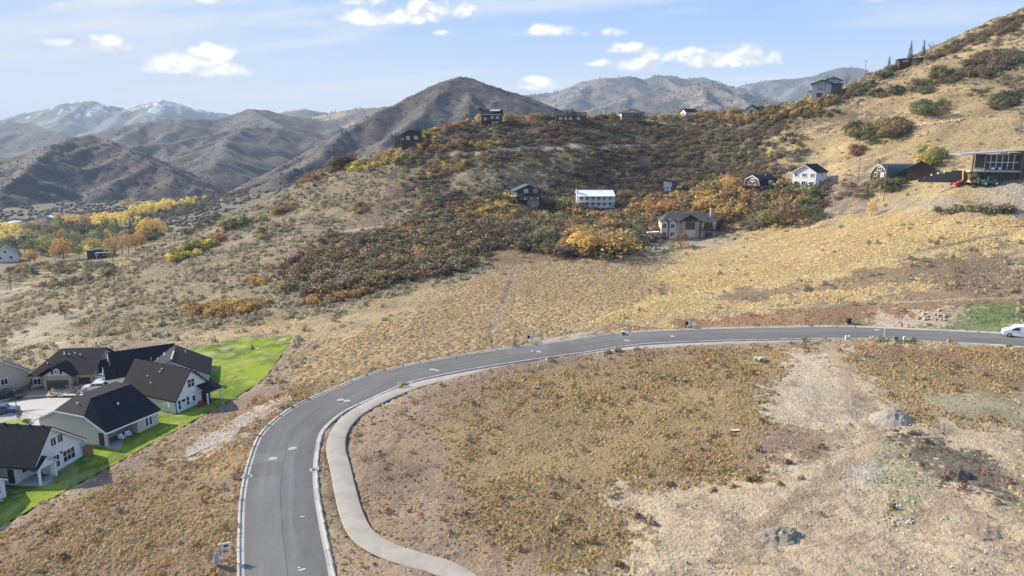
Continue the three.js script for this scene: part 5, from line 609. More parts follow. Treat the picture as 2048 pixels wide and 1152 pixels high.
// ---------------------------------------------------------------- plants
function leafShape(list, normalMix = .75) {                            // triangles: [centre, size, out direction, tone]; shaded by where they face in the crown
  const n = list.length, pos = new Float32Array(n * 9), nor = new Float32Array(n * 9), col = new Float32Array(n * 9), r = rng(n + 17), a = new THREE.Vector3(), b = new THREE.Vector3(), q = new THREE.Vector3();
  list.forEach(([c, s, d, t], i) => {
    a.set(r() - .5, r() - .5, r() - .5).normalize(); q.set(...d).normalize(); a.addScaledVector(q, -.6 * a.dot(q)).normalize(); b.set(r() - .5, r() - .5, r() - .5).cross(a).normalize();
    const P = [[a.x, a.y, a.z], [-.5 * a.x + .8 * b.x, -.5 * a.y + .8 * b.y, -.5 * a.z + .8 * b.z], [-.5 * a.x - .8 * b.x, -.5 * a.y - .8 * b.y, -.5 * a.z - .8 * b.z]];
    const f = a.clone().cross(b).normalize(); if (f.dot(q) < 0) { f.negate(); P.reverse(); } f.lerp(q, normalMix).normalize();
    for (let k = 0; k < 3; k++) { for (let m = 0; m < 3; m++) { pos[i * 9 + k * 3 + m] = c[m] + P[k][m] * s; col[i * 9 + k * 3 + m] = t; } nor[i * 9 + k * 3] = f.x; nor[i * 9 + k * 3 + 1] = f.y; nor[i * 9 + k * 3 + 2] = f.z; }
  });
  const g = new THREE.BufferGeometry(); g.setAttribute('position', new THREE.BufferAttribute(pos, 3)); g.setAttribute('normal', new THREE.BufferAttribute(nor, 3)); g.setAttribute('color', new THREE.BufferAttribute(col, 3)); g.setAttribute('uv', new THREE.BufferAttribute(new Float32Array(n * 6), 2)); return g;
}
function lobed(seed, lobes, n, size, spread = .25) {                    // leaves over and in a heap of lobes [x, y, z, rx, ry]
  const r = rng(seed), out = [], w = lobes.map(l => l[3] * l[4]), sum = w.reduce((a, b) => a + b, 0);
  for (let i = 0; i < n; i++) { let k = 0, p = r() * sum; while (p > w[k]) p -= w[k++]; const l = lobes[k], th = r() * 6.283, cz = r() * 1.75 - .75, sn = Math.sqrt(Math.max(0, 1 - cz * cz)), m = 1 - r() * r() * spread * 2; const d = [Math.cos(th) * sn, cz, Math.sin(th) * sn];
    out.push([[l[0] + d[0] * l[3] * m, l[1] + d[1] * l[4] * m, l[2] + d[2] * l[3] * m], size * (.6 + r() * .8), [d[0], d[1] + .25, d[2]], .72 + r() * .5]); }
  return leafShape(out);
}
function tuftShape(seed, blades, R, H, w) {                             // a clump of dry blades, a loose heap that closes towards its top
  const r = rng(seed), pos = [], nor = [], col = [], V = new THREE.Vector3();
  for (let i = 0; i < blades; i++) { const a = r() * 6.283, q = (.25 + .75 * Math.sqrt(r())) * R, x = Math.cos(a) * q, z = Math.sin(a) * q, h = H * (.5 + r() * .5) * (1.25 - .7 * q / R), tq = q * (.05 + r() * .6), b = a + (r() - .5) * 1.2, tx = Math.cos(b) * tq, tz = Math.sin(b) * tq, c = Math.cos(a), s = Math.sin(a), dx = -s * w, dz = c * w, t = .78 + r() * .42;
    pos.push(x + dx, -.05, z + dz, x - dx, -.05, z - dz, tx, h, tz); V.set(c * .6, 1, s * .6).normalize(); for (let k = 0; k < 3; k++) { nor.push(V.x, V.y, V.z); col.push(t, t, t); } }
  const g = new THREE.BufferGeometry(); g.setAttribute('position', new THREE.Float32BufferAttribute(pos, 3)); g.setAttribute('normal', new THREE.Float32BufferAttribute(nor, 3)); g.setAttribute('color', new THREE.Float32BufferAttribute(col, 3)); return g;
}
const leafMat = new THREE.MeshPhysicalMaterial({ vertexColors: true, roughness: 1, side: THREE.DoubleSide, transmission: .4, thickness: 0, specularIntensity: .2 });
class Spread {                                                          // copies nobody could count, gathered and laid out as one object per shape
  constructor(name, shapes, label) { this.name = name; this.shapes = shapes; this.label = label; this.list = shapes.map(() => []); this.r = rng(name.length * 977 + shapes.length); }
  add(x, y, Z, s, sy, c) { this.list[this.r() * this.shapes.length | 0].push([x, y, Z, s, sy, c]); }
  lay() { this.shapes.forEach((g, k) => { const L = this.list[k]; if (!L.length) return; const im = new THREE.InstancedMesh(g, leafMat, L.length), m = new THREE.Matrix4(), q = new THREE.Quaternion(), up = new THREE.Vector3(0, 1, 0), c = new THREE.Color();
    L.forEach(([x, y, Z, s, sy, col], i) => { q.setFromAxisAngle(up, this.r() * 6.283); m.compose(new THREE.Vector3(x, y, -Z), q, new THREE.Vector3(s, s * sy, s)); im.setMatrixAt(i, m); im.setColorAt(i, c.setRGB(...col)); });
    im.name = numbered(this.name); im.userData = { kind: 'stuff', label: this.label }; im.castShadow = im.receiveShadow = true; scene.add(im); }); }
}
const inView = (x, y, Z) => { if (Z < 10) return false; const p = project(x, y, Z); return p[0] > -160 && p[0] < 2208 && p[1] > -60 && p[1] < 1270; };
const houseSpots = scene.children.filter(o => o.userData.category === 'house').map(o => [o.position.x, -o.position.z, o.position.z > -150 ? 0 : 6.5]);
const built = (x, Z) => houseSpots.some(h => h[2] && Math.hypot(x - h[0], Z - h[1]) < h[2]);
const pick = (r, P) => { const c = P[r() * P.length | 0], k = .88 + r() * .24; return [c[0] * k, c[1] * k, c[2] * k]; };

const tufts = new Spread('dry_grass', [1, 2, 3, 4].map(i => tuftShape(i, 18, .36, .26, .06)), 'dry tufts of grass over the fields');
const mats_ = new Spread('grass_mat', [5, 6, 7].map(i => tuftShape(i, 34, .80, .24, .10)), 'bent tan grass lying in low heaps in the field');
const sages = new Spread('sagebrush', [1, 2, 3].map(i => lobed(i + 20, [[0, .3, 0, .55, .42], [.3, .25, .1, .35, .32], [-.25, .25, -.2, .38, .3]], 46, .17)), 'grey sagebrush dotted over the slopes');
const oakLobes = i => { const r = rng(i), L = []; for (let k = 0; k < 6; k++) { const a = k * 1.05 + r(), d = .35 + r() * .5; L.push([Math.cos(a) * d, .45 + r() * .5, Math.sin(a) * d, .4 + r() * .28, .38 + r() * .3]); } L.push([0, .8, 0, .6, .5]); return L; };
const oaks = new Spread('oak_brush', [31, 32, 33, 34].map(i => lobed(i, oakLobes(i), 150, .15)), 'low oak brush in browns, rust and gold');
const weeds = new Spread('weeds', [41, 42].map(i => lobed(i, [[0, .22, 0, .4, .3], [.2, .18, .2, .3, .25]], 34, .13)), 'dark dry weeds on the bare lot');
const C = { straw: [.475, .38, .245], straw2: [.41, .32, .20], gold: [.56, .45, .255], gold2: [.50, .395, .215], pale: [.58, .485, .31], ochre: [.40, .275, .13], rust: [.29, .17, .095], brown: [.245, .175, .115], brown2: [.19, .14, .10], olive: [.27, .24, .11], lot: [.42, .325, .15], lot2: [.35, .26, .12], sage: [.255, .235, .165], sage2: [.205, .185, .135], sage3: [.31, .28, .20], grey: [.24, .21, .165], dk: [.12, .10, .07] };
const O = { orange: [.46, .235, .05], amber: [.42, .26, .06], gold: [.62, .40, .045], yellow: [.78, .60, .05], lime: [.30, .31, .05], green: [.115, .15, .045], olive: [.19, .18, .065], rust: [.27, .115, .05], bronze: [.22, .135, .07], brown: [.155, .105, .07], plum: [.13, .085, .07], grey: [.15, .125, .10], dark: [.055, .065, .035], red: [.42, .06, .035] };
for (const k in C) C[k] = C[k].map((v, i) => v * [1.30, 1.29, 1.24][i]); for (const k in O) { const c = O[k], m = (c[0] + c[1] + c[2]) / 3; O[k] = c.map(v => mix(v, m, .25) * 1.06); }
const COVER = { // per cover: grass per square metre, its colours, its size; then brush per square metre
  tan: { m: 1.2, mc: [C.straw, C.straw2, [.47, .35, .2]], ms: 1, t: 1.6, tc: [C.straw, C.straw2], ts: .8 },
  gold: { t: 4.5, tc: [C.gold, C.gold2, C.pale, C.straw], ts: 1.0, m: .25, mc: [C.gold, C.pale], s: .012 },
  slope: { t: 2.6, tc: [C.pale, C.gold2, C.straw], ts: 1.0, s: .035, m: .1, mc: [C.pale, C.straw] }, brown: { t: 1.3, tc: [C.brown, C.straw2, C.ochre, C.brown2], ts: .9, s: .03 },
  redweed: { t: 3, tc: [C.ochre, C.rust, C.straw2, C.brown], ts: .75 }, weed: { t: 8, tc: [C.straw, C.straw2, C.ochre, C.brown, C.lot2], ts: .95, w: .12 }, ochre: { t: 9, tc: [C.gold, C.ochre, C.straw], ts: .9 },
  lotweed: { t: 7.5, tc: [C.lot, C.lot2, C.straw, C.ochre, C.brown], ts: .8, w: .14 }, redsoil: { t: 1.6, tc: [C.rust, C.brown, C.ochre, C.brown2], ts: .6, w: .06 },
  meadow: { t: 1.0, tc: [C.straw, C.pale, C.straw2], ts: .9, s: .05 }, sage: { t: 1.7, tc: [C.pale, C.straw, C.straw2], ts: 1, s: .30 }, oak: { t: 1.0, tc: [C.brown, C.straw2, C.brown2], ts: 1, o: .26, s: .06 }, brush: { t: 1.6, tc: [C.pale, C.straw, C.brown], ts: 1, o: .07, s: .04 },
  green: { t: 1.6, tc: [[.16, .20, .06], [.22, .24, .08], C.olive], ts: .45 }, duff: { t: 2.6, tc: [C.dk, C.brown2, [.13, .115, .07]], ts: .6, w: .4 }, dirt: { t: .05, tc: [C.brown, C.straw2], ts: .5, w: .012 }, pale: { t: .3, tc: [C.straw2, C.brown], ts: .5 }, soil: { t: .25, tc: [C.brown, C.brown2], ts: .5, w: .03 }, track: { t: .1, tc: [C.straw], ts: .5 }, valley: { s: .02, t: .05, tc: [C.straw, C.olive], ts: 1.5 }, gravel: {}, bank: { t: 5, tc: [[.16, .24, .075], [.20, .27, .09], [.26, .28, .12]], ts: .6 }, reddirt: { t: .06, tc: [C.brown], ts: .5, w: .01 },
};
{
  const r = rng(404), P = { sagePal: [C.sage, C.sage2, C.sage3, C.grey] };
  const sweep = (x0, x1, z0, z1, step, key, fn) => { for (let Z = z0; Z < z1; Z += step) for (let x = x0; x < x1; x += step) { const px = x + (r() - .5) * step * 1.6, pz = Z + (r() - .5) * step * 1.6; if (cut(px, pz)) continue; const y = ground(px, pz); if (!inView(px, y, pz)) continue; const z = ZN[zoneRagged(px, pz)], cv = COVER[z]; if (!cv || !cv[key]) continue; if (r() < cv[key] * step * step) { if (built(px, pz)) continue; fn(px, y, pz, cv, z); } } };
  const clump = (x, Z) => .22 + 1.4 * smooth(.35, .65, nB(x, Z, 5) * .6 + nA(x, Z, 1.4) * .4);   // grass grows in drifts
  sweep(-140, 170, 50, 200, .31, 't', (x, y, Z, cv) => { const k = clump(x, Z); if (r() > k) return; const hue = nA(x + 90, Z, 13); const P2 = cv.tc, c = pick(r, hue > .52 ? P2.slice(0, Math.ceil(P2.length / 2)) : P2.slice(Math.floor(P2.length / 3))); tufts.add(x, y, Z, cv.ts * (.6 + r() * .75), .8 + r() * (.3 + .7 * k), c); });
  sweep(-280, 340, 200, 430, .55, 't', (x, y, Z, cv) => { const k = clump(x, Z); if (r() > k) return; tufts.add(x, y, Z, cv.ts * (.85 + r() * .6), .55 + r() * .35, pick(r, cv.tc)); });
  sweep(-140, 340, 90, 420, .8, 'm', (x, y, Z, cv) => { mats_.add(x, y, Z, .8 + r() * .6, .7 + r() * .5, pick(r, cv.mc)); });
  sweep(-300, 360, 120, 450, 1.0, 's', (x, y, Z, cv) => { const k = smooth(.36, .6, nA(x, Z, 12) * .5 + nB(x, Z, 3.5) * .5) * 1.7; if (r() > k) return; sages.add(x, y, Z, .75 + r() * .85, .8 + r() * .4, pick(r, P.sagePal)); });
  sweep(-140, 160, 50, 200, .6, 'w', (x, y, Z, cv) => { if (r() > clump(x + 40, Z)) return; weeds.add(x, y, Z, .5 + r() * .9, .8 + r() * .5, pick(r, [C.brown, C.brown2, C.dk, C.rust, C.olive])); });
  sweep(-300, 420, 200, 480, 1.3, 'o', (x, y, Z, cv, z) => {
    const p = project(x, y, Z), low = smooth(370, 470, p[1]), n = nA(x, Z, 20), m = nB(x, Z, 8); const gap = nA(x + 70, Z, 15) * .6 + nB(x, Z, 4) * .4; if (z === 'oak' && low < .5 && gap < .39 && r() < .8) return;
    let pal = [O.brown, O.plum, O.bronze, O.brown, O.grey]; if (n > .56) pal = [O.bronze, O.brown, O.brown, O.olive]; if (n < .42) pal = [O.grey, O.brown, C.sage2, O.olive]; if (low > .4 && m > .5) pal = [O.bronze, O.brown, O.amber, O.olive, O.bronze, O.brown]; if (low > .4 && m < .40) pal = [O.olive, O.brown, O.bronze, C.sage2]; if (z === 'brush') pal = [O.olive, O.bronze, O.brown, O.olive];
    const w = nC(x, Z, 3.2) * .7 + nB(x + 33, Z, 9) * .3 + (r() - .5) * .16, c = pal[clamp(Math.floor((w - .3) / .4 * pal.length), 0, pal.length - 1)], k = .85 + r() * .3;   // neighbours of one stock share a colour
    oaks.add(x, y - .2, Z, (1.0 + r() * 1.0) * (1 + low * .6), .6 + r() * .4, [c[0] * k, c[1] * k, c[2] * k]); });
}
function grove(u, v, ru, rv, n, pal, s0, s1, tilt = 0) { const r = rng(u * 31 + v); for (let i = 0; i < n; i++) { const a = r() * 6.283, q = Math.sqrt(r()), du = Math.cos(a) * q * ru, h = below(u + du, v + Math.sin(a) * q * rv + du * tilt); if (cut(h[0], h[2])) continue; if (s1 > 1) oaks.add(h[0], h[1] - .15, h[2], mix(s0, s1, r()), .8 + r() * .5, pick(r, pal)); else weeds.add(h[0], h[1], h[2], mix(s0, s1, r()), .8 + r() * .5, pick(r, pal)); } }
const warm = [O.orange, O.amber, O.gold, O.bronze], mixd = [O.amber, O.olive, O.lime, O.gold, O.green], fresh = [O.lime, O.green, O.lime, O.yellow], tawny = [O.amber, O.bronze, O.olive, O.orange], dull = [O.olive, O.dark, O.green, O.bronze];
for (const [u, v, ru, rv, n, pal, s0, s1, t] of [
  [440, 622, 68, 14, 70, warm, 1.0, 1.8, -.06], [505, 612, 40, 8, 26, warm, .9, 1.4, -.1], [690, 590, 80, 12, 70, [O.orange, O.amber, O.rust, O.bronze], .9, 1.6, -.22], [510, 566, 28, 10, 24, warm, .8, 1.3, -.1], [545, 540, 20, 6, 8, mixd, .8, 1.3, 0], [390, 502, 52, 10, 60, fresh, 1.1, 2.2, -.40], [440, 478, 10, 5, 8, [O.orange, O.red], 1, 1.4, 0], [470, 452, 26, 6, 20, dull, 1, 1.8, -.2], [520, 440, 18, 5, 12, mixd, 1, 1.6, -.2], [525, 468, 6, 8, 6, dull, 1.2, 2, 0], [570, 420, 24, 6, 22, [O.orange, O.amber, O.bronze], 1, 1.7, -.45], [505, 390, 60, 7, 45, [O.olive, O.lime, O.green, O.amber], 1.2, 2.2, -.35], [400, 452, 40, 5, 20, [O.dark, O.green, O.grey], 1.2, 2, -.5],
  [640, 350, 55, 8, 55, [O.rust, O.orange, O.bronze, O.olive], 1.2, 2, -.42], [740, 330, 50, 10, 60, [O.yellow, O.lime, O.olive, O.amber], 1.2, 2.1, -.25], [800, 318, 50, 9, 50, mixd, 1.2, 2.0, -.1], [850, 270, 30, 8, 36, [O.lime, O.gold, O.olive], 1.1, 1.8, -.3], [905, 252, 36, 6, 36, [O.orange, O.red, O.amber, O.rust], 1, 1.7, -.25], [880, 290, 55, 10, 60, [O.orange, O.rust, O.amber], 1.1, 1.8, 0], [975, 292, 40, 8, 36, [O.bronze, O.amber, O.gold], 1.1, 1.7, 0], [890, 340, 40, 14, 50, [O.gold, O.amber, O.bronze], 1.1, 1.9, -.2], [720, 420, 26, 8, 20, [O.bronze, O.amber], 1, 1.7, -.3], [850, 290, 24, 4, 10, [O.yellow], 1, 1.5, -.5],
  [1110, 235, 110, 5, 70, [O.bronze, O.amber, O.olive, O.orange], 1.3, 2.4, -.02], [1330, 236, 70, 6, 60, tawny, 1.2, 2.3, 0], [1210, 236, 30, 5, 30, tawny, 1.2, 2.4, 0], [1420, 236, 60, 9, 70, [O.orange, O.bronze, O.olive, O.amber], 1.3, 2.6, 0], [1530, 232, 70, 12, 130, [O.orange, O.bronze, O.olive, O.amber], 1.3, 2.6, -.05], [1620, 215, 60, 12, 110, [O.amber, O.gold, O.olive, O.bronze], 1.3, 2.4, -.25], [1690, 192, 60, 10, 90, dull, 1.3, 2.4, -.35], [1640, 230, 40, 7, 40, dull, 1.2, 2, -.1],
  [900, 480, 45, 30, 60, [O.bronze, O.brown, O.olive, O.amber], 1.3, 2.5, 0], [960, 440, 60, 26, 60, [O.amber, O.bronze, O.orange, O.olive], 1.3, 2.4, 0], [690, 500, 90, 26, 110, [O.bronze, O.brown, O.brown, O.olive], 1.2, 2, -.1], [1010, 420, 40, 20, 50, [O.olive, O.gold, O.green], 1.5, 2.6, 0], [1120, 420, 50, 14, 50, [O.olive, O.dark, O.amber], 1.6, 2.8, 0], [1190, 450, 130, 16, 120, tawny, 1.8, 3.2, 0], [1340, 412, 80, 16, 90, [O.amber, O.orange, O.bronze, O.olive], 1.8, 3.4, -.1], [1440, 410, 60, 26, 130, [O.amber, O.gold, O.bronze, O.olive, O.orange], 2, 3.6, 0], [1455, 375, 24, 10, 24, [O.orange, O.gold], 1.8, 3, 0], [1570, 405, 64, 26, 150, [O.olive, O.bronze, O.green, O.amber], 2, 3.4, 0], [1530, 435, 30, 14, 40, dull, 2, 3.2, 0], [1050, 490, 40, 14, 40, [O.dark, O.green, O.grey], 1.5, 2.6, 0], [1250, 480, 40, 14, 40, [O.green, O.dark, O.olive], 1.8, 3, 0],
  [1720, 268, 30, 14, 60, dull, 1.4, 2.6, 0], [1780, 262, 40, 16, 80, [O.olive, O.bronze, O.amber, O.green], 1.4, 2.6, -.1], [1848, 222, 26, 13, 40, [O.green, O.dark, O.olive], 1.5, 2.6, 0], [1884, 216, 12, 9, 10, [O.olive, O.bronze], 1.2, 2, 0], [1715, 305, 14, 9, 10, [O.bronze, O.rust], 1.2, 2, 0], [1860, 318, 24, 16, 30, [O.lime, O.olive, O.gold], 1.4, 2.4, 0], [1775, 370, 28, 16, 40, [O.olive, O.bronze, O.green], 1.4, 2.4, 0], [1770, 190, 34, 9, 36, dull, 1.3, 2.2, -.2], [1840, 178, 30, 12, 40, [O.olive, O.green, O.grey], 1.2, 2.2, 0], [1890, 155, 30, 16, 50, dull, 1.2, 2.2, 0], [1980, 130, 60, 24, 150, [O.olive, O.bronze, O.grey, O.brown], 1.2, 2.2, -.2], [2010, 205, 30, 16, 40, [O.olive, O.grey, O.dark], 1.2, 2.2, -.3], [1780, 145, 20, 8, 20, dull, 1.3, 2.2, -.4], [1910, 95, 60, 9, 60, [O.olive, O.bronze, O.brown], 1.2, 2, -.45], [2000, 60, 50, 14, 80, [O.olive, O.bronze, O.brown], 1.2, 2, -.45],
  [1720, 385, 46, 14, 30, [O.grey, O.bronze, C.sage], 1, 1.6, 0], [1960, 425, 90, 5, 30, [C.sage, O.grey, O.dark], .9, 1.6, 0], [1560, 290, 60, 40, 60, [O.brown, O.grey, O.olive], 1.1, 2, .2],
  [240, 440, 200, 16, 200, [O.dark, O.grey, O.olive, O.green], 3, 6, -.15], [170, 485, 180, 20, 160, [O.green, O.dark, O.olive, O.grey], 2.5, 5, -.1], [100, 540, 100, 10, 40, [O.olive, O.grey, O.amber], 1.6, 3, -.05], [60, 555, 90, 6, 30, [C.sage, O.grey], 1.2, 2.2, -.1], [190, 545, 50, 12, 30, [O.grey, O.olive, C.sage], 1.2, 2.4, 0], [130, 570, 60, 8, 24, [O.olive, O.brown], 1, 2, -.1], [420, 400, 120, 14, 150, [O.brown, O.grey, O.plum], 2, 4, -.3], [600, 350, 110, 14, 150, [O.brown, O.grey, O.plum, O.bronze], 2, 4, -.32]]) grove(u, v, ru, rv, n, pal, s0, s1, t);
grove(1818, 128, 26, 5, 26, dull, 1.1, 1.8); grove(1790, 356, 30, 4, 14, [O.olive, O.grey, O.bronze], .8, 1.4);
// dark weeds at the edge of the bare lot
for (const [u, v] of [[1275, 1034], [1302, 1048], [1338, 968], [1424, 982], [1470, 977], [1500, 962], [1505, 962], [1512, 956], [1560, 968], [1600, 957], [1575, 925], [1228, 993], [1240, 1130], [1640, 895], [1780, 1020], [1895, 955]]) grove(u, v, 9, 4, 6, [C.brown2, C.brown, C.dk, C.olive], .5, .95);
for (const s of [tufts, mats_, sages, oaks, weeds]) s.lay();

// ---------------------------------------------------------------- trees that stand out one by one
const bark = matte(.16, .13, .10), paleBark = matte(.42, .39, .34);
const crownMat = {}; const crownOf = k => crownMat[k] ??= new THREE.MeshPhysicalMaterial({ color: new THREE.Color().setRGB(...O[k].map(v => v * 1.2)), vertexColors: true, roughness: 1, side: THREE.DoubleSide, transmission: .4, thickness: 0, specularIntensity: .2 });
O.straw = [.50, .40, .22]; O.conifer = [.05, .075, .05]; O.tan = [.40, .30, .16]; O.scarlet = [.40, .05, .04]; O.maroon = [.20, .03, .045];
const crowns = { // unit height shapes
  broad: i => { const r = rng(i), L = []; for (let k = 0; k < 11; k++) { const a = k * 2.4 + r(), h = .32 + .58 * k / 11, q = .30 * Math.sin(Math.PI * Math.min(1, h * .95)) * (.6 + r() * .6); L.push([Math.cos(a) * q, h, Math.sin(a) * q, .15 + r() * .07, .12 + r() * .06]); } return lobed(i, L, 620, .032); },
  tall: i => { const r = rng(i), L = []; for (let k = 0; k < 10; k++) { const a = k * 2.4 + r(), h = .22 + .7 * k / 10, q = .15 * Math.sin(Math.PI * Math.min(1, h)) * (.5 + r()); L.push([Math.cos(a) * q, h, Math.sin(a) * q, .11 + r() * .05, .13 + r() * .06]); } return lobed(i, L, 520, .030); },
  bush: i => { const r = rng(i), L = []; for (let k = 0; k < 13; k++) { const a = k * 2.4 + r(), q = .12 + .42 * r(), h = .62 - q * .7 + r() * .15; L.push([Math.cos(a) * q, h, Math.sin(a) * q, .20 + r() * .10, .18 + r() * .09]); } return lobed(i, L, 760, .040); },
  conifer: i => { const r = rng(i), out = []; for (let k = 0; k < 620; k++) { const h = Math.pow(r(), 1.3) * .94 + .05, tier = 1 - .35 * ((h * 13) % 1), R = .21 * (1 - h) * tier + .012, a = r() * 6.283, q = R * (.35 + .65 * Math.sqrt(r())); out.push([[Math.cos(a) * q, h - q * .25, Math.sin(a) * q], .026 * (1.25 - h * .6), [Math.cos(a), .5, Math.sin(a)], .7 + r() * .6]); } return leafShape(out); },
  bare: i => { const r = rng(i), out = []; for (let k = 0; k < 160; k++) { const a = r() * 6.283, h = .35 + r() * .6, q = .32 * Math.sqrt(r()) * Math.sin(Math.PI * h); out.push([[Math.cos(a) * q, h, Math.sin(a) * q], .016, [Math.cos(a), .6, Math.sin(a)], .7 + r() * .5]); } return leafShape(out); },
};
function trunkShape(kind, i) { const r = rng(i + 900), g = []; if (kind === 'conifer') return [rod([0, -.1, 0], [0, .95, 0], .018, .003, 6)]; const n = kind === 'bush' ? 6 : 7, sp = kind === 'tall' ? .10 : kind === 'bush' ? .34 : .24; g.push(rod([0, -.12, 0], [.01, kind === 'bush' ? .2 : .45, 0], .026, .016, 7)); for (let k = 0; k < n; k++) { const a = k * 2.4 + r(), b = kind === 'bush' ? .04 + r() * .12 : .2 + r() * .22; g.push(rod([0, b, 0], [Math.cos(a) * sp, b + .28 + r() * .15, Math.sin(a) * sp], .012, .004, 5)); if (kind === 'bare') for (let q = 0; q < 3; q++) g.push(rod([Math.cos(a) * sp * .6, b + .2, Math.sin(a) * sp * .6], [Math.cos(a + q - 1) * sp * 1.3, b + .35 + r() * .25, Math.sin(a + q - 1) * sp * 1.3], .005, .002, 4)); } return g; }
const protoTree = {};
function tree(kind, tone, u, v, hpx, label, { group, wide = 1, cat = 'tree', name } = {}) {
  const p = below(u, v), i = (u * 7 + v) % 3 | 0, key = kind + tone + i, t = Math.hypot(p[0], p[1] - EYE, p[2]), h = hpx * t / FOCAL, nm = numbered(name || { conifer: 'conifer', bush: 'bush' }[kind] || 'tree'); let o = protoTree[key];
  if (!o) { o = protoTree[key] = new THREE.Group(); part('trunk', trunkShape(kind, i), kind === 'tall' ? paleBark : bark, o); part('crown', crowns[kind](i * 13 + kind.length), crownOf(tone), o); } else o = o.clone();
  scene.add(o); o.name = nm; o.userData = {}; o.position.set(p[0], p[1], -p[2]); o.rotation.y = (u * 13 + v * 7) % 6.283; o.scale.set(h * wide, h, h * wide); tag(o, label, cat, group); return o;
}
const ORD = ['leftmost', 'second from the left', 'third from the left', 'fourth from the left', 'fifth from the left', 'sixth from the left', 'seventh from the left', 'eighth from the left', 'ninth from the left', 'tenth from the left', 'ninth from the right', 'eighth from the right', 'seventh from the right', 'sixth from the right', 'fifth from the right', 'fourth from the right', 'third from the right', 'second from the right', 'rightmost'];
const valley = (k, tone, label, group, list) => { list.sort((a, b) => a[0] - b[0]); const n = list.length; list.forEach(([u, v, h, w], i) => tree(k, tone, u, v, h * 1.1, `${i < n / 2 ? ORD[i] : ORD[19 - n + i]} of the ${group}, ${label}`, { group, wide: w || 1 })); };
valley('tall', 'yellow', 'tall and bright', 'yellow valley cottonwoods', [[14, 482, 28, 1.5], [30, 478, 26, 1.6], [4, 496, 26, 1.4], [195, 456, 24, 1.3], [204, 457, 25, 1.3], [214, 456, 26, 1.4], [243, 454, 25, 1.2], [252, 453, 26, 1.2], [268, 438, 24, 1.3], [281, 435, 20, 1.2], [294, 434, 25, 1.5], [306, 433, 26, 1.5], [320, 428, 20, 1.3], [332, 425, 24, 1.5], [342, 423, 22, 1.3], [378, 412, 16, 1.4], [392, 408, 14, 1.4], [410, 404, 12, 1.4], [175, 512, 18, 1.2]]);
valley('broad', 'gold', 'broad crowned', 'golden valley trees', [[288, 480, 32, 1], [300, 478, 35, 1.1], [312, 476, 33, 1], [322, 474, 28, .9], [142, 458, 24, 1.1], [153, 456, 18, 1], [44, 462, 14, 1.1], [215, 482, 20, .7]]);
valley('broad', 'orange', 'round crowned', 'orange valley trees', [[80, 462, 18, 1.1], [172, 454, 20, 1.2], [184, 452, 22, 1.2], [60, 528, 24, 1.1], [70, 527, 22, 1], [128, 520, 36, 1], [126, 478, 16, 1], [32, 458, 12, 1.4], [208, 444, 16, 1.2]]);
valley('broad', 'tan', 'thinly leaved', 'tan valley trees', [[122, 450, 20, 1.1], [58, 480, 18, 1.1], [266, 419, 20, 1], [110, 522, 22, 1], [105, 500, 16, 1], [250, 420, 16, 1.1], [75, 478, 14, .8]]);
valley('broad', 'lime', 'half turned', 'yellow green valley trees', [[112, 466, 20, 1.1], [95, 512, 34, 1.1], [159, 518, 22, .9], [180, 506, 24, 1.2], [150, 484, 18, 1.1], [190, 484, 20, 1.1]]);
valley('broad', 'amber', 'by the low cabin', 'amber valley cottonwoods', [[232, 514, 33, 1.1], [245, 510, 38, .9], [258, 508, 32, 1], [272, 503, 28, .9], [284, 498, 28, .8], [190, 508, 26, 1.1]]);
valley('broad', 'green', 'round and full', 'green valley trees', [[8, 512, 26, 1.2], [50, 508, 20, 1.2], [84, 512, 22, 1.1], [120, 505, 18, 1.2], [142, 500, 22, 1.1], [160, 496, 20, 1.2], [172, 484, 14, 1.2], [205, 490, 24, 1], [22, 488, 14, 1.4], [225, 476, 18, 1.1], [262, 490, 16, 1.1], [140, 474, 14, 1.2], [100, 486, 14, 1.3], [226, 522, 16, 1], [36, 520, 16, 1.2]]);
valley('conifer', 'conifer', 'dark and pointed', 'valley conifers', [[262, 460, 18, 1.4], [270, 460, 20, 1.4], [276, 459, 18, 1.4], [228, 442, 16, 1.3], [345, 428, 14, 1.3], [353, 425, 13, 1.3], [35, 515, 22, 1.1], [160, 470, 14, 1.3], [176, 472, 14, 1.3], [238, 476, 14, 1.3]]);
valley('bush', 'maroon', 'low and dense', 'dark red valley trees', [[243, 476, 13, 1.2], [258, 474, 14, 1.3], [268, 473, 14, 1.2], [197, 436, 8, 1.3]]);
valley('tall', 'yellow', 'half hidden', 'far row of yellow cottonwoods', [[132, 446, 12, 1.5], [160, 447, 14, 1.5], [222, 447, 18, 1.4], [232, 446, 18, 1.5], [258, 440, 16, 1.5], [300, 428, 16, 1.4], [314, 424, 15, 1.5], [326, 420, 15, 1.5], [352, 418, 14, 1.5], [364, 415, 15, 1.4], [222, 455, 14, 1.6], [275, 450, 16, 1.4]]);
valley('broad', 'olive', 'dull and full', 'olive valley trees', [[16, 498, 20, 1.2], [66, 498, 18, 1.2], [78, 496, 16, 1.2], [92, 494, 16, 1.3], [112, 490, 16, 1.2], [136, 486, 16, 1.2], [166, 488, 16, 1.2], [178, 496, 18, 1.2], [196, 498, 18, 1.1], [208, 502, 20, 1.1], [216, 494, 18, 1.1], [150, 505, 18, 1.2], [40, 494, 14, 1.2], [128, 470, 12, 1.3], [88, 472, 12, 1.3]]);
const T = (k, tone, u, v, h, label, o) => tree(k, tone, u, v, h, label, o);
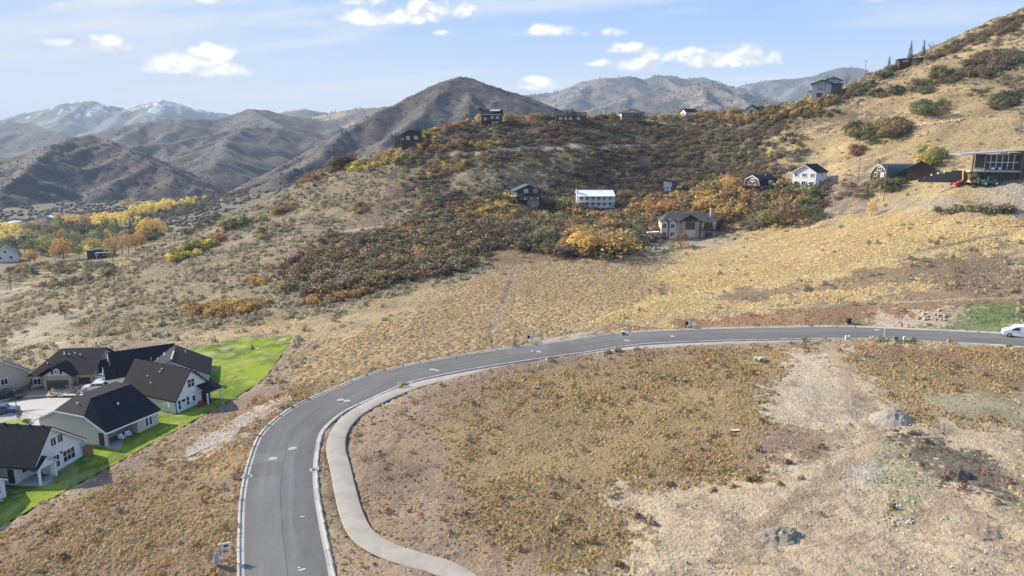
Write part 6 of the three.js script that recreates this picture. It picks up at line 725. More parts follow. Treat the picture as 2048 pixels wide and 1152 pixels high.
T('bush', 'gold', 1168, 512, 66, 'golden leafed oak at the left end of the big clump by the field', { wide: .95 }); T('bush', 'amber', 1215, 512, 76, 'large amber and green oak at the front of the big clump', { wide: 1.25 }); T('bush', 'olive', 1256, 503, 54, 'olive oak at the right end of the big clump', { wide: 1.1 }); T('bush', 'amber', 1136, 503, 37, 'small orange oak left of the big golden clump', { wide: .95 }); T('bush', 'green', 1098, 508, 32, 'grey green bush left of the small orange oak', { wide: 1.0 }); T('bush', 'olive', 1090, 486, 39, 'olive oak behind the grey green bush', { wide: 1.1 }); T('bush', 'amber', 1160, 482, 44, 'amber oak behind the golden oak', { wide: 1.2 }); T('bush', 'green', 1060, 495, 26, 'dark green bush at the head of the dirt gully', { wide: 1.1 });
T('bush', 'bronze', 1361, 494, 36, 'round rust brown oak in front of the stone manor', { wide: .85 }); T('tall', 'lime', 1123, 428, 34, 'pale green aspen below the two dark timber chalet', { wide: 1.5 }).userData.label = 'pale green aspen between the timber chalet and the white gallery house'; T('conifer', 'conifer', 1412, 470, 32, 'wide dark conifer against the right end of the manor', { wide: 1.7 }); T('tall', 'lime', 1430, 488, 13, 'thin young yellow green tree beside the manor driveway', { wide: 1 });
T('broad', 'gold', 1743, 433, 27, 'small lone golden oak on the pale grass below the dirt cut', { wide: 1 }); T('bush', 'amber', 1455, 390, 28, 'bright orange oak behind the red deck', { wide: 1 }); T('bush', 'olive', 1540, 458, 50, 'big olive oak at the left of the clump below the barn roofed house', { wide: .95 }); T('bush', 'bronze', 1582, 452, 56, 'big brown green oak in the middle of the clump below the white farmhouse', { wide: 1 }); T('bush', 'green', 1622, 446, 46, 'big dark green oak at the right of the clump by the concrete drive', { wide: .9 }); T('bare', 'grey', 1618, 460, 40, 'pale leafless tree at the foot of the oak clump', {}); T('bush', 'amber', 1470, 440, 44, 'tawny oak above the driveway bend', { wide: 1.1 }); T('bush', 'amber', 1420, 425, 38, 'tawny oak right behind the manor chimney', { wide: 1.2 }); T('bush', 'orange', 1335, 428, 34, 'orange oak behind the manor roof', { wide: 1.3 }); T('bush', 'bronze', 1250, 400, 26, 'brown oak right of the white gallery house', { wide: 1.2 });
T('broad', 'dark', 130, 636, 24, 'lone dark green round tree on the sage slope at the left', { wide: 1.1 }); T('bare', 'bronze', 426, 690, 26, 'bare brown tree beside the dirt edge of the lawn', { wide: 1 }); T('conifer', 'conifer', 505, 699, 12, 'tiny conifer on the patchy end of the lawn', { wide: 1.5 }); T('bush', 'dark', 660, 470, 18, 'rounded dark bush on the sage slope', { wide: .7 }).position.y += 0; T('bush', 'lime', 525, 480, 16, 'green bush on the path bend of the left slope', { wide: 1.1 });
T('conifer', 'conifer', 791, 292, 32, 'tall slim conifer left of the dark ridge house', { wide: .8 }); T('conifer', 'conifer', 798, 290, 28, 'second slim conifer against the dark ridge house porch', { wide: .8 }); T('conifer', 'conifer', 742, 322, 16, 'small dark conifer low on the left shoulder', { wide: .9 }); T('tall', 'orange', 764, 314, 20, 'small bright orange tree below the dark ridge house', { wide: 1.6 }); T('tall', 'scarlet', 841, 282, 20, 'small bright red tree at the corner of the dark ridge house', { wide: 1.1 }); T('broad', 'gold', 958, 246, 18, 'golden tree beside the stone chimney on the ridge', { wide: 1.1 }); T('broad', 'olive', 1018, 244, 18, 'olive tree right of the log house', { wide: 1.1 }); T('conifer', 'conifer', 1202, 230, 15, 'dark conifer between the shingled and the gallery house', { wide: 1.2 }); T('broad', 'grey', 1090, 242, 18, 'grey brown tree left of the shingled house', { wide: 1.5 }); T('broad', 'grey', 1226, 243, 18, 'grey tree at the left end of the tan gallery house', { wide: 1 }); T('broad', 'amber', 1400, 238, 16, 'orange brown tree right of the small white gabled house', { wide: 1.4 }); T('broad', 'amber', 1462, 236, 20, 'orange oak left of the turret house', { wide: 1.3 });
T('conifer', 'conifer', 1820, 118, 30, 'left tall conifer by the flat roofed cabin', { wide: 1 }); T('conifer', 'conifer', 1846, 112, 26, 'right conifer by the flat roofed cabin', { wide: 1 }); T('conifer', 'conifer', 1777, 140, 24, 'conifer on the skyline left of the flat roofed cabin', { wide: 1 }); T('bare', 'grey', 1692, 168, 26, 'leafless pale tree right of the hillside villa', {}); T('bare', 'grey', 1862, 108, 22, 'leafless tree right of the flat roofed cabin', {}); T('bush', 'scarlet', 1738, 148, 8, 'small red bush by the thin mast on the slope', { wide: 1.2 }); T('bush', 'green', 1760, 160, 20, 'green bush under the skyline conifer', { wide: 1.3 });
T('broad', 'lime', 1860, 335, 36, 'loose yellow green tree beside the arched green roof', { wide: 1 }); T('bush', 'green', 1848, 236, 30, 'dark green shrub alone on the golden slope', { wide: .95 }); T('bush', 'bronze', 1885, 234, 24, 'brown shrub next to the dark green one on the slope', { wide: .7 }); T('bush', 'olive', 1712, 282, 30, 'olive oak at the left of the pair on the golden slope', { wide: .9 }); T('bush', 'bronze', 1782, 280, 34, 'bronze oak at the right of the pair on the golden slope', { wide: 1.1 }); T('bush', 'green', 1738, 290, 24, 'low green oak in front of the pair on the slope', { wide: 1.1 }); T('bush', 'rust', 1714, 313, 18, 'small rust bush alone above the utility poles', { wide: .9 }); T('bush', 'olive', 1765, 380, 30, 'olive bush in front of the arched house', { wide: .9 }); T('bush', 'green', 1975, 430, 12, 'dark grey green shrub below the gravel road', { wide: 1.2 });
T('broad', 'dark', 40, 842, 22, 'small dark street tree in the middle of the cul-de-sac', { wide: .55 }); T('tall', 'rust', 144, 786, 14, 'young dark red tree by the stone house driveway', { wide: 1 });
for (const [u, l] of [[213, 'leftmost thin yellow sapling behind the twin gabled house'], [235, 'middle thin yellow sapling behind the twin gabled house'], [258, 'rightmost thin yellow sapling behind the black roofs']]) T('tall', 'lime', u, 712, 18, l, { wide: 1 });
// ---------------------------------------------------------------- far woods on the mountains, too many and too small to count
{
  const cone = new THREE.ConeGeometry(.22, 1, 5, 1).translate(0, .45, 0), lump = new THREE.IcosahedronGeometry(.5, 0).scale(1, .7, 1).translate(0, .2, 0), r = rng(71), list = { c: [], l: [] };
  slopesOf.forEach((s, k) => { const woodsy = k === 8 || k === 10 || k === 3 || k === 9, n = [0, 800, 500, 2500, 3500, 5000, 7000, 9000, 5000, 10000, 4000][k]; for (let i = 0; i < n; i++) { const x = mix(s.x0, s.x1, r()), Z = mix(s.z0, s.z1, r()), y = s.height(x, Z); if (y < s.floor + 12) continue; if (!inView(x, y, Z)) continue; const e = s.height(x + 12, Z) - s.height(x - 12, Z), d = nB(x, Z, 70); const far = Math.max(1, Z / 1500); if ((woodsy && d > .45) || (!woodsy && e < -5 && d > .55 && r() < .1)) list.c.push([x, y, Z, (woodsy ? 10 : 6) * (.6 + r() * .6) * Math.min(1.8, far * .7), 1, [.05, .065, .05]]); else list.l.push([x, y, Z, (1.8 + r() * 2.2) * far, 1, e > 4 ? [.15, .13, .108] : [.085, .075, .076]]); } });
  for (let i = 0; i < 9000; i++) { const x = mix(-720, 60, r()), Z = mix(600, 1250, r()), y = ground(x, Z); if (inView(x, y, Z) && nB(x, Z, 30) > .4) list.l.push([x, y, Z, 2 + r() * 4, 1, [[.12, .10, .075], [.10, .095, .065], [.11, .088, .075]][r() * 3 | 0]]); }
  for (const [nm, g, L, lb] of [['far_conifers', cone, list.c, 'dark conifers far off on the mountains'], ['far_brush', lump, list.l, 'brush and bare aspens far off on the mountains']]) { const im = new THREE.InstancedMesh(g, matte(1, 1, 1), L.length), m = new THREE.Matrix4(), c = new THREE.Color(), q = new THREE.Quaternion(); L.forEach(([x, y, Z, s, , col], i) => { m.compose(new THREE.Vector3(x, y, -Z), q, new THREE.Vector3(s, s, s)); im.setMatrixAt(i, m); const k = .75 + r() * .5; im.setColorAt(i, c.setRGB(col[0] * k, col[1] * k, col[2] * k)); }); im.name = nm; im.userData = { kind: 'stuff', label: lb }; im.castShadow = im.receiveShadow = true; scene.add(im); }
}
// ---------------------------------------------------------------- stones and heaps
{
  const mk = i => { const g = mergeVertices(new THREE.IcosahedronGeometry(.5, 1).deleteAttribute('uv').deleteAttribute('normal'), .001), p = g.attributes.position, r = rng(i); for (let k = 0; k < p.count; k++) { const f = .75 + r() * .5; p.setXYZ(k, p.getX(k) * f, p.getY(k) * f * .7, p.getZ(k) * f); } const n = g.toNonIndexed(); n.computeVertexNormals(); return n; };
  const shapes = [mk(1), mk(2), mk(3)], L = [], r = rng(33), put = (u, v, s, c) => { const h = hit(u, v); if (h && !cut(h[0], h[2])) L.push([h[0], h[1] + s * .1, h[2], s, c]); };
  const tanS = [[.50, .44, .365], [.40, .34, .275], [.57, .51, .44]], pale = [[.42, .39, .35], [.32, .29, .265], [.37, .32, .275], [.26, .24, .225]], warmS = [[.46, .41, .33], [.38, .32, .25], [.50, .46, .40], [.32, .26, .21]];
  for (let i = 0; i < 4200; i++) { const t = r(), u = mix(372, 582, t), v = mix(908, 796, t) + (r() - .5) * 30 * (1 - Math.abs(t - .45)); put(u, v, .07 + r() * .20, tanS[r() * 3 | 0]); }
  for (let i = 0; i < 1500; i++) { const u = mix(1200, 2048, r()), v = mix(760, 1150, Math.sqrt(r())); const h = hit(u, v); if (['dirt', 'pale', 'redsoil', 'gravel'].includes(ZN[zoneRagged(h[0], h[2])])) L.push([h[0], h[1] + .02, h[2], .05 + r() * r() * .26, warmS[r() * 4 | 0]]); }
  for (let i = 0; i < 900; i++) { const a = r() * 6.28, q = r() * (1 + .3 * Math.sin(a * 3)); put(1732 + Math.cos(a) * q * 52, 944 + Math.sin(a) * q * 24, .06 + r() * .12, [.40, .375, .33]); }
  for (let i = 0; i < 60; i++) put(mix(1765, 1830, r()), mix(1000, 1050, r()), .1 + r() * .25, warmS[r() * 4 | 0]);
  for (let i = 0; i < 120; i++) put(mix(1296, 1345, r()), r() < .5 ? 489 + r() * 2 : 496 + r() * 4, .5 + r() * .8, pale[r() * 4 | 0]);
  for (let i = 0; i < 160; i++) { const t = r(); put(mix(1818, 1925, t), mix(252, 240, t) + (r() - .5) * 4, .5 + r() * .7, [.5, .36, .24]); }
  for (let i = 0; i < 200; i++) put(mix(660, 1040, r()), mix(980, 1150, r()), .06 + r() * .16, warmS[r() * 4 | 0]);
  for (let i = 0; i < 30; i++) put(mix(1830, 1890, r()), mix(620, 640, r()), .2 + r() * .5, warmS[r() * 4 | 0]);
  shapes.forEach((g, k) => { const M2 = L.filter((_, i) => i % 3 === k), im = new THREE.InstancedMesh(g, matte(1, 1, 1), M2.length), m = new THREE.Matrix4(), q = new THREE.Quaternion(), e = new THREE.Euler(), c = new THREE.Color(); M2.forEach(([x, y, Z, s, col], i) => { q.setFromEuler(e.set(r() * .6, r() * 6.3, r() * .6)); m.compose(new THREE.Vector3(x, y, -Z), q, new THREE.Vector3(s * (.8 + r() * .6), s, s)); im.setMatrixAt(i, m); im.setColorAt(i, c.setRGB(...col)); }); im.name = numbered('stones'); im.userData = { kind: 'stuff', label: 'loose stones on the dirt and in the rock lined swale' }; im.castShadow = im.receiveShadow = true; scene.add(im); });
  const heap = (name, label, u, v, rx, rz, h, m, rough, seed) => { const p = hit(u, v), n = 40, pos = [], idx = [], uv = []; for (let j = 0; j <= n; j++) for (let i = 0; i <= n; i++) { const a = (i / n * 2 - 1), b = (j / n * 2 - 1), x = a * rx, z = b * rz, d = Math.hypot(a, b) + (nB(x * 3 + seed * 50, z * 3, 3) - .5) * (rough < .5 ? .18 : .4), y = h * smooth(1, .05, d) * (1 + (nA(x + seed, z, .9) - .5) * rough) - .1 - .35 * smooth(.75, 1, d) + (nC(x + seed, z, .35) - .5) * .1 * rough; pos.push(x, y + (ground(p[0] + x, p[2] - z) - p[1]), z); uv.push(x, z); if (i && j) { const q = j * (n + 1) + i; idx.push(q - n - 2, q - 1, q - n - 1, q - n - 1, q - 1, q); } } const g = new THREE.BufferGeometry(); g.setAttribute('position', new THREE.Float32BufferAttribute(pos, 3)); g.setAttribute('uv', new THREE.Float32BufferAttribute(uv, 2)); g.setIndex(idx); g.computeVertexNormals(); const o = new THREE.Mesh(g, m); o.name = numbered(name); o.position.set(p[0], p[1], -p[2]); o.castShadow = o.receiveShadow = true; scene.add(o); tag(o, label, 'heap'); };
  const gm = b => withMap(speckle(128, 40, b, 0, (u, v, q) => .65 + q() * .6 + (samp(TB, u, v) - .5) * .6), { bumpMap: brushTex, bumpScale: .15 });
  heap('gravel_pile', 'conical pile of pale gravel on the bare dirt lot', 1780, 838, 3.6, 2.8, 1.5, gm([.46, .42, .37]), .25, 1); heap('ash_heap', 'low grey clay heap in the lower part of the dirt lot', 1556, 1072, 3.4, 2.0, .8, gm([.36, .33, .27]), 1.2, 2); heap('dirt_mound', 'dark brushy spoil mound in the middle of the scrub patch', 1905, 952, 3.6, 1.6, .9, gm([.21, .175, .135]), .9, 3); heap('dirt_mound', 'low reddish dirt mound near the lower right corner', 1955, 1058, 3.6, 2.2, .35, gm([.44, .33, .25]), .9, 4);
  const d = hit(1520, 722), o = thing('rubble_pile', 'small pile of broken white concrete in the weeds', 'rubble', d[0], d[1], d[2]); for (let k = 0; k < 9; k++) { const c = part('chunk', shapes[k % 3].clone().scale(.6 + r() * .7, .6 + r() * .6, .5 + r() * .5).rotateY(r() * 6).translate((r() - .5) * 1.8, .25 + r() * .3, (r() - .5) * 1.0), M.concrete, o); }
  const b = hit(1471, 863), s = thing('board', 'pale flat board lying at the edge of the golden weeds', 'board', b[0], b[1], b[2], .1); part('sheet', box(1.2, .05, .5, 0, .22, 0), M.cream, s); part('batten', box(.08, .12, .5, -.4, .14, 0), M.cream, s); part('batten', box(.08, .12, .5, .4, .14, 0), M.cream, s);
}
// ---------------------------------------------------------------- vehicles
function rounded(P, width, bevel, m, name, o) { const g = new THREE.ExtrudeGeometry(outline(P), { depth: width - bevel * 2, bevelEnabled: true, bevelThickness: bevel, bevelSize: bevel, bevelSegments: 3 }); g.translate(0, 0, -width / 2 + bevel); return part(name, g, m, o); }
function wheel(o, x, y, z, R, w) { const t = part('wheel', new THREE.TorusGeometry(R * .78, R * .24, 8, 18).scale(1, 1, w / (R * .48)).translate(x, y, z), M.tyre, o); part('rim', new THREE.CylinderGeometry(R * .58, R * .58, w * .7, 14).rotateX(Math.PI / 2).translate(x, y, z), M.chrome, t); return t; }
function car(label, color, x, y, Z, turn, kind = 'suv') { // length along x, front at -x
  const o = thing('parked_car', label, 'car', x, y, Z, turn), paint = new THREE.MeshPhysicalMaterial({ color: new THREE.Color().setRGB(...color), roughness: .35, clearcoat: .8, clearcoatRoughness: .1 }), s = kind === 'suv' ? 1 : .86;
  rounded([[-2.3, .4], [-2.32, .75], [-2.15, .95], [-1.1, 1.08], [2.0, 1.1], [2.3, .95], [2.32, .42], [1.9, .32], [-1.9, .32]], 1.85, .09, paint, 'body', o);
  rounded([[-1.05, 1.06], [-.45, 1.62 * s], [1.5, 1.66 * s], [2.1, 1.08]], 1.56, .05, M.glass, 'window_band', o); rounded([[-.5, 1.60 * s], [-.42, 1.66 * s], [1.5, 1.70 * s], [1.6, 1.63 * s]], 1.62, .05, paint, 'car_roof', o);
  for (const z of [-.8, .8]) { part('pillar', [bar([-.98, 1.07, z], [-.44, 1.64 * s, z * .97], .07), bar([.35, 1.07, z], [.35, 1.64 * s, z * .97], .08), bar([2.02, 1.08, z], [1.52, 1.66 * s, z * .97], .1)], paint, o); part('headlight', box(.1, .16, .36, -2.3, .8, z * .8), M.paleGlass, o); part('tail_light', box(.06, .3, .18, 2.34, .95, z), matte(.3, .02, .02), o); part('mirror', box(.14, .12, .2, -.85, 1.1, z * 1.2), paint, o); wheel(o, -1.45, .36, z, .36, .24); wheel(o, 1.45, .36, z, .36, .24); }
  part('bumper', box(.14, .2, 1.6, -2.34, .45, 0), M.black, o); return o;
}
{
  let p = hit(193, 782); car('silver SUV parked on the narrow driveway', [.55, .56, .57], p[0], p[1] + .08, p[2], .15); p = hit(205, 772); car('silver car parked right behind the silver SUV', [.48, .49, .50], p[0] + .6, p[1] + .08, p[2] + .8, .3, 'sedan'); p = hit(198, 766); car('white sedan by the front of the twin gabled house', [.78, .78, .78], p[0], p[1] + .08, p[2] + 1.4, -.3, 'sedan'); p = hit(8, 797); car('black SUV parked by the white garage at the left edge', [.02, .022, .025], p[0], p[1] + .05, p[2], .6); p = hit(8, 828); car('dark blue car in the cul-de-sac at the left edge', [.015, .025, .11], p[0], p[1] + .05, p[2], Math.PI + .25);
  // white work van
  const q = hit(2028, 676), i = roadLine.reduce((b, c, k) => Math.hypot(c[0] - q[0], c[1] - q[2]) < Math.hypot(roadLine[b][0] - q[0], roadLine[b][1] - q[2]) ? k : b, 0), a = roadLine[i - 2], b = roadLine[i + 2];
  const o = thing('work_van', 'white work van with roof rack driving off the right edge of the road', 'van', q[0] + 1.4, roadY[i] + .07, q[2] + .4, Math.atan2(b[1] - a[1], b[0] - a[0])), white = new THREE.MeshPhysicalMaterial({ color: new THREE.Color().setRGB(.78, .80, .81), roughness: .4, clearcoat: .6 });
  rounded([[-2.65, .45], [-2.7, .85], [-2.6, 1.1], [-1.75, 1.32], [-1.0, 1.95], [-.5, 2.08], [2.75, 2.1], [2.9, 1.9], [2.9, .5], [2.6, .38], [-2.4, .38]], 1.98, .1, white, 'body', o);
  for (const z of [-1, 1]) { part('window', prism([[-1.5, 1.34], [-.95, 1.82], [-.35, 1.86], [-.35, 1.34]], -.01, .01).translate(0, 0, z * .995), M.glass, o); part('door_seam', box(.02, 1.3, .02, -.25, 1.2, z * .992), M.grey, o); part('door_seam', box(.02, 1.3, .02, -1.55, 1.0, z * .992), M.grey, o); part('side_rail', box(3.0, .05, .02, 1.2, 1.05, z * .995), M.offwhite, o); part('mirror', box(.12, .3, .2, -1.25, 1.45, z * 1.12), M.black, o); part('headlight', box(.1, .22, .34, -2.68, .9, z * .72), M.paleGlass, o); wheel(o, -1.75, .40, z * .92, .40, .26); wheel(o, 1.7, .40, z * .92, .40, .26); }
  part('windscreen', new THREE.BoxGeometry(1.02, .03, 1.6).rotateZ(.70).translate(-1.42, 1.68, 0), M.glass, o); part('bumper', box(.16, .22, 1.9, -2.72, .5, 0), M.grey, o); const rk = part('roof_rack', [bar([.1, 2.42, -.8], [2.8, 2.42, -.8], .06), bar([.1, 2.42, .8], [2.8, 2.42, .8], .06)], M.whiteMetal, o); for (const x of [.3, 1.5, 2.7]) part('crossbar', [bar([x, 2.42, -.85], [x, 2.42, .85], .06), bar([x, 2.1, -.8], [x, 2.42, -.8], .05), bar([x, 2.1, .8], [x, 2.42, .8], .05)], M.whiteMetal, rk); part('ladder', [bar([.2, 2.5, .35], [2.9, 2.5, .35], .06), bar([.2, 2.5, .65], [2.9, 2.5, .65], .06), bar([-.0, 2.5, -.5], [.9, 2.75, -.5], .3, .06)], M.metal, o);
  // caravan and truck by the manor
  p = hit(1306, 478); const c = thing('camper_trailer', 'white camper trailer parked left of the manor', 'trailer', p[0], p[1], p[2], .05); rounded([[-2.3, .5], [-2.4, 2.2], [-2.0, 2.6], [2.0, 2.7], [2.3, 2.3], [2.2, .5]], 2.2, .08, M.white, 'body', c); window_(c, -.9, 1.7, 1.12, 0, 1.0, .7); window_(c, .6, 1.7, 1.12, 0, .5, .6); part('door', box(.6, 1.6, .04, 1.5, 1.4, 1.12), M.grey, c); for (const z of [-.95, .95]) wheel(c, 0, .38, z, .38, .24); part('hitch', bar([2.2, .5, 0], [3.4, .5, 0], .1), M.iron, c); part('stripe', box(4.2, .14, .02, 0, 1.05, 1.12), M.slate, c);
  p = hit(1317, 477); car('dark pickup at the end of the camper trailer', [.12, .06, .06], p[0] + 2, p[1], p[2], 1.4);
  p = hit(1337, 477); car('silver car half behind the rust brown oak', [.6, .6, .6], p[0] + .5, p[1], p[2] + 1.5, .2, 'sedan');
  // machines before the modern house
  const green = matte(.02, .17, .14, { roughness: .5 }), yellow = matte(.55, .36, .11, { roughness: .5 }), red = matte(.35, .03, .04, { roughness: .5 });
  p = hit(1978, 371); const t = thing('telehandler', 'green telehandler with raised boom before the modern house', 'telehandler', p[0], p[1], p[2], -.1); rounded([[-2.1, .7], [-2.1, 1.3], [-.6, 1.6], [1.8, 1.5], [2.1, .8]], 1.6, .08, green, 'body', t); part('cab', [block(-.9, .5, 1.3, 2.4, .1, .9)], M.glass, t); part('cab_frame', [bar([-.9, 1.3, .9], [-.9, 2.45, .9], .1), bar([.5, 1.3, .9], [.5, 2.45, .9], .1), bar([-.9, 2.45, .9], [.5, 2.45, .9], .12), bar([-.9, 2.45, .1], [.5, 2.45, .1], .12)], green, t); part('boom', bar([2.0, 1.9, -.3], [-2.9, 1.3, -.3], .34, .36), green, t); part('fork_carriage', [box(.15, .9, 1.3, -3.0, 1.0, -.1), box(1.1, .08, .12, -3.5, .58, -.5), box(1.1, .08, .12, -3.5, .58, .3)], M.iron, t); for (const x of [-1.45, 1.45]) for (const z of [-.85, .85]) wheel(t, x, .62, z, .62, .42);
  p = hit(1945, 370); const e = thing('excavator', 'yellow excavator with its boom folded before the modern house', 'excavator', p[0], p[1], p[2], .1); for (const z of [-.85, .85]) { const tr = rounded([[-1.5, .1], [-1.8, .4], [-1.5, .72], [1.5, .72], [1.8, .4], [1.5, .1]], .5, .05, M.black, 'track', e); tr.position.z = z; for (let k = -2; k <= 2; k++) part('roller', new THREE.CylinderGeometry(.16, .16, .56, 8).rotateX(Math.PI / 2).translate(k * .6, .36, 0), M.iron, tr); } rounded([[-1.0, .85], [-1.0, 1.2], [.4, 1.8], [1.9, 1.7], [2.0, .9]], 2.1, .08, yellow, 'body', e); part('cab', block(-1.1, .2, 1.0, 2.5, .15, 1.0), M.glass, e); part('cab_roof', block(-1.15, .25, 2.5, 2.62, .1, 1.05), yellow, e); part('boom', [bar([-.8, 1.3, -.2], [-1.6, 3.4, -.2], .32, .4), bar([-1.6, 3.4, -.2], [-3.4, 4.0, -.2], .3, .36)], yellow, e); part('stick', bar([-3.3, 4.05, -.2], [-3.0, 1.6, -.2], .26, .3), yellow, e); part('bucket', prism([[-3.4, 1.5], [-2.7, 1.7], [-2.4, 1.0], [-3.1, .7], [-3.5, 1.0]], -.6, .2), M.iron, e); part('ram', rod([-.4, 1.7, -.2], [-1.5, 2.7, -.2], .08), M.chrome, e);
  p = hit(1918, 371); const d = thing('loader', 'small red loader left of the excavator', 'loader', p[0], p[1], p[2], .2); rounded([[-1.2, .5], [-1.0, 1.1], [.2, 1.9], [1.3, 1.7], [1.5, .6]], 1.5, .08, red, 'body', d); part('arm', [bar([1.2, 1.6, .85], [-1.6, .6, .85], .18), bar([1.2, 1.6, -.85], [-1.6, .6, -.85], .18)], red, d); part('bucket', prism([[-2.4, .1], [-1.5, .1], [-1.5, .9], [-1.7, .9]], -.95, .95), red, d); for (const x of [-.7, .9]) for (const z of [-.75, .75]) wheel(d, x, .42, z, .42, .3);
}
// ---------------------------------------------------------------- street furniture, signs and poles
function pole(name, label, u, v, hpx, r0, cross, cat = 'utility pole') { const p = below(u, v), t = Math.hypot(p[0], p[1] - EYE, p[2]), h = hpx * t / FOCAL, o = thing(name, label, cat, p[0], p[1], p[2]); part('shaft', rod([0, -.6, 0], [0, h, 0], r0, r0 * .7), M.pole, o); if (cross) { part('crossarm', box(2.2, .14, .14, 0, h - .6, 0), M.pole, o); for (const x of [-1, 0, 1]) part('insulator', cyl(.07, .09, .22, x, h - .4, 0, 8), M.grey, o); } o.userData.top = undefined; delete o.userData.top; return [p[0], p[1] + h - .5, -p[2]]; }
const wire = (label, a, b, sag) => { const pts = []; for (let k = 0; k <= 16; k++) { const t = k / 16; pts.push(new THREE.Vector3(mix(a[0], b[0], t), mix(a[1], b[1], t) - sag * 4 * t * (1 - t), mix(a[2], b[2], t))); } const o = part('wire', new THREE.TubeGeometry(new THREE.CatmullRomCurve3(pts), 24, .045, 5), M.brown, scene); o.name = numbered('cable'); tag(o, label, 'cable'); };
const pA = pole('utility_pole', 'near utility pole beside the olive bush before the arched house', 1767, 402, 64, .16, 0), pB = pole('utility_pole', 'utility pole on the slope between farmhouse and arched house', 1716, 366, 46, .15, 0); pole('mast', 'thin mast on the skyline of the right slope', 1729, 152, 30, .14, 1); pole('utility_pole', 'utility pole on the ridge between log house and shingled house', 1054, 240, 26, .14, 1); pole('utility_pole', 'utility pole on the ridge left of the tan gallery house', 1211, 236, 20, .13, 1); pole('utility_pole', 'utility pole in the valley beside the pale road', 22, 580, 26, .22, 1); const pC = pole('utility_pole', 'short pole among the oaks right of the narrow house', 1408, 392, 14, .14, 0), pD = pole('utility_pole', 'short pole in the trees below the white farmhouse', 1633, 382, 16, .13, 0); pole('utility_pole', 'utility pole on the ridge right of the small white house', 1399, 232, 18, .13, 1);
{ const h = below(1362, 360); wire('pale cable sagging from the narrow house to the oaks', [h[0], h[1] + 3, -h[2]], pC, 2); wire('cable between the pole on the slope and the farmhouse trees', pB, pD, 1.2); wire('cable between the two poles on the slope', pA, pB, 1); }
{
  const signMap = (draw, w, h) => { const c = document.createElement('canvas'); c.width = w; c.height = h; const g = c.getContext('2d'); draw(g, w, h); const t = new THREE.CanvasTexture(c); t.colorSpace = THREE.SRGBColorSpace; return new THREE.MeshStandardMaterial({ map: t, roughness: .6 }); };
  // hanging property sign, bottom left
  let p = hit(446, 1120), t = Math.hypot(p[0], p[1] - EYE, p[2]), s = t / FOCAL; const o = thing('property_sign', 'white post with crossbar and a hanging white sign with a black dome', 'sign', p[0], p[1], p[2], .35); part('post', box(.09, 36 * s, .09, 0, 18 * s, 0), M.trim, o); part('crossbar', box(1.28, .09, .09, .25, 31 * s, 0), M.trim, o);
  const panel = signMap((g, w, h) => { g.fillStyle = '#d4d6d6'; g.fillRect(0, 0, w, h); g.fillStyle = '#1b1c20'; g.beginPath(); g.arc(w / 2, h * .5, w * .44, Math.PI, 0); g.fill(); g.fillRect(w * .06, h * .48, w * .88, h * .06); g.fillStyle = '#a8acb0'; g.fillRect(w * .22, h * .66, w * .56, h * .1); }, 128, 128);
  part('panel', box(.62, .6, .03, .42, 31 * s - .42, 0), panel, o); for (const x of [.18, .66]) part('hook', box(.02, .1, .02, x, 31 * s - .08, 0), M.metal, o); part('rider', box(.16, .34, .02, -.22, 31 * s - .28, 0), M.grey, o);
  p = hit(434, 1131); const a = thing('arrow_board', 'narrow pointed grey board with white edges standing left of the hanging sign', 'sign', p[0], p[1], p[2], 1.05); part('board', prism([[0, -.1], [.34, .55], [.34, 1.25], [0, 1.6], [-.34, 1.25], [-.34, .55]], -.02, .02), M.grey, a); part('edge', [bar([.34, .55, 0], [.34, 1.25, 0], .07), bar([.34, 1.25, 0], [0, 1.62, 0], .07), bar([0, 1.62, 0], [-.34, 1.25, 0], .07), bar([-.34, .55, 0], [-.34, 1.25, 0], .07), bar([0, -.1, 0], [.34, .55, 0], .05), bar([0, -.1, 0], [-.34, .55, 0], .05)], M.trim, a);
  // two panel lot signs across the road
  const lot = (label, u, v, w, h, legs) => { const q = hit(u, v), o2 = thing('lot_sign', label, 'sign', q[0], q[1], q[2], .05); part('post', box(.12, legs + h, .12, -w / 2, (legs + h) / 2, 0), M.darkWood, o2); part('post', box(.12, legs + h * .9, .12, w / 2, (legs + h * .9) / 2, 0), M.darkWood, o2); part('dark_panel', box(w * .45, h * .8, .05, -w * .24, legs + h * .58, .07), M.black, o2); const m = signMap((g, W, H) => { g.fillStyle = '#dfe3e2'; g.fillRect(0, 0, W, H); g.fillStyle = '#30393d'; for (const x of [.3, .68]) { g.beginPath(); g.arc(W * x, H * .4, W * .1, 0, 7); g.fill(); } g.fillStyle = '#7d8b8b'; g.fillRect(W * .2, H * .54, W * .55, H * .05); }, 96, 128); part('white_panel', box(w * .5, h, .05, w * .24, legs + h / 2, .075), m, o2); };
  lot('larger two panel lot sign, black and white, across the road', 1376, 657, 1.1, .95, .6); lot('smaller two panel lot sign by the pale gravel apron', 1060, 683, .95, .8, .5);
  const cab = (name, label, u, v, w, h, d, m, lid, extra) => { const q = hit(u, v), o3 = thing(name, label, 'utility box', q[0], q[1], q[2], .1); part('base', box(w * 1.15, .12, d * 1.15, 0, .05, 0), M.concrete, o3); part('cabinet', box(w, h, d, 0, .1 + h / 2, 0), m, o3); part('lid', new THREE.BoxGeometry(w * 1.06, .1, d * 1.08).translate(0, .14 + h, 0), lid || m, o3); part('door_seam', box(.03, h * .8, .02, 0, .1 + h / 2, d / 2 + .01), M.black, o3); part('handle', box(.05, .16, .04, w * .15, .1 + h * .55, d / 2 + .02), M.metal, o3); };
  const dg = matte(.05, .06, .05, { roughness: .6 }), tg = matte(.10, .16, .12, { roughness: .6 }), lg = matte(.62, .64, .6, { roughness: .6 });
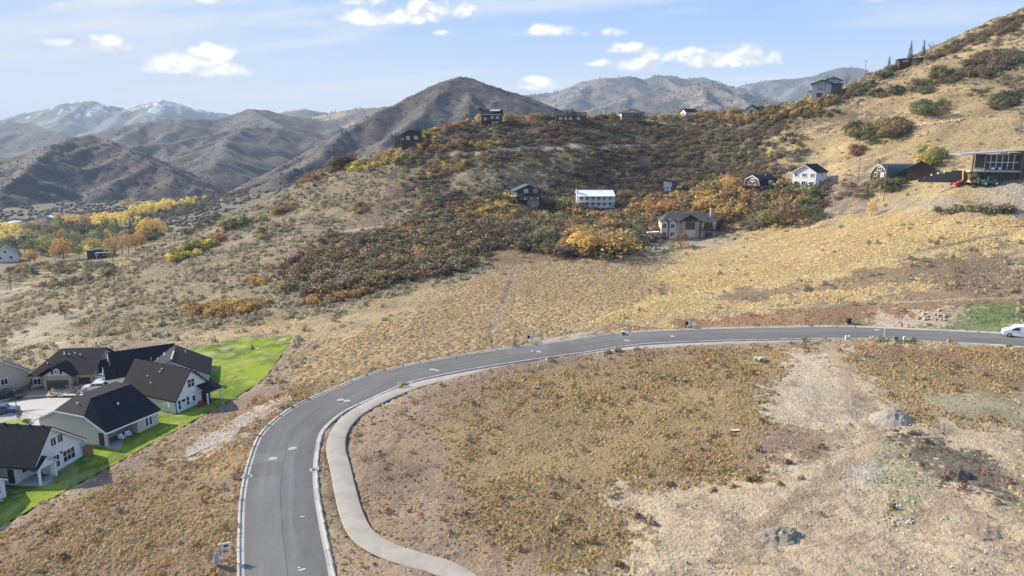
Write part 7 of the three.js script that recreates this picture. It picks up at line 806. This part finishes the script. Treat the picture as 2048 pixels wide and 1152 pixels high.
  cab('utility_box', 'dark green utility box beside the far kerb below the field', 1246, 670, .75, .6, .6, tg, lg); cab('utility_box', 'tall black box standing alone in the rust weeds across the road', 1697, 648, .85, .95, .6, M.black); cab('utility_box', 'dark green transformer on the near verge right of the thin pole', 1790, 681, .7, .6, .6, tg); cab('utility_box', 'slim pale pedestal next to the dark green transformer', 1808, 681, .3, .55, .3, lg); cab('utility_box', 'left pale grey pedestal by the dirt track mouth', 1692, 680, .32, .62, .3, lg); cab('utility_box', 'right pale grey pedestal by the dirt track mouth', 1698, 680, .32, .62, .3, lg);
  const post = (name, label, u, v, h, r, m, cat) => { const q = hit(u, v), o4 = thing(name, label, cat, q[0], q[1], q[2]); part('shaft', rod([0, -.3, 0], [.02, h, 0], r, r), m, o4); part('cap', cyl(r * 1.5, r * 1.5, .06, .02, h, 0, 8), m, o4); };
  post('marker_post', 'thin tall white pole on the near verge', 1767, 682, 2.3, .035, M.trim, 'post'); post('marker_post', 'short pale stake beside the green utility box', 1260, 672, .5, .05, M.trim, 'post'); post('marker_post', 'thin dark stake at the far kerb in the bend', 913, 719, .7, .05, M.darkWood, 'post'); post('marker_post', 'stake left of the tall black box', 1676, 650, .5, .04, M.wood, 'post');
  p = hit(1803, 654); const hy = thing('fire_hydrant', 'rust orange fire hydrant on the dirt beside the far kerb', 'hydrant', p[0], p[1], p[2]); const hm = matte(.36, .10, .035, { roughness: .5 }); part('barrel', new THREE.LatheGeometry([[0, 0], [.2, 0], [.2, .06], [.13, .08], [.13, .6], [.17, .62], [.17, .68], [.12, .78], [.05, .84], [0, .85]].map(q => new THREE.Vector2(...q)), 14), hm, hy); for (const z of [-1, 1]) part('nozzle', new THREE.CylinderGeometry(.07, .07, .16, 10).rotateZ(Math.PI / 2).translate(z * .18, .48, 0), hm, hy); part('pumper_nozzle', new THREE.CylinderGeometry(.09, .09, .16, 10).rotateX(Math.PI / 2).translate(0, .46, .18), hm, hy); part('bonnet_nut', cyl(.035, .035, .07, 0, .88, 0, 5), hm, hy);
  // cul-de-sac island
  p = hit(42, 842); const is = thing('planter_island', 'kerbed planting island ring in the cul-de-sac', 'planter', p[0], p[1], p[2]); part('kerb_ring', new THREE.TorusGeometry(5.2, .28, 6, 40).rotateX(Math.PI / 2).scale(1, .5, 1).translate(0, .08, 0), M.concrete, is); part('bed', new THREE.CylinderGeometry(2.6, 2.6, .14, 24).translate(-.5, .06, 2.0), matte(.16, .26, .04), is); part('paving', new THREE.CylinderGeometry(5, 5, .06, 36).translate(0, .05, 0), M.concreteDark, is);
  const lp = hit(34, 822), lo = thing('street_lamp', 'slim dark street lamp in the cul-de-sac', 'street lamp', lp[0], lp[1], lp[2]); part('shaft', rod([0, -.2, 0], [0, 4.2, 0], .07, .05), M.iron, lo); part('lamp_head', new THREE.ConeGeometry(.28, .4, 8).translate(0, 4.35, 0), M.iron, lo); part('lamp_glass', cyl(.16, .12, .3, 0, 4.05, 0, 8), M.paleGlass, lo);
  for (const [u, v, l] of [[88, 778, 'low dark shrub under the stone house window'], [38, 800, 'low shrub beside the black SUV'], [55, 845, 'flat dark shrub on the island right of the street tree'], [448, 775, 'small rock and weed heap in the lawn']]) T('bush', 'dark', u, v, u > 400 ? 6 : 8, l, { wide: 1.6 });
}

renderer.setSize(1024, 576);
renderer.render(scene, camera);
